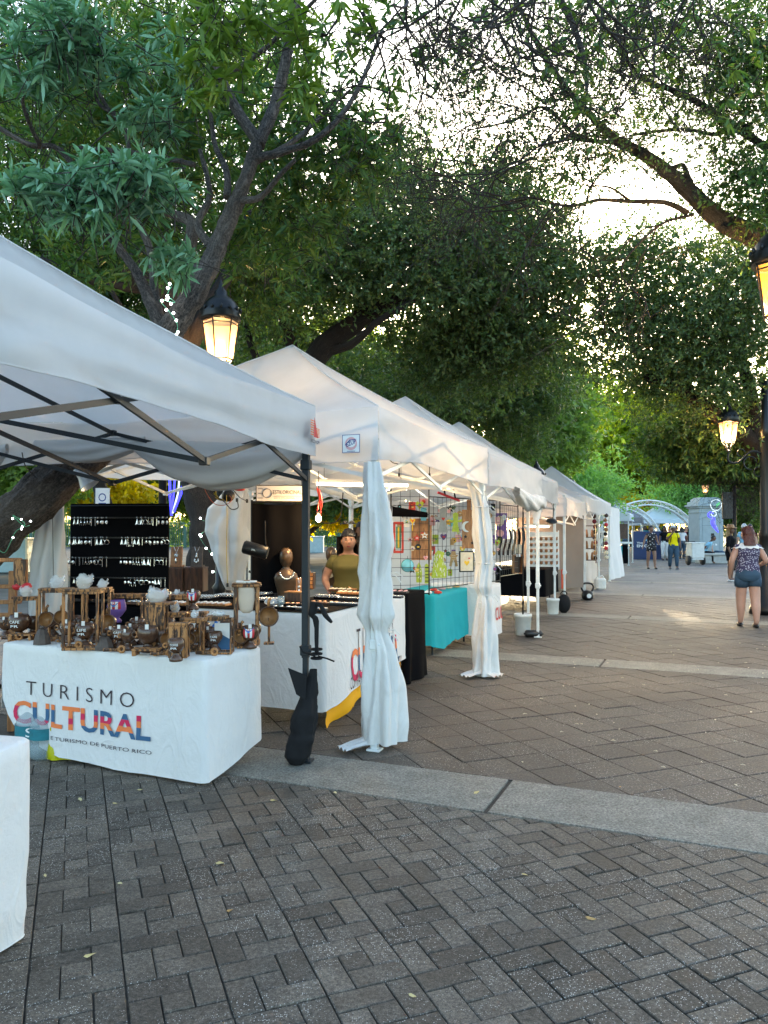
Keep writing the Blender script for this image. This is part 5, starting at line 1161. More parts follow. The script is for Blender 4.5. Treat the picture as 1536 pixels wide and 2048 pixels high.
kd = (ck[1] - ck[0]).normalized(); kl = (ck[3] - ck[0]).normalized()
for (a_, b_) in ((.15, .15), (1.35, .15), (.15, 1.5), (1.35, 1.5)): p = ck[0] + kd * a_ + kl * b_; mb = MB(); mb.tube([(p.x, p.y, 0), (p.x, p.y, .77)], .015, 6); mb.build('leg', 'iron_black', t)
mb = MB(); mb.prism([tuple(p) for p in off_poly(ck, .04)], .73, .765); mb.build('tabletop', 'plastic_white', t)
(tf, ptf), cf = simple_table('white tablecloth with red lettering on the far food table', 1141, 1119, .80, 1.9, .8, 'table_white', lambda i, s: interp([0, .3, 1], [.35, .12, .08], s) if i == 0 else .25, seed=33)
mb = MB(); put_text(mb, 'CUL', lambda u, v: ptf(0, lerp(.55, .95, u), lerp(.42, .60, v), .008), 0, .02); mb.build('lettering', ['flag_red'], tf)
mb = MB(); put_text(mb, 'CUL', lambda u, v: ptw(0, lerp(.2, .98, u), lerp(.30, .48, v), .008), 0, .02); mb.build('lettering', ['flag_red'], tw)
# ================================================================ WOODEN COFFEE WARE ON THE FIRST TABLE
ZT = .767
def T1(px, py): p = G(px, py, ZT); return (p.x, p.y, ZT)
GW = 'wooden and coconut coffee ware on the white table'
def flag_patch(mb, c, r, w, h, m0):
    """flag wrapped on a round body, facing -Y: star triangle on top, stripes running down. materials m0.. red, white, blue"""
    def f(u, v, k=1.0): a = (u - .5) * w / r; z = (v - .5) * h; rr = math.sqrt(max(.0001, r * r - z * z)) + .0015 * k; return (c[0] + rr * math.sin(a), c[1] - rr * math.cos(a), c[2] + z)
    for i in range(5):
        for j in range(6): mb.add([f(i / 5, j / 6), f((i + 1) / 5, j / 6), f((i + 1) / 5, (j + 1) / 6), f(i / 5, (j + 1) / 6)], [(0, 1, 2, 3)], m0 + (0 if i % 2 == 0 else 1))
    for j in range(6):
        v0, v1 = .45 + .55 * j / 6, .45 + .55 * (j + 1) / 6; h0, h1 = (v0 - .45) / .55 * .5, (v1 - .45) / .55 * .5
        mb.add([f(.5 - h0, v0, 2), f(.5 + h0, v0, 2), f(.5 + h1, v1, 2), f(.5 - h1, v1, 2)], [(0, 1, 2, 3)], m0 + 2)
    st_ = [f(.5 + .09 * math.cos(PI / 2 + k * PI / 5) * (1 if k % 2 == 0 else .4), .80 + .12 * math.sin(PI / 2 + k * PI / 5) * (1 if k % 2 == 0 else .4), 3.5) for k in range(10)]; mb.add(st_, [tuple(range(10))], m0 + 1)
def text_on(body, c, r, w, h, t, mat='ink_white', name='lettering'):
    mb = MB()
    def f(u, v): a = (u - .5) * w / r; z = (v - .5) * h; rr = r + .0025; return (c[0] + rr * math.sin(a), c[1] - rr * math.cos(a), c[2] + z)
    put_text(mb, body, f, 0, .01); return mb.build(name, mat, t, world=False)
def mug(label, px, py, r=.05, words='CAFE', second=None, price=True, flag=False, rz=0, stand=True, ring=-1, z=None):
    p = T1(px, py) if z is None else tuple(z); t = thing('coconut_mug', label, 'mug', p, rz, GW)
    zc = (.045 if stand else .012) + r * .92
    mb = MB(); mb.lathe([(.02, zc - r * .95), (r * .7, zc - r * .75), (r * .98, zc - r * .2), (r, zc + .1 * r), (r * .93, zc + r * .45), (r * .82, zc + r * .68), (r * .76, zc + r * .66), (r * .85, zc + r * .2), (r * .5, zc - r * .7), (0.0, zc - r * .8)], 22); mb.build('bowl', 'coconut', t, True, False)
    mb = MB(); mb.torus((ring * r * 1.18, -.01, zc - .1 * r), r * .24, r * .11, 14, 7); mb.build('handle', 'burnt_wood', t, True, False)
    if stand: mb = MB(); mb.lathe([(r * .75, 0), (r * .80, .012), (r * .45, .03), (r * .30, .045), (r * .5, .058)], 16); mb.build('foot', 'coconut', t, True, False)
    if flag:
        mb = MB(); flag_patch(mb, (0, 0, zc), r, r * 1.3, r * 1.15, 0); mb.build('flag', ['flag_red', 'ink_white', 'flag_blue'], t, world=False)
    elif words:
        text_on(words, (0, 0, zc + r * .05), r, r * .9, r * .26, t)
        if second: text_on(second, (0, 0, zc - r * .35), r * .97, r * .7, r * .24, t)
    if price: mb = MB(); mb.box((r * .15, -r * .92, zc + r * .72), (r * .34, .002, r * .46), bev=.0008); mb.build('price_tag', 'paper_white', t, world=False)
    return t
def cup(label, px, py, r=.042, h=.10, face=0.0, tilt=0.15, bell=False):
    """a cup on a peg, its mouth turned to the viewer"""
    p = T1(px, py); t = thing('coconut_cup', label, 'cup', p, face, GW)
    M = Matrix.Translation((0, 0, h)) @ Matrix.Rotation(PI / 2 - tilt, 4, 'X')
    mb = MB(); mb.lathe([(r * .45, -r * 1.25), (r * .85, -r * .9), (r, -r * .3), (r * .98, r * .25), (r * .90, r * .27), (r * .92, -r * .2), (r * .7, -r * .85), (0, -r * 1.0)], 22, 0, M); mb.build('bowl', 'coconut', t, True, False)
    mb = MB(); mb.lathe([(r * .89, r * .20), (r * .90, -r * .2), (r * .68, -r * .82), (0, -r * .97)], 20, 0, M, cap=False); mb.build('inside', 'coconut_inner', t, True, False)
    mb = MB(); mb.tube([(0, r * .9, 0), (0, r * .9, h - r * .2)], .008, 6); mb.box((0, r * .9, .006), (.06, .06, .012), bev=.003); mb.build('peg', 'burnt_wood', t, world=False)
    mb = MB(); mb.tube([(0, 0, h + r), (0, 0, h + r * 1.5), (.012, 0, h + r * 1.8)], .009, 6); mb.build('handle', 'burnt_wood', t, True, False)
    return t
def rack(label, px, py, w, d, h, rz=0.1, shelf=None, slats=0, th=.014, z=None):
    p = T1(px, py); t = thing('coffee_stand', label, 'stand', p, rz, GW)
    for sx in (-1, 1):
        for sy in (-1, 1): mb = MB(); mb.box((sx * (w / 2 - th / 2), sy * (d / 2 - th / 2), h / 2), (th, th * 1.4, h - 2 * th), bev=.002); mb.build('post', 'burnt_wood', t, world=False)
    for zz in (th / 2, h - th / 2):
        for sy in (-1, 1): mb = MB(); mb.box((0, sy * (d / 2 - th / 2), zz), (w, th * 1.3, th), bev=.002); mb.build('rail', 'burnt_wood', t, world=False)
        for sx in (-1, 1): mb = MB(); mb.box((sx * (w / 2 - th / 2), 0, zz), (th, d - 2.8 * th, th), bev=.002); mb.build('rail', 'burnt_wood', t, world=False)
    sw = shelf or w * .9; mb = MB(); mb.box((0, 0, h + .007), (sw, d * .95, .013), bev=.003); mb.build('shelf', 'burnt_wood', t, world=False)
    for k in range(slats): mb = MB(); mb.box((lerp(-w / 2 + .02, w / 2 - .02, k / max(1, slats - 1)), -d / 2 - .004, h / 2), (w / slats * .8, .007, h * .92), bev=.0015); mb.build('slat', 'burnt_wood', t, world=False)
    return t, (p[0], p[1], p[2] + h + .0135)
def filt(label, at, r=.04, white=True, h=.07, wrap=True):
    h = min(h, r * 1.75)
    t = thing('coffee_filter', label, 'coffee filter', at, random.uniform(0, 3), 'wrapped cloth coffee filters')
    k = random.uniform(0, 9)
    def fn(u, v): a = 2 * PI * u; q = math.sin(PI * min(1, .04 + v * .94)) ** .5; rr = r * .95 * q * (1 + .22 * noise.noise((math.cos(a) * 1.5 + k, math.sin(a) * 1.5, v * 3)) + .10 * noise.noise((math.cos(a) * 5 + k, math.sin(a) * 5, v * 9))); return (rr * math.cos(a), rr * .32 * math.sin(a) + .012 * v, h * v)
    mb = MB(); mb.sheet(fn, 18, 10, closeu=True); mb.build('filter', 'filter_white' if white else 'filter_cream', t, True, False)
    if wrap:
        def fw(u, v): a = 2 * PI * u; q = .5 + .6 * math.sin(PI * v * .75 + .2); rr = r * 1.1 * q * (1 + .35 * noise.noise((math.cos(a) * 3 + k, math.sin(a) * 3, v * 5))); return (rr * math.cos(a) + .015 * math.sin(k) * v, rr * .4 * math.sin(a), h * 1.22 * v * (1 + .15 * math.sin(3 * a + k)))
        mb = MB(); mb.sheet(fw, 18, 10, closeu=True); mb.build('wrapper', 'clear_film', t, True, False)
def pallet(label, px, py, w=.13, rz=.1):
    t = thing('wooden_trivet', label, 'trivet', T1(px, py), rz, GW)
    for k in (-1, 0, 1): mb = MB(); mb.box((0, k * .032, .032), (w, .024, .010), bev=.002); mb.build('slat', 'burnt_wood', t, world=False)
    for k in (-1, 1): mb = MB(); mb.box((k * w * .38, 0, .0135), (.022, .09, .026), bev=.003); mb.build('foot', 'burnt_wood', t, world=False)
def bell(label, px, py, r=.05, h=.085):
    t = thing('clay_bell_stand', label, 'stand', T1(px, py), 0, GW); mb = MB(); mb.lathe([(r, 0), (r * .95, .02), (r * .78, h * .6), (r * .5, h * .92), (r * .3, h)], 8); mb.build('body', 'clay_dark', t, False, False)
    mb = MB(); mb.ball((0, 0, h + .008), (.014, .014, .012), 8); mb.build('knob', 'clay_dark', t, True, False)
_, q = rack('low burnt wood shelf stand at the far end of the white table', 52, 1275, .14, .07, .245, .3, .17, th=.011); filt('pinkish wrapped filter on the shelf at the far end', q, .042, False, .07)
mug('round coconut mug reading CAFE at the far end, on its short stool', 38, 1277, .066, 'CAFE', 'PR', ring=-1)
pallet('low wooden trivet with round peg in front of the far end mug', 45, 1279, .16, .05)
bell('dark bell shaped holder beside the far end mug', 84, 1288, .052, .09)
cup('open coconut cup above the first bell shaped holder', 92, 1284, .048, .135)
cup('open cup just in front of the rear slatted frame', 122, 1285, .044, .15, .15)
_, q = rack('tall slatted frame behind the first bell holder', 112, 1276, .19, .10, .30, .15, .2); filt('white wrapped filter on the tall rear frame beside the grey curtain', q, .055, True, .085)
_, q = rack('tall burnt frame around a hanging mug', 166, 1298, .20, .12, .33, .08, .22); filt('large cream filter on the tallest frame', q, .062, False, .09); filt('clear crumpled wrapper leaning behind the large cream filter', (q[0] - .02, q[1] + .07, q[2]), .045, True, .12)
mug('coconut mug with ring handle standing inside the tall burnt frame', 170, 1293, .058, 'LIFE', 'PR')
_, q = rack('second tall frame half hidden behind the tallest frame', 195, 1280, .17, .10, .31, .1, .16); filt('small white filter standing right of the tallest frame', (q[0] + .03, q[1], q[2] - .01), .038, True, .08)
cup('open cup on a peg right of the tall burnt frame', 214, 1287, .050, .125)
bell('dark clay bell holder in front of the open cup', 208, 1299, .056, .075)
def vase(label, px, py, r, flag=True, col='paint_purple', zadd=0.0):
    p = T1(px, py); t = thing('painted_vase', label, 'vase', (p[0], p[1], p[2] + zadd), 0, 'painted flag vases'); mb = MB()
    mb.lathe([(r * .5, 0), (r * .55, .012), (r * .28, .03), (r * .6, .045), (r * .97, .045 + r * .55), (r, .045 + r), (r * .85, .045 + r * 1.6), (r * .78, .045 + r * 1.72), (r * .70, .045 + r * 1.66), (r * .8, .045 + r)], 22); mb.build('body', col, t, True, False)
    mb = MB(); flag_patch(mb, (0, 0, .045 + r), r, r * 1.5, r * 1.3, 0); mb.build('flag', ['flag_red', 'ink_white', 'flag_blue'], t, world=False)
vase('purple vase painted with the island flag behind the open cup', 233, 1277, .058, zadd=.10)
mug('low coconut mug with two ring handles reading CAFE on a plank', 240, 1296, .050, 'CAFE', 'PR')
_, q = rack('slatted stand with broad top in front of the grey fabric filter', 313, 1296, .11, .10, .25, .05, .21, 5, .012); filt('broad cream filter heaped on the slatted stand', q, .072, False, .085); filt('bluish wrapped filter leaning behind the cream one', (q[0] - .06, q[1] + .08, q[2] + .02), .042, True, .12)
pallet('wooden trivet under the price tagged bowl at the front edge', 293, 1310, .15, .05)
mug('wide coconut bowl with price tag on the trivet', 296, 1303, .060, None)
mug('small dark mug behind the price tagged bowl', 262, 1290, .046, 'CAFE', None)
_, q = rack('square frame holding a star flag cup aloft', 352, 1282, .16, .09, .27, .1, .17); filt('thin white wrapper standing on the square frame', q, .02, True, .085)
_, q = rack('short frame with thick top beside the slatted stand', 350, 1290, .12, .08, .18, .05, .15); filt('round cream filter on the short frame', q, .042, False, .065)
mug('squat mug reading COFFEE on the small stool at the front edge', 352, 1322, .045, 'COFFEE', 'PR', price=False)
_, q = rack('little slatted crate above the COFFEE mug', 358, 1314, .10, .07, .17, .05, .11, 3, .010)
cup('first of two open cups right of the little slatted crate', 379, 1304, .036, .07); cup('second open cup, next to the clear framed mug', 396, 1302, .036, .08)
cup('dark open cup left of the COFFEE mug', 333, 1306, .038, .075, -.2)
_, q = rack('light wooden frame with a mug and a printed card inside', 434, 1306, .175, .10, .19, .03, .12, th=.010); filt('flat white wrapper on top of the light frame', q, .055, True, .03)
mug('mug reading CAFE inside the light wooden frame', 430, 1303, .042, 'CAFE', 'PR', price=False, ring=.35)
t = thing('printed_card', 'blue and white printed card standing behind the framed mug', 'card', T1(444, 1299), .1, GW); mb = MB(); mb.box((0, 0, .075), (.085, .003, .15)); mb.build('card', 'ink_blue', t, world=False); mb = MB(); mb.add([(-.042, -.003, .15), (.042, -.003, .15), (.042, -.003, .06), (-.042, -.003, .11)], [(0, 3, 2, 1)]); mb.build('print', 'paper_white', t, world=False)
mug('flag painted mug held up behind the light frame', 386, 1282, .046, None, flag=True, z=(T1(386, 1282)[0], T1(386, 1282)[1], ZT + .19))
_, q = rack('frame carrying the raised flag mug', 386, 1284, .15, .09, .17, .05, .18)
_, q = rack('low square stand with egg shaped filter beside the blue pump bottle', 388, 1296, .10, .07, .16, .05, .15); filt('egg shaped white filter on the low square stand', q, .028, True, .07)
t = thing('pump_bottle', 'small blue pump bottle among the coffee ware', 'bottle', T1(432, 1285), 0); mb = MB(); mb.lathe([(.026, 0), (.028, .01), (.028, .12), (.012, .14), (.011, .165)], 14); mb.build('body', 'flag_blue', t, True, False); mb = MB(); mb.lathe([(.014, .165), (.014, .18)], 10); mb.box((-.018, 0, .187), (.06, .014, .012), bev=.003); mb.build('pump', 'flag_blue', t, world=False)
p = T1(493, 1290); t = thing('tall_coffee_stand', 'tall curved slab stand holding a white cloth filter at the table corner', 'stand', p, .12, GW)
for sx in (-1, 1): mb = MB(); mb.box((sx * .062, 0, .185), (.022, .07, .33), bev=.004); mb.build('side_slab', 'burnt_wood', t, world=False)
mb = MB(); mb.sheet(lambda u, v: (lerp(-.085, .085, u), lerp(-.05, .05, v), .362 + .018 * math.sin(PI * u)), 10, 2); mb.box((0, 0, .352), (.17, .10, .016), bev=.004); mb.build('top_slab', 'burnt_wood', t, world=False); mb = MB(); mb.lathe([(.078, 0), (.08, .01), (.08, .03), (.076, .036)], 14); mb.build('log_slice', 'burnt_wood', t, world=False)
mb = MB(); mb.box((0, -.02, .375), (.12, .07, .008), bev=.003); mb.build('paper', 'paper_white', t, world=False)
def ff(u, v): a = 2 * PI * u; q = interp([0, .1, .5, .9, 1], [.018, .036, .046, .046, .042], v); return (q * math.cos(a) * 1.05, -.02 + q * .75 * math.sin(a), lerp(.19, .34, v))
mb = MB(); mb.sheet(ff, 20, 10, closeu=True); mb.build('filter', 'filter_cream', t, True, False)
mug('flag painted mug on a log slice at the table corner', 500, 1296, .052, None, flag=True, ring=-1)
cup('large open cup jutting past the table corner', 537, 1291, .060, .17, .1); cup('smaller open cup in front of the tall slab stand', 482, 1298, .046, .075, -.1)
vase('small dark vase with star flag behind the square frame', 325, 1268, .040, col='coconut', zadd=.18)
mug('dark mug at the rear between two frames', 135, 1284, .052, 'CAFE', None); mug('second rear mug behind the price tagged bowl', 275, 1276, .05, None)
_, q = rack('wide rear frame under the purple vase', 255, 1274, .20, .10, .26, .1, .24, th=.012)
for (px, py, r_, lb) in ((12, 1273, .046, 'mug at the outermost rear corner by the display stand'), (165, 1272, .046, 'rear mug seen through the tall burnt frame'), (222, 1292, .040, 'little mug below the purple vase'), (285, 1288, .044, 'mug squeezed behind the wide bowl'), (342, 1296, .040, 'little mug between slatted stand and crate'), (418, 1294, .042, 'mug just left of the light wooden frame'), (508, 1288, .044, 'dark mug behind the flag mug on its log slice'), (66, 1272, .050, 'dark mug wedged behind the far end mug'), (105, 1272, .048, 'dark mug behind the open cup at the second bell'), (150, 1270, .050, 'brown mug in the rear row left of the purple vase'), (188, 1285, .046, 'small mug tucked right of the mug reading LIFE'), (205, 1270, .052, 'rear mug under the open cup on its peg'), (256, 1300, .042, 'small dark mug before the double handled mug'), (300, 1268, .050, 'rear mug behind the slatted stand'), (335, 1274, .048, 'rear mug left of the square frame'), (372, 1290, .048, 'dark mug filling the gap beside the little slatted crate'), (405, 1284, .046, 'dark mug under the raised flag mug'), (455, 1282, .050, 'dark mug behind the light wooden frame'), (470, 1286, .046, 'dark mug between light frame and tall slab stand'), (318, 1300, .044, 'dark mug in front of the slatted stand'), (88, 1262, .050, 'mug at the rear edge beside the grey curtain')):
    mug(lb, px, py, r_, 'CAFE' if r_ > .047 else None, None, price=(px % 2 == 0), rz=random.uniform(-.5, .5), ring=random.choice((-1, 1)))
for (px, py, lb) in ((20, 1280, 'loose wooden peg at the table end'), (140, 1296, 'carved peg before the tall burnt frame'), (185, 1300, 'honey coloured spool before the tall frame'), (225, 1305, 'plank scrap under the low double handled mug'), (410, 1310, 'short peg before the light frame'), (320, 1312, 'wooden spoon rest at the front edge')):
    t = thing('wooden_peg', lb, 'peg', T1(px, py), random.uniform(-.3, .3), GW); mb = MB(); mb.tube([(-.05, 0, .014), (.05, 0, .014)], .010, 8); mb.build('rod', 'burnt_wood', t, True, False); mb = MB(); mb.torus((.055, -.012, .02), .016, .008, 12, 6); mb.build('ring', 'burnt_wood', t, True, False)
t = thing('display_stand', 'orange brown wooden display stand cut by the photo edge', 'stand', tuple(W(8, 1300, 6.0)[:2]) + (0,), .2)
for (x, y) in ((-.10, 0), (.06, 0)): mb = MB(); mb.box((x, y, .62), (.055, .05, 1.24), bev=.004); mb.build('upright', 'stand_wood', t, world=False)
for z in (1.325, 1.12, 1.0, .9): mb = MB(); mb.box((-.02, 0, z), (.28, .06, .03), bev=.004); mb.build('rail', 'stand_wood', t, world=False)
mb = MB(); mb.box((.12, -.02, 1.22), (.09, .08, .22), bev=.006); mb.build('carved_block', 'burnt_wood', t, world=False)
mb = MB(); mb.ball((.16, -.04, 1.12), (.05, .03, .035), 8); mb.ball((.10, -.04, 1.12), (.04, .03, .03), 8); mb.build('red_ornament', 'flag_red', t, True, False)

# ---- things on the ground round the first stalls
def jug(label, px, py, s=1.0, letter=False):
    p = G(px, py); t = thing('water_bottle', label, 'bottle', (p.x, p.y, 0), .3, 'large water bottles under the first table'); mb = MB()
    prof = [(.10, 0), (.115, .02), (.115, .12), (.108, .13), (.115, .14), (.115, .24), (.10, .29), (.05, .33), (.03, .345), (.03, .37)]
    mb.lathe([(r * s, z * s) for r, z in prof], 20); mb.build('body', 'bottle_clear', t, True, False)
    mb = MB(); mb.lathe([(.117 * s, .16 * s), (.117 * s, .25 * s)], 20, cap=False); mb.build('label', 'label_teal', t, True, False)
    mb = MB(); mb.lathe([(.034 * s, .37 * s), (.034 * s, .40 * s)], 12); mb.build('cap', 'plastic_white', t, True, False)
    mb = MB(); mb.torus((.03, 0, .37 * s), .04, .008, 12, 5, arc=(0, PI)); mb.build('handle', 'plastic_white', t, True, False)
    if letter: text_on('S', (0, 0, .205 * s), .118 * s, .05 * s, .07 * s, t)
jug('clear water bottle with a teal label reading S beside the foreground cloth', 62, 1511, .9, True); jug('clear water bottle right of the S labelled one, next to the yellow bag', 88, 1514, .85)
p = G(122, 1520); t = thing('plastic_bag', 'crumpled yellow plastic bag under the hem of the long white cloth', 'bag', (p.x, p.y + .05, 0), 0)
def fn(u, v): a = 2 * PI * u; r = .11 * (1 + .25 * noise.noise((math.cos(a) * 2, math.sin(a) * 2, v * 3)) - .35 * v); return (r * math.cos(a) * 1.1, r * .8 * math.sin(a), .26 * v + .01)
mb = MB(); mb.sheet(fn, 26, 14, closeu=True); mb.build('bag', 'plastic_yellow', t, True, False); mb = MB(); mb.sheet(lambda u, v: (lerp(-.07, .07, u), .02 * math.sin(u * 9), .26 + .08 * v), 8, 4); mb.build('handle', 'plastic_yellow', t, True, False)
# black weight bag tied to the dark leg
lg = C1[1] + (C1[3] - C1[1]) * 0; q = G(594, 1530); t = thing('weight_bag', 'long black sand bag tied to the dark leg of the nearest tent', 'sand bag', (q.x, q.y, 0), 0)
def fn(u, v):
    z = .04 + .62 * v; r = interp([0, .08, .3, .55, .75, .9, 1], [.05, .085, .092, .078, .055, .035, .025], v); a = 2 * PI * u
    r *= 1 + .20 * noise.noise((math.cos(a) * 1.5, math.sin(a) * 1.5, v * 5)) + .10 * noise.noise((math.cos(a) * 4, math.sin(a) * 4, v * 14)) - .10 * math.exp(-((v - .32) * 30) ** 2); return (.105 * v + r * math.cos(a), .02 * v + r * .8 * math.sin(a), z - .03)
mb = MB(); mb.sheet(fn, 36, 48, closeu=True); mb.add([fn(i / 24, 0) for i in range(24)], [tuple(range(23, -1, -1))]); mb.build('bag', 'bag_black', t, True, False)
mb = MB(); mb.add([(.07, -.05, .60), (-.06, -.02, .645), (.0, -.06, .48), (.06, -.06, .44)], [(0, 1, 2, 3)]); mb.add([(.07, -.04, .60), (-.06, -.01, .645), (.0, -.05, .48), (.06, -.05, .44)], [(3, 2, 1, 0)]); mb.build('flap', 'bag_black', t, world=False)
mb = MB(); 
for dz in (0, .03, .06): mb.torus((.125, .04, .70 + dz), .035, .007, 14, 5, axis='Z')
mb.tube([(.12, 0, .72), (.04, -.02, .75), (.02, -.02, .79)], .008, 5); mb.tube([(.14, 0, .72), (.20, -.03, .71), (.25, -.03, .69)], .006, 5); mb.build('tie', 'bag_black', t, True, False)
mb = MB(); mb.tube(smooth_path([(.13, .0, .74), (.125, -.0, .95), (.10, -.0, 1.0), (.115, -.0, 1.08)], 4), [.014] * 4 + [.020] * 4 + [.028] * 5, 10, 0, True, None, .4, 2); mb.tube(smooth_path([(.12, -.01, 1.07), (.16, -.04, 1.06), (.19, -.05, 1.0), (.235, -.06, .95)], 4), [.010, .012, .013, .014, .014, .015, .016, .018, .018, .016, .014, .012, .008], 7); mb.build('strap_knot', 'bag_black', t, True, False)
# buckets, jug, kettlebell, dumbbell
def bucket(label, px, py, s=1.0, broken=False):
    p = G(px, py); t = thing('bucket', label, 'bucket', (p.x, p.y, 0), 0, 'white weight buckets by the tent legs'); mb = MB(); h = .30 * s
    mb.lathe([(.095 * s, 0), (.105 * s, .01), (.118 * s, h * .85), (.125 * s, h * .86), (.126 * s, h * .93), (.122 * s, h), (.11 * s, h), (.108 * s, h * .9)], 22); mb.build('body', 'plastic_white', t, True, False)
    mb = MB(); mb.lathe([(.108 * s, h * .93), (.0, h * .94)], 18); mb.build('fill', 'concrete_pale', t, True, False)
    mb = MB(); mb.torus((0, 0, h * .9), .13 * s, .003, 20, 5, arc=(PI * 1.05, PI * 1.95)); mb.build('handle', 'frame_dark', t, True, False); return t
bucket('white bucket holding a thin black pole beside the third tent leg', 1046, 1270, 1.05); p = G(1046, 1270)
t = thing('black_pole', 'thin black pole standing in the white bucket', 'pole', (p.x, p.y, 0)); mb = MB(); mb.tube([(0, 0, .24), (.01, 0, 2.0)], .012, 8); mb.build('pole', 'iron_black', t, True, False); mb = MB(); mb.lathe([(.02, 2.0), (.02, 2.04)], 8); mb.build('cap', 'plastic_black', t, True, False)
bucket('small chipped white bucket beside the paired far legs', 1106, 1228, .95)
p = G(1067, 1275); t = thing('dumbbell', 'black rubber weight lying at the feet of two white tent legs', 'weight', (p.x, p.y, 0), .0); mb = MB(); mb.tube([(-.12, 0, .055), (-.10, 0, .055), (.10, 0, .055), (.12, 0, .055)], [.04, .055, .055, .04], 14); mb.build('body', 'plastic_black', t, True, False); mb = MB(); mb.tube([(-.14, 0, .055), (.14, 0, .055)], .015, 8); mb.build('bar', 'frame_dark', t, True, False)
p = G(1175, 1200); t = thing('kettlebell', 'black kettlebell at the foot of a far tent leg', 'kettlebell', (p.x, p.y, 0)); mb = MB(); mb.lathe([(.07, 0), (.12, .03), (.135, .10), (.12, .17), (.07, .21), (0, .22)], 20); mb.build('body', 'plastic_black', t, True, False)
mb = MB(); mb.tube(smooth_path([(-.08, 0, .17), (-.13, 0, .27), (-.10, 0, .35), (0, 0, .37), (.10, 0, .35), (.13, 0, .27), (.08, 0, .17)], 4), .022, 8); mb.build('handle', 'plastic_black', t, True, False); mb = MB(); mb.lathe([(.05, 0), (.05, .004)], 16, 0, Matrix.Translation((0, -.132, .10)) @ Matrix.Rotation(PI / 2, 4, 'X')); mb.build('plate', 'frame_white', t, world=False)
p = G(1200, 1179); t = thing('water_jug', 'white square water jug weighing down a far tent leg', 'jug', (p.x, p.y, 0), .2); mb = MB(); mb.box((0, 0, .15), (.27, .22, .29), bev=.04); mb.lathe([(.03, .28), (.03, .33)], 10, c=(-.08, 0, 0)); mb.build('body', 'plastic_white', t, False, False); mb = MB(); mb.torus((.04, 0, .29), .06, .014, 12, 6, arc=(0, PI)); mb.build('handle', 'plastic_white', t, True, False); mb = MB(); mb.box((.06, -.112, .17), (.09, .004, .10)); mb.build('label', 'frame_white', t, world=False)
p = G(1129, 1226); t = thing('sand_bag', 'black weight bag slumped between two far tent legs', 'sand bag', (p.x, p.y, 0)); mb = MB(); mb.ball((0, .05, .17), (.13, .10, .18), 14); mb.build('bag', 'bag_black', t, True, False); mb = MB(); mb.torus((0, .05, .34), .06, .01, 12, 5, arc=(0, PI)); mb.build('handle', 'bag_black', t, True, False)

for o in list(COL.objects):
    if o.parent is None and o.get('group') in (GW, 'wrapped cloth coffee filters', 'painted flag vases'):
        o.scale = ((.82,) * 3 if o['group'].startswith('wrapped') else (1.17,) * 3); o.location.z = ZT + (o.location.z - ZT) * 1.17
# ================================================================ JEWELLERY STALL
ZJ = .915
def TJ(px, py): p = G(px, py, ZJ); return Vector((p.x, p.y, ZJ))
GJ = 'jewellery displays on the black covered table'
# earring board
bc = W(238, 1190, 6.95); BW, BH = .93, .86; rzB = -.12
t = thing('earring_board', 'black panel hung with rows of silver earrings behind the coffee ware', 'display board', (bc.x, bc.y, .915), rzB)
mb = MB(); mb.box((0, 0, BH / 2 + .02), (BW, .025, BH), bev=.006); mb.build('panel', 'cloth_black', t, world=False)
mb = MB(); mb.tube([(-BW / 2, -.02, BH), (BW / 2, -.02, BH)], .004, 5); mb.build('rod', 'frame_dark', t, world=False)
for z in (.70, .52, .34, .16): mb = MB(); mb.box((0, -.022, z + .052), (BW * .96, .018, .012)); mb.build('ledge', 'plastic_black', t, world=False)
em = []
for k in range(5):
    m_ = MB()
    for sx in (-1, 1):
        x = sx * .014; m_.torus((x, 0, .012), .005, .0012, 6, 4)
        if k == 0: m_.torus((x, 0, -.016), .015, .0022, 12, 4)
        elif k == 1: m_.add([(x, 0, .006), (x + .011, 0, -.034), (x - .011, 0, -.034), (x, -.004, -.026)], [(0, 1, 3), (0, 3, 2), (1, 2, 3)])
        elif k == 2: m_.box((x, 0, -.02), (.004, .003, .05))
        elif k == 3: m_.ball((x, 0, -.02), (.010, .003, .014), 7)
        else: m_.tube([(x, 0, .006), (x, 0, -.014)], .0014, 4); m_.ball((x, 0, -.022), (.007, .003, .008), 6); m_.tube([(x - .006, 0, -.03), (x - .008, 0, -.044)], .0012, 3); m_.tube([(x + .006, 0, -.03), (x + .008, 0, -.044)], .0012, 3)
    em.append(m_.mesh('earring_pair', 'silver'))
rr = random.Random(3)
rows = [(.735, [(-.39, -.12, 6), (.20, .44, 6)]), (.555, [(-.43, -.13, 7), (.06, .44, 8)]), (.375, [(-.44, -.13, 7), (.04, .44, 8)]), (.195, [(-.40, -.36, 1), (.08, .43, 7)])]
for z, segs in rows:
    for (a, b_, n) in segs:
        for i in range(n):
            o = bpy.data.objects.new('earring_pair', em[rr.randrange(5)]); COL.objects.link(o); o.parent = t; s = rr.uniform(1.0, 1.45); o.scale = (s, s, s); o.location = (lerp(a, b_, i / max(1, n - 1)) + rr.uniform(-.008, .008), -.032, z)
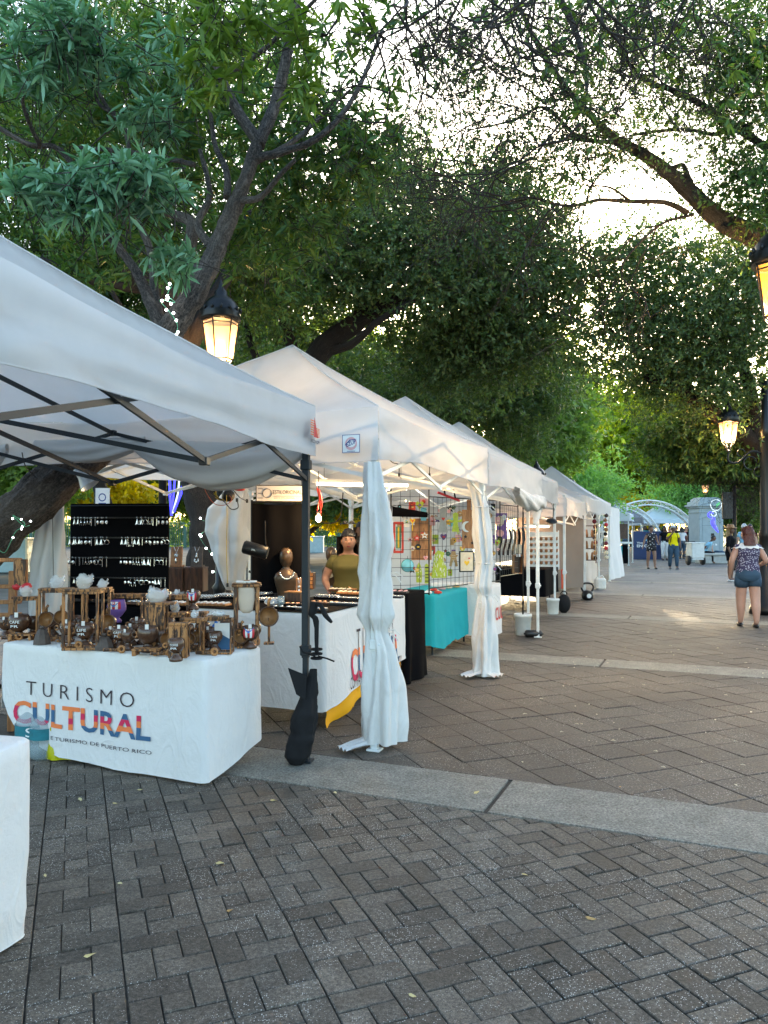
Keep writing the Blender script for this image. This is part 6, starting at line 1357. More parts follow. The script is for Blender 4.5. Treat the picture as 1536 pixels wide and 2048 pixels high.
def display_block(label, p, w, h, d, mat='dark_wood', lean=0.0, neck=True, rz=0.0, taper=0.0, piece='pendant'):
    """upright wooden slab carrying a silver necklace"""
    t = thing('necklace_stand', label, 'display stand', tuple(p), rz, GJ); M = Matrix.Rotation(-lean, 4, 'X')
    def pl(x, y, z): return M @ Vector((x, y, z))
    mb = MB(); a, b_ = w / 2 * (1 - taper), w / 2; v = [(-a, 0, 0), (a, 0, 0), (b_, 0, h), (-b_, 0, h)]; mb.add([M @ Vector((x, y - d / 2, z)) for x, y, z in v] + [M @ Vector((x, y + d / 2, z)) for x, y, z in v], [(0, 1, 2, 3), (7, 6, 5, 4), (0, 4, 5, 1), (1, 5, 6, 2), (2, 6, 7, 3), (3, 7, 4, 0)]); mb.build('slab', mat, t, world=False)
    mb = MB(); mb.box((0, .03, .008), (w * 1.05, .10, .016), bev=.002); mb.build('base', mat, t, world=False)
    if neck:
        mb = MB(); y = -d / 2 - .004; mb.tube([pl(-w * .22, y, h), pl(-w * .08, y, h * .78), pl(0, y, h * .68), pl(w * .08, y, h * .78), pl(w * .22, y, h)], .0022, 5); mb.build('chain', 'silver', t, True, False)
        mb = MB(); r = w * .13
        if piece == 'spiral': mb.tube([pl(r * 1.4 * (1 - k / 26) * math.cos(k * .6), y, h * .55 + r * 1.4 * (1 - k / 26) * math.sin(k * .6)) for k in range(24)], .004, 5); mb.ball(tuple(pl(0, y, h * .30)), (.012, .006, .03), 8)
        else:
            mb.ball(tuple(pl(0, y, h * .62)), (.010, .005, .014), 8); mb.ball(tuple(pl(0, y, h * .50)), (.013, .005, .02), 8)
            for k in range(6): mb.ball(tuple(pl(.018 * (-1) ** k, y, h * (.36 - .05 * (k // 2)))), (.011, .005, .010), 7)
            mb.ball(tuple(pl(0, y, h * .22)), (.010, .005, .016), 8)
        mb.build('pendant', 'silver', t, True, False)
    return t
p = TJ(225, 1196); display_block('tall tapered wooden slab with long silver pendant before the earring board', (p.x, p.y, ZJ - .04), .17, .33, .03, 'board_wood', .08, taper=.35)
p = TJ(172, 1200); display_block('small brown slab with round silver pendant at the foot of the earring board', (p.x, p.y, ZJ - .03), .11, .22, .03, 'dark_wood', .2)
p = TJ(192, 1202); display_block('dark slab leaning beside the round silver pendant', (p.x + .05, p.y, ZJ - .03), .11, .21, .02, 'clay_dark', .2, piece='spiral')
# two wooden crates with slabs on top
for (px, w, lb) in ((352, .20, 'dark wooden crate at the right edge of the earring board'), (393, .20, 'second dark wooden crate, nearest the grey curtain')):
    p = TJ(px, 1182); t = thing('wooden_crate', lb, 'crate', (p.x, p.y, ZJ), -.1, 'dark wooden crates under the necklace slabs')
    for k in range(3): mb = MB(); mb.box((-w / 2 + w * (k + .5) / 3, -.085, .12), (w / 3 - .003, .014, .24), bev=.002); mb.build('plank', 'dark_wood', t, world=False)
    for sx in (-1, 1): mb = MB(); mb.box((sx * (w / 2 - .007), 0, .12), (.014, .155, .238), bev=.002); mb.build('side', 'dark_wood', t, world=False)
    mb = MB(); mb.box((0, 0, .247), (w, .18, .012), bev=.002); mb.build('lid', 'dark_wood', t, world=False)
    display_block('reddish slab with silver spiral pendant on the first crate' if px == 352 else 'dark grooved slab with silver flower pendant on the crate by the curtain', (p.x, p.y, ZJ + .253), .12, .21, .022, 'stand_wood' if px == 352 else 'clay_dark', .12, piece='spiral' if px == 352 else 'x', rz=-.1)
t = thing('potted_plant', 'tiny bright green plant in a terracotta pot by the dark crates', 'plant', tuple(TJ(320, 1183))); mb = MB(); mb.lathe([(.028, 0), (.038, .05), (.041, .055), (.038, .06)], 14); mb.build('pot', 'stand_wood', t, True, False)
rg = np.random.RandomState(9); P_ = rg.normal(size=(260, 3)); P_ = unit(P_) * (rg.random((260, 1)) ** .5) * np.array([.05, .05, .032]) + np.array([0, 0, .095]); V_, F_ = leaf_quad(P_, unit(P_ - np.array([0, 0, .07])), np.full(260, .022), np.full(260, .012), rg)
me = bpy.data.meshes.new('foliage'); me.from_pydata([tuple(v) for v in V_], [], [tuple(f) for f in F_]); me.materials.append(MAT['leaf_bright']); o = bpy.data.objects.new('foliage', me); COL.objects.link(o); o.parent = t; o['kind'] = 'stuff'
# black backdrop with the shop sign
c0 = W(555, 1175, 7.55); t = thing('backdrop_panel', 'tall black cloth panel hanging behind the jewellery under the shop sign', 'backdrop', (c0.x, c0.y, .90), .03)
def fn(u, v): return (lerp(-.25, .25, u), .012 * math.sin(u * 13) + .01 * noise.noise((u * 4, v * 5, 0)), lerp(.04, .92 - .02 * math.sin(u * 3), v))
mb = MB(); mb.sheet(fn, 30, 20); mb.build('cloth', 'cloth_black', t, True, False)
for sx in (-1, 1): mb = MB(); mb.tube([(sx * .255, .02, -.88), (sx * .255, .02, .95)], .012, 8); mb.build('pole', 'iron_black', t, True, False)
mb = MB(); mb.tube([(-.26, .02, .93), (.26, .02, .93)], .010, 6); mb.build('rail', 'iron_black', t, world=False)
c1 = W(561, 987, 7.40); t = thing('shop_sign', 'white framed sign reading ESTILORICINAL above the black backdrop', 'sign', tuple(c1), .03); mb = MB(); mb.box((0, 0, 0), (.472, .022, .162), bev=.003); mb.build('frame', 'iron_black', t, world=False)
mb = MB(); mb.box((0, -.013, 0), (.455, .006, .145)); mb.build('face', 'paper_white', t, world=False)
mb = MB(); g = lambda x0, x1, z0, z1: (lambda u, v: Vector((lerp(x0, x1, u), -.0185, lerp(z0, z1, v))))
put_text(mb, 'ESTILORICINAL', g(-.07, .205, -.008, .030), 0, .0)
for z in (-.045, 0, .045): mb.box((-.190, -.0185, z), (.045, .002, .004))
mb.torus((-.125, -.0185, 0), .043, .0025, 24, 4); mb.box((.07, -.0185, -.028), (.27, .002, .0022)); put_text(mb, 'WWW.ESTILORICINAL.COM', g(-.06, .19, -.052, -.038), 0, -.01); mb.build('lettering', 'ink_dark', t, world=False)
mb = MB(); mb.tube([(-.2, 0, .08), (-.2, 0, .25)], .003, 4); mb.tube([(.2, 0, .08), (.2, 0, .25)], .003, 4); mb.build('hanger', 'iron_black', t, world=False)
# black cylinder speaker on a strap
c2 = W(511, 1100, 7.1); t = thing('portable_speaker', 'black cylinder speaker hanging by a strap beside the backdrop', 'speaker', tuple(c2), 0); M = Matrix.Rotation(-.28, 4, 'Y').inverted() @ Matrix.Rotation(PI / 2, 4, 'Y')
mb = MB(); mb.lathe([(.05, -.11), (.062, -.105), (.062, .105), (.05, .11)], 24, 0, M); mb.build('body', 'plastic_black', t, True, False)
mb = MB()
for s_ in (-.112, .112): mb.lathe([(.052, s_ - .004), (.052, s_ + .004)], 20, 0, M)
mb.build('end_cap', 'frame_dark', t, world=False); mb = MB(); mb.tube(smooth_path([(.10, 0, -.01), (.09, 0, .12), (.08, .05, .27)], 4), .006, 5); mb.build('strap', 'bag_black', t, True, False)
mb = MB(); put_text(mb, 'JBL', lambda u, v: Vector((lerp(-.03, .01, u), -.064, lerp(-.010, .008, v) - .28 * lerp(-.03, .01, u))), 0, .02); mb.build('lettering', 'ink_white', t, world=False)
# dark busts
def bust(label, px, py, s=1.0, rz=0, neckl=True, disc=False):
    p = TJ(px, py); t = thing('jewellery_bust', label, 'display bust', tuple(p), rz, GJ)
    prof = [(.075, 0), (.078, .02), (.085, .06), (.105, .13), (.112, .17), (.10, .205), (.06, .235), (.036, .26), (.034, .275), (.048, .29), (.062, .32), (.068, .36), (.064, .40), (.048, .43), (.02, .445), (0, .447)]
    mb = MB(); b0 = len(mb.v); mb.lathe([(r * s, z * s) for r, z in prof], 26)
    mb.v = [(x * (1.0 if z < .24 * s else .92), y * (.62 if z < .24 * s else 1.0), z) for x, y, z in mb.v]; mb.build('body', 'bust_bronze', t, True, False)
    if neckl:
        mb = MB()
        for k in range(14): a = PI * (1.08 + .84 * k / 13); mb.ball((.055 * math.cos(a) * 1.2 * s, -.066 * s, (.235 + .075 * math.sin(a)) * s), .010 * s, 7)
        mb.build('necklace', 'silver', t, True, False)
    if disc: mb = MB(); mb.ball((.02, -.075 * s, .15 * s), (.055, .012, .06), 14); mb.torus((.02, -.085 * s, .15 * s), .04, .006, 18, 5); mb.build('brooch', 'cream', t, True, False)
bust('bronze head and shoulders bust with silver necklace before the black backdrop', 572, 1192, 1.05, .25); bust('bronze bust wearing a round cream brooch beside the stall keeper', 662, 1171, 1.0, -.35, False, True)
p = TJ(598, 1196); display_block('pale slab with fine chain beside the first bust', p, .06, .19, .02, 'board_wood', .15, piece='spiral')
p = TJ(612, 1178); t = thing('drawer_box', 'wooden drawer box stacked behind the dark tent leg', 'box', tuple(p), -.1, GJ); mb = MB(); mb.box((0, 0, .09), (.19, .14, .18), bev=.004); mb.build('case', 'dark_wood', t, world=False)
for k in range(4): mb = MB(); mb.box((0, -.074, .03 + k * .043), (.175, .01, .034), bev=.003); mb.build('drawer', 'board_wood', t, world=False)
display_block('leaning pale board with chains on the drawer box', (p.x - .01, p.y, ZJ + .18), .11, .24, .02, 'board_wood', .3, piece='spiral', rz=.35)
t = thing('leaning_board', 'black leaning board behind the drawer box', 'display board', (p.x - .05, p.y + .08, ZJ), .3, GJ); mb = MB(); mb.bar((0, 0, 0), (-.03, .12, .33), .18, .02); mb.build('board', 'plastic_black', t, world=False); mb = MB(); mb.box((0, .06, .01), (.16, .10, .016), bev=.003); mb.build('base', 'plastic_black', t, world=False)
for k, (px, py) in enumerate(((690, 1176), (705, 1180))): display_block(['leaning brown slab with a long silver chain by the stall keeper', 'second leaning brown slab, nearest the wrapped leg'][k], TJ(px, py), .085, .23, .02, 'board_wood', .45, rz=.5, piece='spiral')
p = TJ(735, 1168); t = thing('paper_bag', 'blue and white patterned bag at the stall keeper elbow', 'bag', tuple(p), .2); mb = MB(); mb.sheet(lambda u, v: (.10 * math.cos(2 * PI * u) * (1 - .2 * v), .05 * math.sin(2 * PI * u), .22 * v + .01), 18, 8, closeu=True); mb.build('bag', 'sky_blue', t, True, False)
mb = MB(); mb.ball((-.03, -.055, .07), (.05, .012, .05), 12); mb.ball((.03, -.055, .14), (.04, .01, .03), 10); mb.build('print', 'paper_white', t, True, False)
# trays of rings and bracelets
def tray(label, px, py, w, d, rz, kind, n, mat='silver', base='cloth_black'):
    p = TJ(px, py); t = thing('ring_tray' if kind == 'ring' else 'jewellery_tray', label, 'jewellery tray', (p.x, p.y, ZJ + .001), rz, 'trays of small jewellery'); mb = MB(); mb.box((0, 0, .009), (w, d, .018), bev=.003); mb.build('pad', base, t, world=False)
    mb = MB(); r_ = random.Random(int(px * 7 + py)); nx = max(2, int(w / (.032 if kind == 'ring' else .045))); ny = max(1, n // nx)
    for i in range(nx):
        for j in range(ny):
            x, y = lerp(-w / 2 + .02, w / 2 - .02, i / (nx - 1)) + r_.uniform(-.003, .003), lerp(-d / 2 + .02, d / 2 - .02, j / max(1, ny - 1)) + r_.uniform(-.003, .003)
            if kind == 'ring': mb.torus((x, y, .026), .0105, .0035, 8, 4, M=None); mb.ball((x, y, .036), (.007, .006, .004), 5)
            elif kind == 'bangle': mb.torus((x, y, .024), .028, .004, 12, 4, axis='Z')
            else: mb.ball((x, y, .024), (r_.uniform(.010, .018), r_.uniform(.008, .014), .008), 6)
    o = mb.build('small_jewellery', mat, t, True, False); o['kind'] = 'stuff'; return t
rzJ = math.atan2(ju.y, ju.x) - PI / 2
for (px, py, w, d, k, n, lb, mt, bs) in ((345, 1199, .26, .20, 'ring', 48, 'black tray of silver rings behind the flag cups', 'silver', 'cloth_black'), (405, 1199, .26, .20, 'ring', 48, 'black tray of silver rings in the middle of the back row', 'silver', 'cloth_black'), (460, 1196, .26, .20, 'ring', 48, 'black tray of silver rings left of the first bust', 'silver', 'cloth_black'), (515, 1192, .26, .20, 'ring', 48, 'black tray of silver rings below the black backdrop', 'silver', 'cloth_black'), (540, 1204, .24, .14, 'ring', 36, 'front tray of silver rings beside the glass jar', 'silver', 'cloth_black'),
    (285, 1208, .24, .14, 'bead', 20, 'tray of pale pieces under the plant pot', 'silver', 'dark_wood'), (370, 1210, .26, .12, 'bead', 22, 'wooden tray of papers and clasps behind the square frame', 'ink_white', 'board_wood'), (430, 1211, .26, .12, 'bead', 22, 'wooden tray of papers and clasps behind the pump bottle', 'ink_white', 'board_wood'),
    (600, 1213, .28, .07, 'bead', 22, 'tray of copper coloured beads by the dark tent leg', 'copper', 'cloth_black'), (570, 1219, .22, .06, 'bead', 16, 'row of pale beads in front of the copper beads', 'silver', 'cloth_black'), (655, 1198, .24, .10, 'ring', 30, 'tray of striped rings right of the dark tent leg', 'silver', 'cloth_black'), (650, 1209, .26, .07, 'bead', 18, 'low box lid with copper pieces', 'copper', 'dark_wood'),
    (620, 1221, .30, .06, 'bangle', 6, 'grey card of flat bracelets at the front corner', 'silver', 'frame_dark'), (690, 1211, .26, .07, 'bangle', 6, 'grey card of bangles behind the front corner', 'silver', 'frame_dark'), (700, 1200, .24, .06, 'bangle', 6, 'small card of bangles near the wrapped leg', 'silver', 'frame_dark'), (700, 1188, .26, .10, 'bead', 24, 'heap of cream bead strings before the stall keeper', 'cream', 'board_wood'), (680, 1182, .24, .10, 'bead', 24, 'heap of shell pieces beside the leaning slabs', 'cream', 'dark_wood'),
    (795, 1186, .22, .10, 'bead', 16, 'tray of pink and silver pieces at the black drape', 'ink_pink', 'frame_dark'), (785, 1196, .2, .08, 'bangle', 4, 'card of bangles right of the wrapped leg', 'silver', 'frame_dark')): tray(lb, px, py, w, d, rzJ if px > 560 else rzJ + .05, k, n, mt, bs)
p = TJ(562, 1212); t = thing('glass_jar', 'small pale glass jar beside the front ring tray', 'jar', tuple(p)); mb = MB(); mb.lathe([(.028, 0), (.032, .01), (.030, .08), (.026, .085)], 14); mb.build('body', 'bottle_clear', t, True, False); mb = MB(); mb.lathe([(.022, .01), (.022, .06)], 10); mb.build('contents', 'silver', t, True, False)
p = TJ(542, 1212); t = thing('clear_pouch', 'crumpled clear pouch left of the glass jar', 'pouch', tuple(p)); mb = MB(); mb.ball((0, 0, .035), (.06, .04, .032), 12); mb.build('film', 'clear_film', t, True, False); mb = MB(); mb.ball((0, 0, .022), (.03, .02, .015), 8); mb.build('contents', 'silver', t, True, False)
p = TJ(505, 1180); t = thing('cane_handle', 'black carved upright with silver chain in front of the backdrop', 'display stand', tuple(p), 0, GJ); mb = MB(); mb.tube(smooth_path([(0, 0, 0), (0, 0, .13), (-.01, 0, .18), (-.04, 0, .20)], 4), .013, 8); mb.build('upright', 'plastic_black', t, True, False); mb = MB(); mb.tube([(.02, -.01, .0), (.015, -.015, .10)], .005, 5); mb.build('chain', 'silver', t, True, False)
p = TJ(590, 1203); t = thing('dark_box', 'small dark box in front of the first bust', 'box', tuple(p), rzJ, GJ); mb = MB(); mb.box((0, 0, .04), (.16, .10, .08), bev=.004); mb.build('case', 'dark_wood', t, world=False); mb = MB(); mb.box((0, 0, .086), (.17, .11, .012), bev=.003); mb.build('lid', 'board_wood', t, world=False)
# cord reel, cables, clamp lamp, bare bulb, tube lights
c = W(452, 985, 7.0); t = thing('cord_reel', 'red and black extension reel with yellow cord hung beside the grey curtain', 'cable reel', tuple(c), .4)
mb = MB()
for k in range(7): mb.torus((-.03, -.01 + k * .010, .0), .065 + .004 * (k % 2), .006, 18, 5)
mb.build('yellow_cord', 'cord_yellow', t, True, False); mb = MB(); mb.lathe([(.05, -.05), (.055, -.03), (.055, .03), (.05, .05)], 18, 0, Matrix.Translation((.02, 0, -.03)) @ Matrix.Rotation(PI / 2, 4, 'X')); mb.build('drum', 'plastic_black', t, True, False)
mb = MB(); mb.tube(smooth_path([(-.02, 0, .06), (.04, -.02, .06), (.10, -.03, .035), (.16, -.03, .04)], 4), .020, 8); mb.build('red_handle', 'cord_red', t, True, False); mb = MB(); mb.tube(smooth_path([(-.10, 0, .0), (-.14, 0, .07), (-.05, 0, .14), (-.03, 0, .10)], 4), .010, 6); mb.build('hook', 'iron_black', t, True, False)
def cable(label, pts, r, mat, grp='loose cables hanging in the stalls', plug=True):
    P = smooth_path([W(*q) for q in pts], 6); p0 = P[0]; t = thing('cable', label, 'cable', tuple(p0), 0, grp); mb = MB(); mb.tube(P, r, 5); mb.build('cord', mat, t, True)
    if plug: mb = MB(); q = P[-1]; mb.box(q, (.02, .02, .035), bev=.004); mb.build('plug', 'plastic_black', t)
cable('orange cord looping down from the tent truss to the reel', [(402, 940, 6.9), (405, 965, 6.9), (415, 990, 6.9), (430, 1008, 6.9), (450, 1010, 6.9), (463, 1000, 6.9), (458, 990, 6.95)], .0035, 'cord_orange')
cable('thin olive cord falling straight down the grey curtain', [(453, 990, 6.9), (454, 1040, 6.9), (453, 1100, 6.9), (455, 1170, 6.9)], .003, 'cord_yellow')
cable('black cable coiled beside the reel', [(425, 975, 6.9), (422, 985, 6.9), (435, 995, 6.9), (448, 1003, 6.9), (462, 1018, 6.9), (476, 1015, 6.9), (474, 1000, 6.9)], .005, 'plastic_black')
cable('black cable running from the reel to the shop sign', [(466, 980, 6.9), (480, 995, 6.95), (494, 1002, 7.1)], .004, 'plastic_black')
cable('coiled red cord hanging right of the dark tent leg', [(634, 975, 7.6), (638, 1000, 7.6), (634, 1025, 7.6), (641, 1030, 7.6), (640, 1000, 7.6), (637, 978, 7.6), (644, 1005, 7.6), (639, 1028, 7.6)], .008, 'cord_red')
cable('dark cable dangling near the leaning trunk', [(44, 905, 5.6), (50, 930, 5.6), (62, 945, 5.7), (72, 955, 5.9)], .004, 'plastic_black', plug=False)
cable('thin dark line hanging down the rear grey curtain', [(104, 935, 6.3), (105, 1000, 6.3), (106, 1100, 6.3), (107, 1180, 6.3)], .003, 'plastic_black', plug=False)
cable('black cable looping between the back legs of the second tent', [(640, 1045, 8.8), (665, 1046, 8.8), (680, 1035, 8.8), (684, 1010, 8.8), (686, 985, 8.8)], .006, 'plastic_black', plug=False)
for (xx, lb) in ((775, 'short black strap hook under the roof left of the wire grids'), (836, 'strap hook with loop under the third tent truss')): cable(lb, [(xx, 915 + (xx > 800) * 10, 7.7), (xx + 10, 925, 7.7), (xx + 22, 930, 7.7), (xx + 23, 950, 7.7)], .005, 'plastic_black')
c = W(160, 945, 5.75); t = thing('clamp_lamp', 'grey metal clamp lamp shade hung against the leaning trunk', 'lamp', tuple(c), 0)
M = Matrix.Rotation(-.65, 4, 'Y') @ Matrix.Rotation(PI, 4, 'X'); mb = MB(); mb.lathe([(.02, -.04), (.034, -.035), (.038, .03), (.045, .05), (.075, .12), (.078, .125), (.072, .12), (.04, .05)], 24, 0, M, cap=False); mb.build('shade', 'galvanised', t, True, False)
mb = MB(); mb.lathe([(.018, -.09), (.022, -.03)], 12, 0, M); mb.build('socket', 'plastic_black', t, True, False); mb = MB(); mb.tube(smooth_path([(.0, 0, .06), (-.02, 0, .12), (.02, 0, .17), (.03, 0, .24)], 4), .004, 5); mb.torus((.0, 0, .11), .03, .005, 12, 5); mb.build('clamp', 'frame_dark', t, True, False)
c = W(637, 1037, 7.3); t = thing('bare_bulb', 'glowing bare bulb on a wire beside the dark tent leg', 'light bulb', tuple(c), 0, 'small lit lights in the stalls'); mb = MB(); mb.ball((0, 0, 0), (.028, .028, .034), 12); mb.build('bulb', 'bulb_warm', t, True, False); mb = MB(); mb.tube([(0, 0, .03), (0, 0, .45)], .004, 5); mb.lathe([(.018, .03), (.018, .07)], 10); mb.build('flex', 'plastic_black', t, True, False)
def plight(t, off, e, col=(1, .62, .30), s=.05): L = bpy.data.lights.new('bulb_light', 'POINT'); L.energy = e; L.color = col; L.shadow_soft_size = s; o = bpy.data.objects.new('bulb_light', L); COL.objects.link(o); o.parent = t; o.location = off
plight(t, (0, -.06, 0), 8)
def tube_light(label, p0, p1, e, col=(1, .72, .42)):
    m_ = (p0 + p1) / 2; t = thing('tube_light', label, 'light fitting', tuple(m_), 0, 'small lit lights in the stalls'); d = (p1 - p0).normalized(); mb = MB(); mb.bar(p0 + Vector((0, 0, .03)), p1 + Vector((0, 0, .03)), .10, .03); mb.build('housing', 'frame_white', t); mb = MB(); mb.tube([p0 + d * .03, p1 - d * .03], .014, 8); mb.build('tube', 'tube_glow', t, True)
    for k in (.25, .75): plight(t, p0.lerp(p1, k) - m_ + Vector((0, 0, -.08)), e / 2, col)
    mb = MB(); mb.tube([p0.lerp(p1, .1), p0.lerp(p1, .1) + Vector((0, 0, .3))], .003, 4); mb.tube([p0.lerp(p1, .9), p0.lerp(p1, .9) + Vector((0, 0, .3))], .003, 4); mb.build('hanging_wire', 'iron_black', t)
tube_light('lit tube light under the roof of the emblem tent', W(628, 968, 7.5), W(820, 971, 8.0), 6)
tube_light('lit tube light above the hanging crafts', W(815, 968, 9.9), W(900, 978, 11.0), 4, (1, .85, .7))
c = W(951, 1101, 10.6); t = thing('spot_bulb', 'tiny lit white bulb beside the framed heart picture', 'light bulb', tuple(c), 0, 'small lit lights in the stalls'); mb = MB(); mb.ball((0, 0, 0), .03, 10); mb.build('bulb', 'bulb_warm', t, True, False); mb = MB(); mb.tube([(0, 0, .03), (0, .05, .2)], .005, 5); mb.build('stem', 'plastic_black', t, True, False)
# warm work light over the leather goods
tube_light('small lit tube above the leather sandals rack', W(1050, 1052, 15.4), W(1100, 1054, 15.6), 8, (1, .6, .35))
tube_light('lit tube over the far food table', W(1125, 1046, 17.5), W(1160, 1048, 17.8), 8, (1, .65, .4))

# ================================================================ PAINTED CRAFT STALL
def grid_panel(label, p0, p1, z0, z1, step=.10):
    L = (p1 - p0).length; d = (p1 - p0) / L; t = thing('wire_grid', label, 'wire grid', (p0.x, p0.y, 0), 0, 'black wire grids carrying crafts'); mb = MB(); n = int(L / step); m_ = int((z1 - z0) / step)
    for i in range(n + 1): p = p0 + d * (L * i / n); mb.tube([(p.x, p.y, z0), (p.x, p.y, z1)], .0035, 4)
    for j in range(m_ + 1): z = lerp(z0, z1, j / m_); mb.tube([(p0.x, p0.y, z), (p1.x, p1.y, z)], .0035, 4)
    o = mb.build('wires', 'iron_black', t); o['kind'] = 'stuff'
    mb = MB()
    for p in (p0, p1): mb.tube([(p.x, p.y, z0 - .02), (p.x, p.y, z1 + .02)], .009, 6)
    mb.tube([(p0.x, p0.y, z1), (p1.x, p1.y, z1)], .008, 6); mb.tube([(p0.x, p0.y, z0), (p1.x, p1.y, z0)], .008, 6); mb.build('frame', 'iron_black', t); return t
def xy(px, Y): v = W(px, 1057, Y); return Vector((v.x, v.y, 0))
grid_panel('black wire grid at the near end of the craft stall', xy(782, 9.0), xy(858, 9.15), .80, 2.05)
grid_panel('black wire grid behind the moon board', xy(858, 9.9), xy(1000, 11.4), .80, 1.98)
grid_panel('black wire grid beside the purple print', xy(1000, 12.4), xy(1036, 13.2), .80, 1.95)
def craft(name, label, px, py, Y, shapes, cat='craft', grp='painted wooden crafts hanging on the wire grids', rz=0.15):
    c = W(px, py, Y); t = thing(name, label, cat, tuple(c), rz, grp)
    for nm, mat, fnb in shapes:
        mb = MB(); fnb(mb); o = mb.build(nm, mat, t, nm in ('ball', 'round'), False)
        if nm == 'mosaic_pattern': o['kind'] = 'stuff'
def plate(w, h, d=.015, y=0, z=0, bev=.003, x=0): return lambda mb: mb.box((x, y, z), (w, d, h), bev=bev)
def outline(pts, d=.015, y=0, s=1.0, x=0, z=0): return lambda mb: mb.prism([(p[0] * s, p[1] * s) for p in pts], -d / 2, d / 2, 0, Matrix.Translation((x, y, z)) @ Matrix.Rotation(PI / 2, 4, 'X'))
cross = [(-.12, .05), (-.32, .12), (-.32, -.0), (-.10, -.05), (-.18, -.5), (.18, -.5), (.10, -.05), (.32, 0), (.32, .12), (.12, .05), (.13, .38), (0, .45), (-.13, .38)][::-1]
star = [((1 if k % 2 == 0 else .42) * math.cos(PI / 2 + k * PI / 5), (1 if k % 2 == 0 else .42) * math.sin(PI / 2 + k * PI / 5)) for k in range(10)]
moon = [(math.cos(R(a)), math.sin(R(a))) for a in range(70, 291, 20)] + [(.35 + .8 * math.cos(R(a)), .8 * math.sin(R(a))) for a in range(255, 104, -15)]
heart = [(0, -1), (.9, .1), (.95, .6), (.5, .9), (0, .5), (-.5, .9), (-.95, .6), (-.9, .1)]
craft('moon_board', 'brown wooden board with white crescent moon and dark stars', 938, 1058, 10.0, [('board', 'board_wood', plate(.185, .50)), ('neck', 'board_wood', plate(.05, .14, z=.31)), ('moon', 'ink_white', outline(moon, .008, -.013, .07, -.03, .03)), ('star', 'iron_black', outline(star, .008, -.013, .03, .05, .16)), ('star', 'iron_black', outline(star, .008, -.013, .028, -.05, -.10)), ('star', 'iron_black', outline(star, .008, -.013, .026, .04, -.18)), ('star', 'iron_black', outline(star, .008, -.013, .018, .05, .03))])
craft('wooden_cross', 'lime green wooden cross beside the moon board', 911, 1043, 9.8, [('cross', 'lime', outline(cross, .02, 0, .26))])
craft('wooden_cross', 'grey wooden cross with a red heart left of the lime cross', 886, 1038, 9.7, [('cross', 'concrete_pale', outline(cross, .02, 0, .34)), ('heart', 'paint_red', outline(heart, .008, -.014, .022, 0, .0))])
craft('cutting_board', 'large honey brown cutting board behind the near wire grid', 843, 1085, 9.3, [('board', 'board_wood', plate(.25, .42, .02)), ('top', 'board_wood', plate(.17, .08, .02, 0, .25)), ('groove', 'dark_wood', plate(.20, .006, .004, -.012, .05))])
craft('wood_frame', 'orange and green painted frame at the end of the near grid', 797, 1075, 9.1, [('side', 'paint_red', plate(.025, .34, x=-.05)), ('side', 'paint_red', plate(.025, .34, x=.05)), ('bar', 'paint_red', plate(.12, .03, z=.17)), ('bar', 'paint_red', plate(.12, .03, z=-.17)), ('inset', 'paint_green', plate(.06, .26, .006)), ('stripe', 'paint_yellow', plate(.02, .24, .008, -.004))])
craft('painted_house', 'small green and pink painted plaque near the top of the grid', 847, 1020, 9.3, [('plaque', 'sky_blue', plate(.07, .16, z=-.05)), ('roof', 'ink_pink', plate(.11, .10, z=.09)), ('ball', 'paint_red', lambda mb: mb.ball((.0, -.01, .10), .025, 8))])
craft('painted_bird', 'yellow painted bird ornament on the near grid', 825, 1042, 9.05, [('body', 'paint_yellow', outline(heart, .012, 0, .035)), ('heart', 'paint_red', outline(heart, .006, -.01, .014)), ('tail', 'paint_yellow', plate(.012, .09, .01, z=-.07))])
craft('wooden_disc', 'sky blue round wooden disc low on the near grid', 815, 1131, 9.1, [('round', 'sky_blue', lambda mb: mb.lathe([(0, -.008), (.072, -.008), (.072, .008), (0, .008)], 26, 0, Matrix.Rotation(PI / 2, 4, 'X'))), ('rim', 'paint_green', lambda mb: mb.torus((0, 0, 0), .073, .005, 26, 5)), ('hook', 'iron_black', lambda mb: mb.tube([(0, 0, .07), (0, 0, .11)], .003, 4))])
craft('mosaic_figure', 'lime and white mosaic dress form leaning on the turquoise table', 876, 1128, 9.5, [('body', 'lime', outline([(-.08, -.17), (.10, -.17), (.11, -.05), (.06, .05), (.08, .14), (0, .17), (-.04, .12), (-.06, 0)], .025)), ('mosaic_pattern', 'ink_white', lambda mb: [mb.box((random.uniform(-.06, .08), -.0145, random.uniform(-.15, .12)), (.006, .003, random.uniform(.02, .04)), rz=0, bev=.0) for _ in range(34)])])
craft('painted_stick', 'white painted stick leaning beside the mosaic form', 864, 1128, 9.45, [('stick', 'ink_white', lambda mb: mb.tube([(-.05, 0, -.15), (0, 0, .16)], .012, 8)), ('tip', 'iron_black', lambda mb: mb.ball((-.05, 0, -.155), .015, 8))])
craft('green_figure', 'lime green spotted bottle figure on the table edge', 838, 1145, 9.3, [('body', 'lime', outline([(-.03, -.12), (.03, -.12), (.035, 0), (.02, .08), (0, .12), (-.02, .08), (-.035, 0)], .03)), ('spots', 'ink_white', lambda mb: [mb.ball((random.uniform(-.015, .015), -.016, random.uniform(-.1, .06)), (.006, .002, .008), 6) for _ in range(8)])])
craft('green_figure', 'second spotted bottle figure with dark stripes beside the grid post', 853, 1147, 9.3, [('body', 'lime', outline([(-.02, -.12), (.025, -.12), (.025, .10), (0, .12), (-.02, .1)], .03)), ('stripes', 'iron_black', lambda mb: [mb.box((0, -.016, z), (.04, .003, .010)) for z in (-.09, -.05, -.01, .03, .07)])])
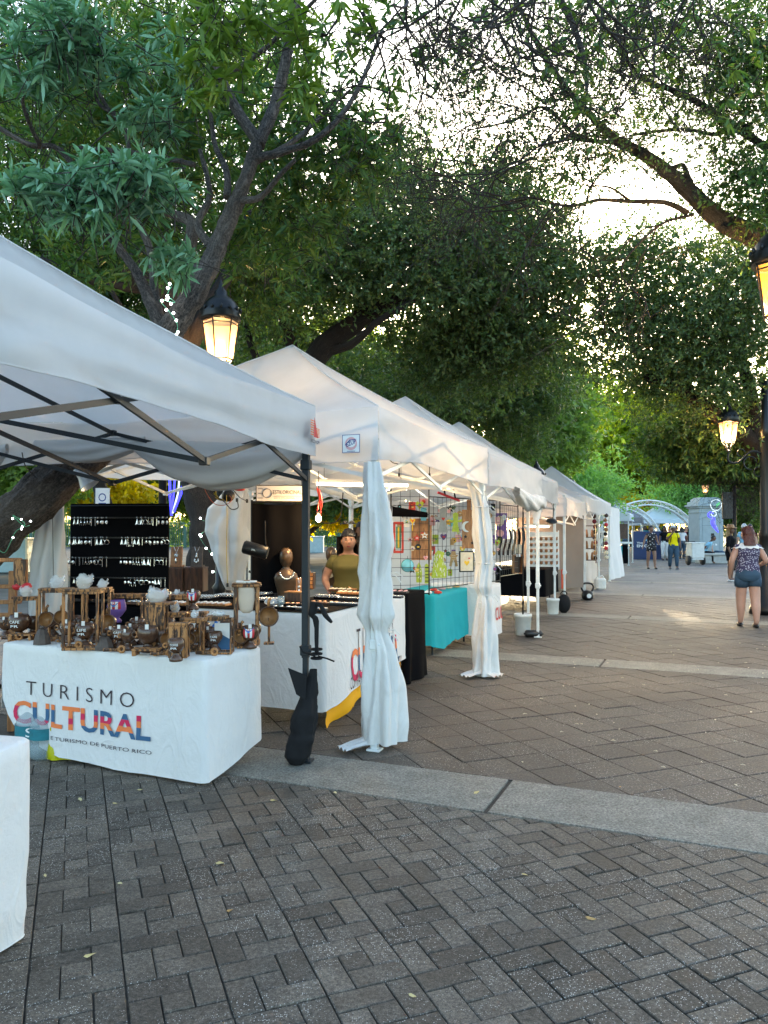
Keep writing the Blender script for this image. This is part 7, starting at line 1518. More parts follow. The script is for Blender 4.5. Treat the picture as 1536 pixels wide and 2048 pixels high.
craft('gingerbread_figure', 'tan gingerbread shaped wooden figure left of the framed picture', 907, 1118, 10.0, [('figure', 'straw', outline([(-.03, -.10), (-.01, -.02), (.01, -.02), (.03, -.10), (.055, -.09), (.035, .02), (.06, .05), (.03, .055), (.025, .10), (-.025, .10), (-.03, .055), (-.06, .05), (-.035, .02), (-.055, -.09)][::-1][::-1], .02)), ('stripes', 'cream', lambda mb: [mb.box((0, -.012, z), (.05, .003, .006)) for z in (-.01, .02, .045)])])
craft('framed_picture', 'black framed picture of a yellow heart on cream', 933, 1123, 9.9, [('frame', 'iron_black', plate(.195, .27, .02)), ('mount', 'cream', plate(.165, .24, .004, -.013)), ('heart', 'paint_yellow', outline(heart, .004, -.017, .035, 0, -.02)), ('small_heart', 'paint_red', outline(heart, .004, -.017, .013, .03, .04))])
craft('red_cabinet_sign', 'dark red slatted sign slung below the roof bars', 896, 994, 10.2, [('board', 'flag_red', lambda mb: mb.bar((-.14, 0, .06), (.16, 0, -.05), .02, .03)), ('strap', 'iron_black', lambda mb: mb.bar((-.04, 0, .02), (-.06, 0, .16), .02)), ('strap', 'iron_black', lambda mb: mb.bar((.10, 0, -.02), (.06, 0, .16), .02))])
craft('black_sunshade', 'folded black cloth awning strapped across the near grid', 817, 1023, 9.0, [('cloth', 'cloth_black', lambda mb: mb.sheet(lambda u, v: (lerp(-.20, .22, u), -.03 - .02 * math.sin(v * PI), lerp(-.06, .06, v) * (1 - .5 * u) - .04 * u), 12, 6)), ('cord', 'iron_black', lambda mb: mb.tube([(-.2, 0, .06), (.02, 0, .10), (.22, 0, .02)], .003, 4))])
rc = random.Random(12); cols = ['paint_red', 'paint_yellow', 'paint_green', 'sky_blue', 'cream', 'paint_purple', 'ink_pink', 'ink_white', 'straw', 'lime', 'iron_black', 'board_wood']
cn = {'paint_red': 'red', 'paint_yellow': 'yellow', 'paint_green': 'dark green', 'sky_blue': 'sky blue', 'cream': 'cream', 'paint_purple': 'purple', 'ink_pink': 'pink', 'ink_white': 'white', 'straw': 'straw coloured', 'lime': 'lime', 'iron_black': 'black', 'board_wood': 'brown'}
shp = [('rectangular plaque', lambda w: plate(w, w * 1.5)), ('heart', lambda w: outline(heart, .012, 0, w * .6)), ('star', lambda w: outline(star, .012, 0, w * .7)), ('round disc', lambda w: (lambda mb: mb.lathe([(0, -.006), (w * .55, -.006), (w * .55, .006), (0, .006)], 16, 0, Matrix.Rotation(PI / 2, 4, 'X'))))]
where = ['hung high on', 'hung in the middle of', 'hung low on']
seen = set()
for i in range(105):
    px = rc.uniform(792, 1000); Y = 9.08 if px < 856 else lerp(9.95, 11.4, (px - 858) / 142); py = rc.uniform(1010, 1150); col = rc.choice(cols); si = rc.randrange(4); row = where[0 if py < 1055 else 1 if py < 1105 else 2]
    gd = 'the near wire grid' if px < 856 else 'the grid before the moon board' if px < 930 else 'the grid beyond the moon board'
    lb = f'{cn[col]} wooden {shp[si][0]} {row} {gd}'
    if lb in seen: continue
    seen.add(lb); w = rc.uniform(.04, .085)
    craft('hanging_craft', lb, px, py, Y + .04, [('plaque', col, shp[si][1](w)), ('accent', rc.choice(cols), plate(w * .4, w * .25, .004, -.011)), ('hook', 'iron_black', lambda mb: mb.tube([(0, 0, .02), (0, -.02, .07)], .002, 4))])
def TQ(px, py): p = G(px, py, .765); return p
for i, (px, py, col, nm) in enumerate([(868, 1181, 'paint_red', 'red'), (884, 1178, 'ink_pink', 'pink'), (897, 1176, 'cream', 'cream'), (912, 1174, 'straw', 'tan'), (925, 1172, 'paint_yellow', 'yellow'), (940, 1171, 'straw', 'brown'), (856, 1186, 'ink_white', 'white'), (876, 1186, 'paint_red', 'scarlet')]):
    p = TQ(px, py); t = thing('table_craft', f'{nm} flat craft piece lying on the turquoise table', 'craft', (p.x, p.y, .762), rc.uniform(0, 3), 'flat crafts on the turquoise table'); mb = MB(); mb.lathe([(.05, 0), (.055, .012), (.03, .03), (0, .034)], 9); mb.build('piece', col, t, False, False); mb = MB(); mb.ball((.0, 0, .035), (.018, .018, .01), 7); mb.build('accent', 'cream', t, True, False)
# purple print behind, leather goods, wooden houses
craft('art_print', 'hanging print with purple and cream shapes beyond the second bundle', 1003, 1052, 12.6, [('sheet', 'paint_purple', plate(.19, .42, .006)), ('shape', 'cream', lambda mb: mb.ball((-.03, -.006, .08), (.07, .003, .09), 12)), ('shape', 'ink_pink', lambda mb: mb.ball((-.02, -.006, -.12), (.06, .003, .06), 12)), ('shape', 'ink_white', lambda mb: mb.ball((.04, -.006, .14), (.04, .003, .05), 12))], 'print', None)
def small_house(label, px, py, Y, w=.16, h=.32):
    c = W(px, py, Y); t = thing('wooden_house', label, 'ornament', (c.x, c.y, .785), .1, 'small wooden ornaments on the black table'); 
    for sx in (-1, 1): mb = MB(); mb.box((sx * w / 2, 0, h / 2), (.02, .12, h), bev=.002); mb.build('side', 'board_wood', t, world=False)
    for z in (.01, h): mb = MB(); mb.box((0, 0, z), (w + .02, .12, .02), bev=.002); mb.build('shelf', 'board_wood', t, world=False)
    mb = MB(); mb.box((0, .05, h / 2), (w - .02, .008, h - .02)); mb.build('back', 'dark_wood', t, world=False); mb = MB(); mb.box((0, -.062, h + .0), (w * .5, .004, .05)); mb.build('label', 'paper_white', t, world=False)
small_house('open wooden lantern box on the black table', 1035, 1134, 13.4, .15, .32)
t = thing('arched_holder', 'dark arched holder with pale slats behind the lantern box', 'ornament', tuple(W(1037, 1100, 13.9)), 0); mb = MB(); mb.torus((0, 0, 0), .14, .035, 16, 6, arc=(0, PI)); mb.box((-.14, 0, -.08), (.06, .07, .16)); mb.box((.14, 0, -.08), (.06, .07, .16)); mb.build('arch', 'dark_wood', t); MBs = MB()
mb = MB(); [mb.box((x, -.01, .02), (.02, .03, .16)) for x in (-.05, -.02, .01, .04)]; OFF[t.name] = (0, 0, 0); o = mb.build('slats', 'cream', t)
for o in t.children: pass
OFF[t.name] = tuple(t.location)
# sandals on a white slat rack
c = W(1088, 1110, 14.9); t = thing('sandal_rack', 'white slat rack holding rows of brown leather sandals', 'rack', (c.x, c.y, .78), -.2)
for k in range(6): mb = MB(); mb.box((0, k * .03, .10 + k * .115), (.56, .01, .10), bev=.002); mb.build('slat', 'frame_white', t, world=False)
for sx in (-1, 1): mb = MB(); mb.bar((sx * .28, 0, 0), (sx * .28, .2, .75), .02); mb.build('upright', 'frame_white', t, world=False)
sm = MB(); sm.ball((0, 0, 0), (.030, .045, .012), 8); sm.torus((0, -.01, .008), .025, .008, 8, 5, axis='X', arc=(0, PI)); sme = sm.mesh('sandal', 'stand_wood')
for k in range(5):
    for i in range(6): o = bpy.data.objects.new('sandal', sme); COL.objects.link(o); o.parent = t; o.location = (-.24 + i * .095, k * .03 - .03, .13 + k * .115); o.rotation_euler = (.9, 0, 0)
t = thing('clothes_rail', 'dark garments on a short rail behind the lantern box', 'clothes rail', tuple(W(1022, 1085, 14.6)), 0); 
mb = MB(); mb.tube([(-.25, 0, .28), (.30, 0, .28)], .012, 6); mb.build('rail', 'frame_white', t, world=False)
for k in range(6): mb = MB(); x = -.2 + k * .085; mb.sheet(lambda u, v, x=x: (x + .03 * math.sin(v * 5), lerp(-.12, .12, u), .26 - .5 * v), 4, 6); mb.build('garment', ['cloth_black', 'shirt_maroon', 'cloth_black', 'dark_wood', 'cloth_black', 'shirt_grey'][k], t, True, False)
p = W(1105, 1137, 14.4); t = thing('striped_scarf', 'orange and red striped scarf hanging off the black table corner', 'scarf', (p.x + .22, p.y + .1, .8), 0)
for k, m_ in enumerate(('paint_red', 'ink_orange', 'paint_purple', 'ink_orange')): mb = MB(); mb.sheet(lambda u, v, k=k: (-.04 + k * .022 + u * .021, -.02 + .01 * math.sin(v * 6 + k), -.36 * v - .0), 2, 8); mb.build('stripe', m_, t, True, False)
c = W(1133, 1088, 17.6); t = thing('tool_rack', 'dark shelf rack of small wooden goods inside the canvas stall', 'rack', (c.x + .35, c.y, .8), -.2)
for k in range(4): mb = MB(); mb.box((0, 0, .05 + k * .26), (.62, .12, .02)); mb.build('shelf', 'dark_wood', t, world=False)
for sx in (-1, 1): mb = MB(); mb.box((sx * .31, 0, .42), (.02, .12, .88)); mb.build('side', 'dark_wood', t, world=False)
for k in range(3):
    for i in range(5): mb = MB(); mb.lathe([(.03, 0), (.035, .06), (.02, .15), (.01, .17)], 8, c=(-.25 + i * .12, 0, .06 + k * .26)); mb.build('carving', 'stand_wood', t, True, False)
c = W(1121, 1060, 16.9); t = thing('round_emblem_banner', 'pale banner with a round dark emblem on the canvas wall', 'banner', tuple(c), -.2); mb = MB(); mb.box((0, 0, -.35), (.36, .006, 1.0)); mb.build('sheet', 'canvas_tan', t, world=False); mb = MB(); mb.torus((0, -.006, 0), .06, .018, 20, 5); mb.ball((0, -.006, 0), (.02, .003, .02), 8); mb.build('emblem', 'ink_dark', t, True, False)
def strip(label, px, Y, z0, z1, n, seed):
    p = W(px, 1057, Y); t = thing('belt_strip', label, 'hanging goods', (p.x, p.y, z1), 0, 'strips of goods hung beside the far tent legs'); mb = MB(); mb.tube([(0, 0, 0), (0, 0, z0 - z1)], .006, 5); mb.build('cord', 'iron_black', t, world=False); r_ = random.Random(seed)
    for k in range(n): mb = MB(); mb.ball((r_.uniform(-.02, .02), -.02, -(z1 - z0) * (k + .5) / n), (.06, .03, (z1 - z0) / n * .46), 7); mb.build('bundle', r_.choice(['dark_wood', 'bag_black', 'stand_wood', 'shirt_maroon', 'cream', 'flag_red']), t, True, False)
strip('strip of dark red goods beside the tent leg above the kettlebell', 1189, 19.6, .75, 1.95, 9, 1); strip('strip of brown and black goods hung above the white jug', 1211, 21.5, .70, 2.0, 10, 2)
t = thing('wind_chime', 'little metal wind chime between the two hanging strips', 'wind chime', tuple(W(1202, 1054, 20.5)), 0); mb = MB(); mb.torus((0, 0, 0), .06, .008, 12, 5, axis='Z'); mb.build('ring', 'galvanised', t, True, False)
for k in range(5): mb = MB(); a = k * 1.25; mb.tube([(.05 * math.cos(a), .05 * math.sin(a), 0), (.05 * math.cos(a), .05 * math.sin(a), -.3)], .01, 5); mb.build('rod', 'galvanised', t, True, False)
c = W(1104, 1041, 13.9); t = thing('reflector_lamp', 'black dish lamp hanging from the fourth tent corner', 'lamp', tuple(c), 0); mb = MB(); mb.lathe([(.02, .03), (.09, .0), (.10, -.015), (.08, -.01), (.0, .01)], 18, 0, Matrix.Rotation(.5, 4, 'X')); mb.build('dish', 'plastic_black', t, True, False); mb = MB(); mb.tube([(.02, 0, .02), (.03, 0, .42)], .007, 5); mb.build('cord', 'plastic_black', t, True, False)
# ================================================================ PEOPLE
def skin(name, joints, edges, mat, parent, sub=1, root=0):
    """joints: (x, y, z, rx, ry)"""
    me = bpy.data.meshes.new(name); me.from_pydata([j[:3] for j in joints], edges, []); o = bpy.data.objects.new(name, me); COL.objects.link(o)
    md = o.modifiers.new('s', 'SKIN')
    if not me.skin_vertices: raise RuntimeError('no skin layer')
    for i, j in enumerate(joints): me.skin_vertices[0].data[i].radius = (j[3], j[4] if len(j) > 4 else j[3]); me.skin_vertices[0].data[i].use_root = (i == root)
    md.branch_smoothing = .6; md.use_smooth_shade = True
    sb = o.modifiers.new('b', 'SUBSURF'); sb.levels = sub; sb.render_levels = sub
    dg = bpy.context.evaluated_depsgraph_get(); nm = bpy.data.meshes.new_from_object(o.evaluated_get(dg)); bpy.data.objects.remove(o); bpy.data.meshes.remove(me)
    nm.name = name; nm.materials.clear(); nm.materials.append(MAT[mat]); nm.polygons.foreach_set('use_smooth', [True] * len(nm.polygons)); nm.polygons.foreach_set('material_index', [0] * len(nm.polygons))
    r = bpy.data.objects.new(name, nm); COL.objects.link(r); r.parent = parent; return r
def person(label, loc, rz=0.0, h=1.62, skinm='skin_tan', hair='hair_black', hairlen=.12, top='shirt_white', sleeve=.5, bottom='denim', leglen=1.0, shoes='plastic_black', stride=.0, arms=None, w=1.0, head_turn=0.0, lean=0.0, detail=False, skirt=False, hat=None, tube_top=False, sit=False, group='people on the promenade', ruffle=False):
    """faces -Y at rz 0. arms: ((elbow xyz, wrist xyz) left, right), given for a 1.65 m figure"""
    t = thing('person', label, 'person', tuple(loc), rz, group); k = h / 1.65; s2 = 2 if detail else 1
    arms = arms or (((.24, .02, 1.09), (.255, -.06, .86)), ((-.24, .02, 1.09), (-.255, -.06, .86)))
    ly = lambda z: -lean * max(0, z - .9)
    J = []; E = []
    def j(x, y, z, r, r2=None, par=None): J.append((x * k, (y + ly(z)) * k, z * k, r * 1.12 * k, (r2 or r) * 1.12 * k)); i = len(J) - 1; (E.append((par, i)) if par is not None else None); return i
    pel = j(0, 0, .92, .125 * w, .105 * w); sp = j(0, 0, 1.08, .11 * w, .09 * w, pel); ch = j(0, .0, 1.26, .13 * w, .10 * w, sp); nk = j(0, .01, 1.41, .055, .05, ch); hb = j(0, .0, 1.475, .055, .06, nk); hd = j(0, -.012, 1.545, .078, .092, hb); j(0, -.01, 1.60, .058, .068, hd)
    feet = []
    for sd_, sgn in ((1, 1), (-1, -1)):
        f = sgn * stride
        if sit: hp = j(.10 * sd_, -.02, .87, .085 * w, None, pel); kn = j(.13 * sd_, -.42, .86, .062 * w, None, hp); an = j(.13 * sd_, -.44, .48, .042, None, kn); to = j(.13 * sd_, -.56, .44, .034, .028, an)
        else: hp = j(.095 * sd_, 0, .84, .090 * w, None, pel); kn = j(.10 * sd_, -f * .5 - .015, .48, .064 * w, None, hp); cf = j(.098 * sd_, -f * .7 + .012, .34, .060 * w, None, kn); kn = cf; an = j(.095 * sd_, -f + .01, .085, .038, None, kn); to = j(.10 * sd_, -f - .12, .03, .032, .024, an); feet.append((.095 * sd_, -f))
    for (sd_, (el, wr)) in zip((1, -1), arms):
        sh = j(.155 * sd_ * (w * .5 + .5), .0, 1.345, .058, None, ch); e = j(el[0] * (w * .5 + .5), el[1], el[2], .040 * (w * .5 + .5), None, sh); wv = Vector(wr); ev = Vector(el); d = (wv - ev).normalized(); wi = j(*wr, .025, None, e); pm = wv + d * .055; pa = j(pm.x, pm.y, pm.z, .030, .018, wi)
        if detail:
            for q in range(4): fb = pm + d * .035 + Vector((0, (q - 1.5) * .016, 0)); f1 = j(fb.x, fb.y, fb.z, .009, None, pa); ft = fb + d * (.035 + .006 * (q in (1, 2))) + Vector((-.01 * sd_, -.006, 0)); j(ft.x, ft.y, ft.z, .008, None, f1)
            th = pm + Vector((-.012 * sd_, -.035, .005)); j(th.x, th.y, th.z, .010, None, pa)
        else: ft = pm + d * .07; j(ft.x, ft.y, ft.z, .016, .012, pa)
    skin('body', J, E, skinm, t, s2)
    def hj(lst, name, mat, edges, sub=1): skin(name, [(a * k, (b + ly(c)) * k, c * k, r * k, (r2) * k) for a, b, c, r, r2 in lst], edges, mat, t, sub)
    # shirt: a lofted trunk and two sleeves, as one garment
    def loft(mb, secs, n=26, wav=.0, ph=0):
        secs = [(z, rx, ry, y) for z, rx, ry, y in secs]
        def f(u, v):
            q = v * (len(secs) - 1); i = min(len(secs) - 2, int(q)); e = q - i; A_, B_ = secs[i], secs[i + 1]; z, rx, ry, y = (lerp(A_[m_], B_[m_], e) for m_ in range(4)); a = 2 * PI * u
            g_ = 1 + wav * noise.noise((math.cos(a) * 3 + ph, math.sin(a) * 3, z * 7)); cx = math.copysign(abs(math.cos(a)) ** .85, math.cos(a))
            return (rx * cx * g_ * k, (y + ly(z) + ry * math.sin(a) * g_) * k, z * k)
        mb.sheet(f, n, (len(secs) - 1) * 3, closeu=True)
    mb = MB(); bz = .055 if detail else .03
    loft(mb, [(.90, .162 * w, .122 * w, 0), (.98, .158 * w, .118 * w, 0), (1.08, .138 * w, .108 * w, 0), (1.17, .150 * w, .115 * w, -.008), (1.25, .162 * w, .118 * w + bz * .4, -.012), (1.31, .168 * w, .108 * w, -.004), (1.355, .150 * (w * .5 + .5), .085, .004), (1.385, .085, .066, .008), (1.392, .066, .058, .008)], 30, .10, h * 5)
    for sd_, (el, wr) in zip((1, -1), arms):
        sv = Vector((.150 * sd_ * (w * .5 + .5), ly(1.33), 1.335)); ev = Vector((el[0] * (w * .5 + .5), el[1] + ly(el[2]), el[2])); wv = Vector((wr[0], wr[1] + ly(wr[2]), wr[2])); P = [sv + Vector((-.05 * sd_, 0, .0)), sv]; rd_ = [.050, .058]
        if sleeve > 0: P += [sv.lerp(ev, min(1, sleeve) * .5), sv.lerp(ev, min(1, sleeve))]; rd_ += [.060, .057]
        if sleeve > 1: P += [ev.lerp(wv, sleeve - 1)]; rd_ += [.044]
        mb.tube([p * k for p in P], [r_ * k * (w * .4 + .6) for r_ in rd_], 12, 0, True)
    mb.build('shirt', top, t, True, False)
    if skirt:
        mb = MB(); mb.sheet(lambda u, v: ((.14 + .05 * v) * w * k * math.cos(2 * PI * u) * (1 + .04 * math.sin(u * 40)), (.115 + .05 * v) * w * k * math.sin(2 * PI * u), lerp(.98, leglen, v) * k), 30, 6, closeu=True); mb.build('skirt', bottom, t, True, False)
    else:
        mb = MB(); loft(mb, [(1.0, .140 * w, .110 * w, 0), (.95, .158 * w, .118 * w, 0), (.88, .172 * w, .132 * w, .008), (.82, .170 * w, .128 * w, .010), (.775, .150 * w, .110 * w, .006)] if not sit else [(1.0, .14 * w, .11 * w, 0), (.9, .17 * w, .14 * w, 0), (.80, .16 * w, .14 * w, 0)], 28, .05, h)
        for sd_, sgn in ((1, 1), (-1, -1)):
            f = sgn * stride; hp = Vector((.090 * sd_ * (w * .5 + .5), 0, .86)); kn = Vector((.10 * sd_, -f * .5 - .015, .48)); an = Vector((.095 * sd_, -f + .01, .085))
            if sit: kn = Vector((.13 * sd_, -.42, .86)); an = Vector((.13 * sd_, -.44, .48)); hp = Vector((.10 * sd_, -.02, .87))
            q = hp.lerp(kn, min(1, leglen * 2)); P = [hp, hp.lerp(q, .5), q]; rd_ = [.098 * w, .100 * w, (.092 if leglen < .4 else .074) * w]
            if leglen > .5: q2 = kn.lerp(an, (leglen - .5) * 2 * .95); P += [kn.lerp(q2, .5), q2]; rd_ += [.064 * w, .055]
            mb.tube([p * k for p in P], [r_ * k for r_ in rd_], 14, 0, True, None, .06, 2)
        mb.build('trousers' if leglen > .5 else 'shorts', bottom, t, True, False)
    # shoes
    for (fx, fy) in feet: mb = MB(); mb.ball((fx * 1.03 * k, (fy - .045) * k, .030 * k), (.044 * k, .125 * k, .036 * k), 12); mb.v = [(x, y, max(z, .002)) for x, y, z in mb.v]; mb.build('shoe', shoes, t, True, False)
    # head
    M = Matrix.Translation((0, ly(1.55) * k, 0)) @ Matrix.Translation((0, 0, 1.55 * k)) @ Matrix.Rotation(head_turn, 4, 'Z') @ Matrix.Translation((0, 0, -1.55 * k))
    mb = MB(); mb.ball((0, -.012 * k, 1.545 * k), (.079 * k, .096 * k, .115 * k), 16, 0, M); mb.ball((0, -.110 * k, 1.535 * k), (.013 * k, .016 * k, .022 * k), 8, 0, M)
    for sx in (-1, 1): mb.ball((sx * .080 * k, 0, 1.54 * k), (.012 * k, .022 * k, .032 * k), 8, 0, M)
    mb.build('face', skinm, t, True, False)
    if detail or h < 3:
        for sx in (-1, 1): mb = MB(); mb.ball((sx * .030 * k, -.100 * k, 1.557 * k), (.010 * k, .005 * k, .0045 * k), 8, 0, M); mb.build('eye', 'hair_black', t, True, False); 
        mb = MB(); mb.ball((0, -.103 * k, 1.487 * k), (.024 * k, .007 * k, .006 * k), 8, 0, M); mb.build('mouth', 'shirt_maroon', t, True, False)
        mb = MB(); [mb.ball((sx * .030 * k, -.101 * k, 1.576 * k), (.017 * k, .006 * k, .004 * k), 6, 0, M) for sx in (-1, 1)]; mb.build('brows', 'hair_black', t, True, False)
    if hair:
        def hf(u, v):
            a = 2 * PI * u; front = max(0, -math.sin(a)); top_ = v < .5
            lat = lerp(PI / 2, -.15, min(1, v / .55)); rr = 1.12 + .05 * noise.noise((math.cos(a) * 3, math.sin(a) * 3, v * 4 + h * 9)) + (.16 * noise.noise((math.cos(a) * 7, math.sin(a) * 7, v * 9 + h)) * min(1, hairlen * 7) if hairlen > .14 else .03 * noise.noise((math.cos(a) * 9, math.sin(a) * 9, v * 3))); c_ = math.cos(lat)
            z = 1.555 + .122 * rr * math.sin(lat); x = .086 * rr * c_ * math.cos(a); y = .003 + .100 * rr * c_ * math.sin(a)
            if v > .55: q = (v - .55) / .45; dn = hairlen * q * (1 if front < .3 else 0.0); z -= dn; x *= 1 + .55 * q * min(1, hairlen * 4); y += .02 * q; 
            if front > .25: z = max(z, 1.597 + .01 * front); y = max(y, -.108)
            return (x * k, y * k, z * k)
        mb = MB(); mb.sheet(hf, 44, 24, closeu=True, M=M); mb.build('hair', hair, t, True, False)
    if hat:
        mb = MB(); mb.lathe([(.20 * k, 1.61 * k), (.205 * k, 1.615 * k), (.11 * k, 1.635 * k), (.10 * k, 1.70 * k), (.08 * k, 1.725 * k), (0, 1.73 * k)], 24, 0, M); mb.build('hat', hat, t, True, False)
    if ruffle:
        def rf(u, v): a = 2 * PI * u; wv = 1 + .10 * math.sin(a * 13) * v; return ((.085 + .15 * v) * wv * math.cos(a) * k * 1.05, (.075 + .075 * v) * wv * math.sin(a) * k, (1.405 - .085 * v - .01 * math.sin(a * 13)) * k)
        mb = MB(); mb.sheet(rf, 78, 7, closeu=True); mb.build('ruffle_collar', 'paper_white', t, True, False)
    return t
def at(px, py): p = G(px, py); return (p.x, p.y, 0)
v = W(697, 1100, 8.35)
tv = person('dark haired stall keeper in an olive green t-shirt behind the jewellery', (v.x, v.y, 0), .05, 1.53, 'skin_tan', 'hair_black', .19, 'shirt_olive', .45, 'denim', 1.0, w=1.22, detail=True, arms=(((.25, -.02, 1.10), (.24, -.22, .98)), ((-.25, -.02, 1.10), (-.22, -.20, .98))), lean=.10, group='people behind the stalls')
mb = MB(); mb.torus((0, -.115 - .07, 1.62), .088, .006, 18, 5, axis='Z', arc=(PI * 1.05, PI * 1.95)); [mb.ball((sx * .035, -.16, 1.635), (.030, .012, .018), 10) for sx in (-1, 1)]; mb.build('sunglasses', 'plastic_black', tv, True, False)
v = W(722, 1100, 12.6); tw_ = person('woman in a white v-neck shirt with a red print standing behind the stall keeper', (v.x, v.y, 0), .2, 1.64, 'skin_brown', 'hair_black', .16, 'shirt_white', .4, 'denim', 1.0, group='people behind the stalls'); mb = MB(); mb.ball((.0, -.138, 1.14), (.08, .016, .055), 12); mb.build('shirt_print', 'flag_red', tw_, True, False)
p = at(1497, 1254)
person('woman seen from behind in a purple print blouse with white ruffle and denim shorts', p, PI - .15, 1.57, 'skin_fair', 'hair_red', .17, 'print_purple', .05, 'denim', .24, stride=.10, w=1.16, head_turn=.75, detail=True, ruffle=True, arms=(((.245, .03, 1.10), (.25, -.10, .90)), ((-.26, .05, 1.10), (-.22, -.16, 1.02))))
person('walking woman in a short black floral playsuit', at(1303, 1138), .1, 1.66, 'skin_tan', 'hair_black', .02, 'floral_black', .15, 'floral_black', .22, stride=.12, arms=(((.24, .02, 1.1), (.21, -.14, 1.0)), ((-.26, .03, 1.1), (-.34, -.02, .88))))
tp = person('woman in a bright yellow shirt and dark jeans with a hand at her face', at(1347, 1138), 0, 1.66, 'skin_brown', 'hair_grey', .0, 'shirt_yellow', .5, 'denim', 1.0, stride=.12, w=1.12, shoes='shirt_grey', arms=(((.25, .02, 1.10), (.25, -.06, .90)), ((-.25, -.06, 1.12), (-.10, -.17, 1.36))))
mb = MB(); mb.tube([(.10, -.10, 1.38), (.13, -.135, 1.2), (.16, -.06, 1.0)], .014, 6); mb.tube([(-.10, -.10, 1.38), (-.13, -.135, 1.2), (-.16, -.06, 1.0)], .014, 6); mb.box((0, .16, 1.2), (.26, .12, .36), bev=.03); mb.build('backpack', 'bag_black', tp, False, False)
person('woman in black with blond hair under a wide brown hat', at(1462, 1163), .9, 1.62, 'skin_brown', 'hair_blond', .22, 'shirt_black', 1.2, 'shirt_black', .30, hat='stand_wood', w=1.1, shoes='paper_white')
person('grey haired man in a light blue shirt half hidden by the red haired woman', at(1489, 1140), PI, 1.72, 'skin_fair', 'hair_grey', .0, 'shirt_lightblue', .6, 'denim', 1.0, w=1.1)
p = at(1440, 1126); person('person in white and pink sitting on the bench by the pillar', (p[0], p[1] + .5, -.38), .6, 1.6, 'skin_fair', 'hair_black', .1, 'shirt_white', .5, 'denim', 1.0, sit=True)
p = at(1412, 1128); person('man in a light blue shirt bending over by the white cart', (p[0], p[1] + .3, -.38), .9, 1.62, 'skin_brown', 'hair_black', .0, 'shirt_lightblue', .6, 'shirt_black', 1.0, sit=True, lean=.7)
cr = [(1250, 46, 'shirt_grey', 'denim', 'in grey between the far blue tents', PI), (1329, 38, 'shirt_black', 'shirt_white', 'in black with pale trousers beside the blue board', 0), (1340, 41, 'shirt_maroon', 'shirt_black', 'in maroon under the white arch', .4), (1352, 42, 'shirt_black', 'denim', 'in black behind the yellow shirt', PI), (1364, 40, 'shirt_white', 'denim', 'in white top and pale jeans near the cart', PI), (1372, 43, 'shirt_maroon', 'shirt_black', 'in dark red right of the yellow shirt', 0), (1381, 41, 'shirt_black', 'shirt_black', 'all in black behind the cart', .3), (1290, 52, 'cloth_teal', 'denim', 'glimpsed above the blue board on its near side', 0), (1279, 53, 'shirt_grey', 'denim', 'glimpsed above the blue board on its far side', .5), (1318, 50, 'ink_pink', 'denim', 'in pink beyond the arch', 0), (1430, 37, 'shirt_white', 'shirt_black', 'standing beside the pillar bench', .4), (1500, 30, 'shirt_maroon', 'denim', 'in dark red beyond the lamp post', 0)]
for i, (px, Y, tp_, bt_, lb, rz) in enumerate(cr):
    v = W(px, 1057, Y); person('distant visitor ' + lb, (v.x, v.y, 0), rz, 1.62 + .03 * (i % 4), ['skin_tan', 'skin_brown', 'skin_fair'][i % 3], 'hair_black', [.0, .15, .1][i % 3], tp_, .5, bt_, 1.0 if i % 3 else .35, group='distant visitors under the arch')
# ================================================================ FAR END OF THE PROMENADE
c = W(1412, 1110, 36.0); t = thing('stone_pillar', 'grey painted square pillar with stepped cap at the end of the promenade', 'pillar', (c.x, c.y, 0), .05)
mb = MB(); mb.box((0, 0, 1.27), (1.12, 1.12, 2.54), bev=.01); mb.build('shaft', 'pillar_paint', t, world=False); mb = MB(); mb.box((0, 0, .12), (1.24, 1.24, .24), bev=.02); mb.build('plinth', 'pillar_paint', t, world=False)
for (w, z, h) in ((1.18, 2.32, .05), (1.26, 2.55, .08), (1.40, 2.63, .08), (1.22, 2.74, .14), (1.0, 2.88, .14), (.84, 2.98, .06)): mb = MB(); mb.box((0, 0, z), (w, w, h), bev=.01); mb.build('cornice', 'pillar_paint', t, world=False)
for (x, z, w, h) in ((0, 2.1, .8, .03), (0, .45, .8, .03), (-.4, 1.27, .03, 1.62), (.4, 1.27, .03, 1.62)): mb = MB(); mb.box((x, -.568, z), (w, .02, h)); mb.build('panel_moulding', 'pillar_paint', t, world=False)
mb = MB(); mb.box((.05, -.568, 1.25), (.14, .02, .20), bev=.004); mb.build('plaque', 'iron_black', t, world=False)
c2 = (c.x, c.y, 3.16); t = thing('pillar_lantern', 'black four sided lantern standing on the grey pillar', 'lantern', (c.x, c.y, 3.01)); lantern(t, (c.x, c.y, 3.24), .75)
c = W(1435, 1128, 34.0); t = thing('stone_bench', 'pale concrete bench at the foot of the grey pillar', 'bench', (c.x, c.y, 0)); mb = MB(); mb.box((0, .3, .20), (1.5, .6, .36), bev=.02); mb.build('base', 'concrete_pale', t, world=False); mb = MB(); mb.box((0, .3, .43), (1.7, .75, .10), bev=.02); mb.build('seat', 'concrete_pale', t, world=False)
c = W(1391, 1130, 33.0); t = thing('vendor_cart', 'small white vendor cart on two black wheels', 'cart', (c.x, c.y, 0), .1)
mb = MB(); mb.box((0, 0, .62), (.56, .5, .62), bev=.02); mb.build('box', 'plastic_white', t, world=False); mb = MB(); mb.box((0, 0, .95), (.62, .56, .05), bev=.01); mb.build('lid', 'plastic_white', t, world=False); mb = MB(); mb.box((0, 0, .27), (.5, .45, .06)); mb.build('chassis', 'frame_white', t, world=False)
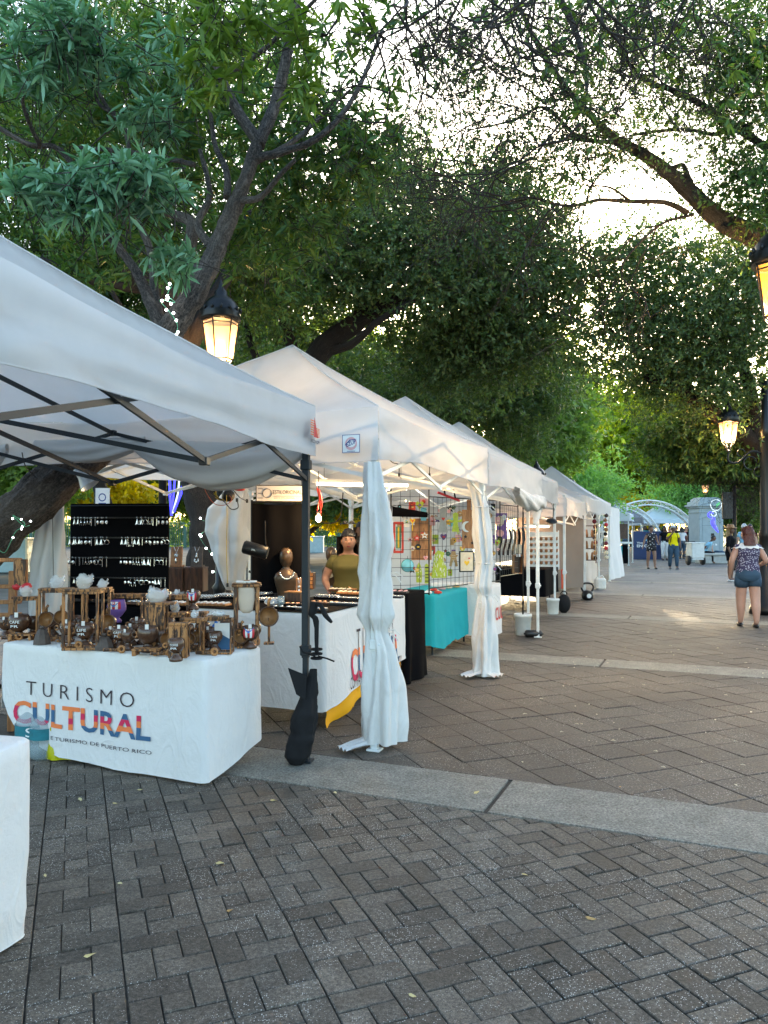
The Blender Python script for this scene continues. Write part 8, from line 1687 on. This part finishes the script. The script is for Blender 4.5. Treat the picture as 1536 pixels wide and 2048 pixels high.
for sx in (-1, 1):
    mb = MB(); mb.lathe([(.0, -.04), (.20, -.04), (.21, 0), (.20, .04), (0, .04)], 20, 0, Matrix.Translation((sx * .32, 0, .21)) @ Matrix.Rotation(PI / 2, 4, 'Y')); o = mb.build('wheel', 'tyre_black', t, True, False)
mb = MB(); mb.bar((-.25, .25, .8), (-.25, .55, 1.0), .03); mb.bar((.25, .25, .8), (.25, .55, 1.0), .03); mb.bar((-.25, .55, 1.0), (.25, .55, 1.0), .03); mb.build('push_handle', 'frame_dark', t, world=False)
c = W(1296, 1118, 39.0); t = thing('blue_board', 'dark blue standing board with white lettering under the arch', 'sign', (c.x, c.y, 0)); mb = MB(); mb.box((0, 0, .72), (1.5, .12, 1.42), bev=.01); mb.build('board', 'board_blue', t, world=False)
mb = MB(); gg = lambda x0, x1, z0, z1: (lambda u, v: Vector((lerp(x0, x1, u), -.064, lerp(z0, z1, v)))); put_text(mb, 'Vive', gg(-.58, -.28, .80, .90), 0, .02); put_text(mb, 'EN C', gg(-.58, -.05, .62, .76), 0, .03); put_text(mb, 'XL', gg(.40, .62, .74, .80), 0, .01); mb.build('lettering', 'ink_white', t, world=False); mb = MB(); mb.box((-.12, -.064, .98), (.10, .004, .08)); mb.build('emblem', 'sky_blue', t, world=False)
# truss arch
pL, pR = W(1197, 1120, 37.5), W(1397, 1116, 37.5); mid = (pL.x + pR.x) / 2; hw = (pR.x - pL.x) / 2
for (yy, lb, dx) in ((37.5, 'nearer white truss arch over the promenade end', 0), (41.0, 'farther white truss arch behind the first', -.6)):
    t = thing('truss_arch', lb, 'arch', (mid + dx, yy, 0), 0, 'white truss arches'); N = 26
    def ap(a, r): return Vector((-math.cos(a) * (hw + r), 0, max(0, math.sin(a)) ** .9 * (2.72 + r)))
    for r in (0, .22):
        for y in (-.10, .10): mb = MB(); mb.tube([ap(PI * i / N, r) + Vector((0, y, 0)) for i in range(N + 1)], .04, 5); mb.build('chord', 'frame_white', t, True, False)
    mb = MB()
    for i in range(N): a, b_ = PI * i / N, PI * (i + 1) / N; mb.tube([ap(a, 0) + Vector((0, -.10, 0)), ap(b_, .22) + Vector((0, -.10, 0))], .012, 4); mb.tube([ap(a, .22) + Vector((0, .10, 0)), ap(b_, 0) + Vector((0, .10, 0))], .012, 4); mb.tube([ap(a, 0) + Vector((0, -.10, 0)), ap(a, .22) + Vector((0, .10, 0))], .010, 4)
    mb.build('lacing', 'frame_white', t, True, False)
# tents beyond
def ft(label, px, Y, size, ang, eave, peak, cloth='tent_white', vh=.3, seed=40):
    v = W(px, 1057, Y); return tent(label, (v.x, v.y), ang, size, eave, vh, peak, 'frame_white', cloth, 'far tents beyond the arch', seed=seed, res=12, trusses=(0, 0, 0, 0), bars=False)
ft('pale blue tent just past the end of the near row', 1259, 32.5, 3.0, R(21), 2.20, 3.05, 'tent_blue_grey', seed=41)
ft('dark grey roofed tent behind the pale blue one', 1284, 40, 3.2, R(20), 2.15, 3.35, 'shirt_grey', seed=42)
ft('white tent third in the far row', 1300, 46, 3.0, R(20), 2.10, 3.05, seed=43)
ft('last white tent of the far row beside the golden tree', 1318, 54, 3.0, R(20), 2.10, 3.0, 'tent_white', seed=44)
ft('blue grey tent on the far side between arch and pillar', 1408, 44, 3.4, R(10), 2.15, 3.35, 'tent_blue_grey', seed=45)
t = thing('goods_rack', 'rack of small dark goods inside the pale blue tent', 'rack', tuple(W(1243, 1060, 33.5)[:2]) + (0,)); mb = MB(); mb.box((0, 0, 1.45), (.6, .2, .65)); mb.build('goods', 'dark_wood', t, world=False); mb = MB(); mb.box((0, 0, .95), (.8, .3, .08)); mb.build('shelf', 'frame_white', t, world=False); mb = MB(); mb.box((-.15, 0, .45), (.3, .2, .7)); mb.build('drape', 'cloth_teal', t, world=False); mb = MB(); mb.box((.15, 0, .45), (.28, .2, .8)); mb.build('dark_drape', 'cloth_black', t, world=False)
# light ornaments
def orn(label, px, py, Y, parts):
    c = W(px, py, Y); t = thing('light_ornament', label, 'light ornament', tuple(c), 0, 'blue and white light ornaments')
    for nm, mat, f in parts: mb = MB(); f(mb); mb.build(nm, mat, t, True, False)
orn('ring and blue drop light ornament in front of the grey pillar', 1432, 1010, 28.0, [('ring', 'led_white', lambda mb: mb.torus((0, 0, 0), .20, .012, 26, 5)), ('leaf', 'led_green', lambda mb: [mb.tube([(0, 0, -.1 + .04 * k), (.14, 0, .05 + .02 * k)], .008, 4) for k in range(4)]), ('small_ring', 'led_white', lambda mb: mb.torus((-.08, 0, -.32), .09, .012, 18, 5)), ('blue_swirl', 'led_blue', lambda mb: [mb.torus((-.20, 0, -.36), .08 + .02 * k, .016, 16, 5, arc=(.5, 5.2)) for k in range(2)]), ('blue_drop', 'led_blue', lambda mb: mb.tube(smooth_path([(-.08, 0, -.45), (-.12, 0, -.65), (-.02, 0, -.85), (.08, 0, -1.0)], 4), [.03, .05, .06, .07, .07, .07, .06, .06, .05, .04, .03, .02, .01], 6))])
orn('hanging blue and white light strands behind the earring board', 352, 985, 14.0, [('blue_strand', 'led_blue', lambda mb: mb.tube([(-.12, 0, .32), (-.11, 0, -.05), (-.08, 0, -.42)], .022, 5)), ('blue_strand', 'led_blue', lambda mb: mb.tube([(-.02, 0, .32), (-.04, 0, -.0), (-.09, 0, -.4)], .018, 5)), ('blue_strand', 'led_blue', lambda mb: mb.tube([(.13, 0, .32), (.10, 0, .0), (-.04, 0, -.35)], .022, 5)), ('white_strand', 'led_white', lambda mb: mb.tube([(.06, 0, .32), (.04, 0, .0), (-.06, 0, -.38)], .016, 5))])
orn('blue light ornament on the lamp post at the photo edge', 1533, 985, 14.8, [('blue_strand', 'led_blue', lambda mb: mb.tube([(0, 0, .12), (-.02, 0, -.1)], .03, 5)), ('white_strand', 'led_white', lambda mb: mb.tube([(.02, 0, .14), (.03, 0, -.08)], .015, 5))])
# fairy lights on the trunks
def fairy(label, pts, n, seed, r=.007):
    P = smooth_path([W(*q) for q in pts], 6); t = thing('fairy_lights', label, 'fairy lights', tuple(P[0]), 0, 'strings of fairy lights'); mb = MB(); mb.tube(P, .003, 4); mb.build('wire', 'paint_green', t, True)
    rr_ = random.Random(seed)
    for k in range(n): q = P[int((len(P) - 1) * k / max(1, n - 1))]; mb = MB(); mb.ball(q + Vector((rr_.uniform(-.03, .03), -.02, rr_.uniform(-.03, .03))), r, 6, 0); mb.build('bulb', 'bulb_white', t, True)
fairy('fairy lights wound round the dark trunk', [(405, 1040, 9.9), (425, 1050, 9.85), (410, 1062, 9.9), (400, 1075, 9.95), (425, 1110, 9.85), (445, 1130, 9.9), (430, 1145, 9.85), (450, 1143, 9.9)], 13, 1, .014)
fairy('fairy lights sagging below the leaning trunk', [(-10, 1090, 5.95), (10, 1105, 5.95), (30, 1065, 5.95), (50, 1048, 5.95), (25, 1030, 5.92), (48, 1052, 5.95), (60, 1050, 6.0)], 8, 2)
fairy('fairy lights climbing the upper forks of the leaning tree', [(345, 570, 5.8), (335, 590, 5.78), (350, 605, 5.76), (320, 600, 5.8), (340, 625, 5.76), (355, 650, 5.76), (350, 672, 5.76)], 12, 3, .010)
# fence, bin, container behind the stalls
F0, F1 = W(-40, 1057, 62), W(780, 1057, 62); t = thing('picket_fence', 'long dark green metal fence behind the stalls', 'fence', (F0.x, F0.y, 0)); n = 190
pm = MB(); pm.box((0, 0, 1.15), (.045, .03, 2.2)); pme = pm.mesh('picket', 'fence_green')
for i in range(n): o = bpy.data.objects.new('picket', pme); COL.objects.link(o); o.parent = t; o.location = ((F1.x - F0.x) * i / n, 0, 0)
for i in range(9): mb = MB(); mb.box(((F1.x - F0.x) * i / 8, 0, 1.2), (.22, .12, 2.4)); mb.build('fence_post', 'fence_green', t, world=False)
for z in (.3, 2.0): mb = MB(); mb.box(((F1.x - F0.x) / 2, 0, z), (F1.x - F0.x, .04, .06)); mb.build('rail', 'fence_green', t, world=False)
rg = np.random.RandomState(77); nn_ = 26000; X0, X1 = W(-100, 1057, 66).x, W(800, 1057, 66).x; P_ = np.stack([rg.uniform(X0, X1, nn_), 66 + rg.normal(size=nn_) * .5, rg.random(nn_) ** .8 * 2.7], 1); P_[:, 2] *= .8 + .25 * np.sin(P_[:, 0] * .7) * np.sin(P_[:, 0] * .23)
V_, F_ = leaf_quad(P_, unit(rg.normal(size=P_.shape)), rg.uniform(.2, .45, nn_), rg.uniform(.1, .22, nn_), rg); tag(np_obj('hedge', V_, F_, 'leaf_olive'), 'long olive hedge behind the green metal fence', 'hedge', kind='stuff')
c = W(631, 1104, 50); t = thing('waste_bin', 'pale blue square bin far behind the stall keeper', 'bin', (c.x, c.y, 0)); mb = MB(); mb.box((0, 0, .5), (1.05, .8, 1.0), bev=.03); mb.build('body', 'bin_blue', t, world=False); mb = MB(); mb.box((0, 0, 1.03), (1.12, .86, .08), bev=.02); mb.build('lid', 'bin_blue', t, world=False)
c = W(15, 1140, 27); t = thing('utility_container', 'grey metal container with a cream edge behind the leaning trunk', 'container', (c.x, c.y, 0)); mb = MB(); mb.box((0, .5, .60), (1.35, 1.0, 1.15), bev=.02); mb.build('body', 'bin_blue', t, world=False); mb = MB(); mb.box((0, .5, 1.21), (1.42, 1.05, .06), bev=.01); mb.build('lid', 'plastic_white', t, world=False); mb = MB(); mb.box((.67, -.02, .60), (.07, .05, 1.18)); mb.build('edge', 'cream', t, world=False)
c = W(325, 1057, 15); t = thing('street_lamp', 'dark square lamp post just left of the blue light strands', 'street lamp', (c.x, c.y, 0), 0, 'black iron street lamps'); post(t, c.x, c.y, 3.6, .08); lantern(t, (c.x, c.y, 3.9), .9)
c = W(205, 1010, 12); t = thing('feather_banner', 'pale blue upright banner reading TURISMO beside the leaning trunk', 'banner', (c.x, c.y, 0), 0); mb = MB(); mb.box((0, 0, 1.75), (.22, .02, .9), bev=.004); mb.build('sheet', 'tent_white', t, world=False); mb = MB(); mb.tube([(-.12, 0, 0), (-.12, 0, 2.25)], .012, 6); mb.build('pole', 'frame_dark', t, True, False)
mb = MB(); put_text(mb, 'TURISMO', lambda u, v: Vector((lerp(.06, -.06, v), -.013, lerp(1.38, 2.12, u))), 0, .0); mb.build('lettering', 'ink_navy', t, world=False)
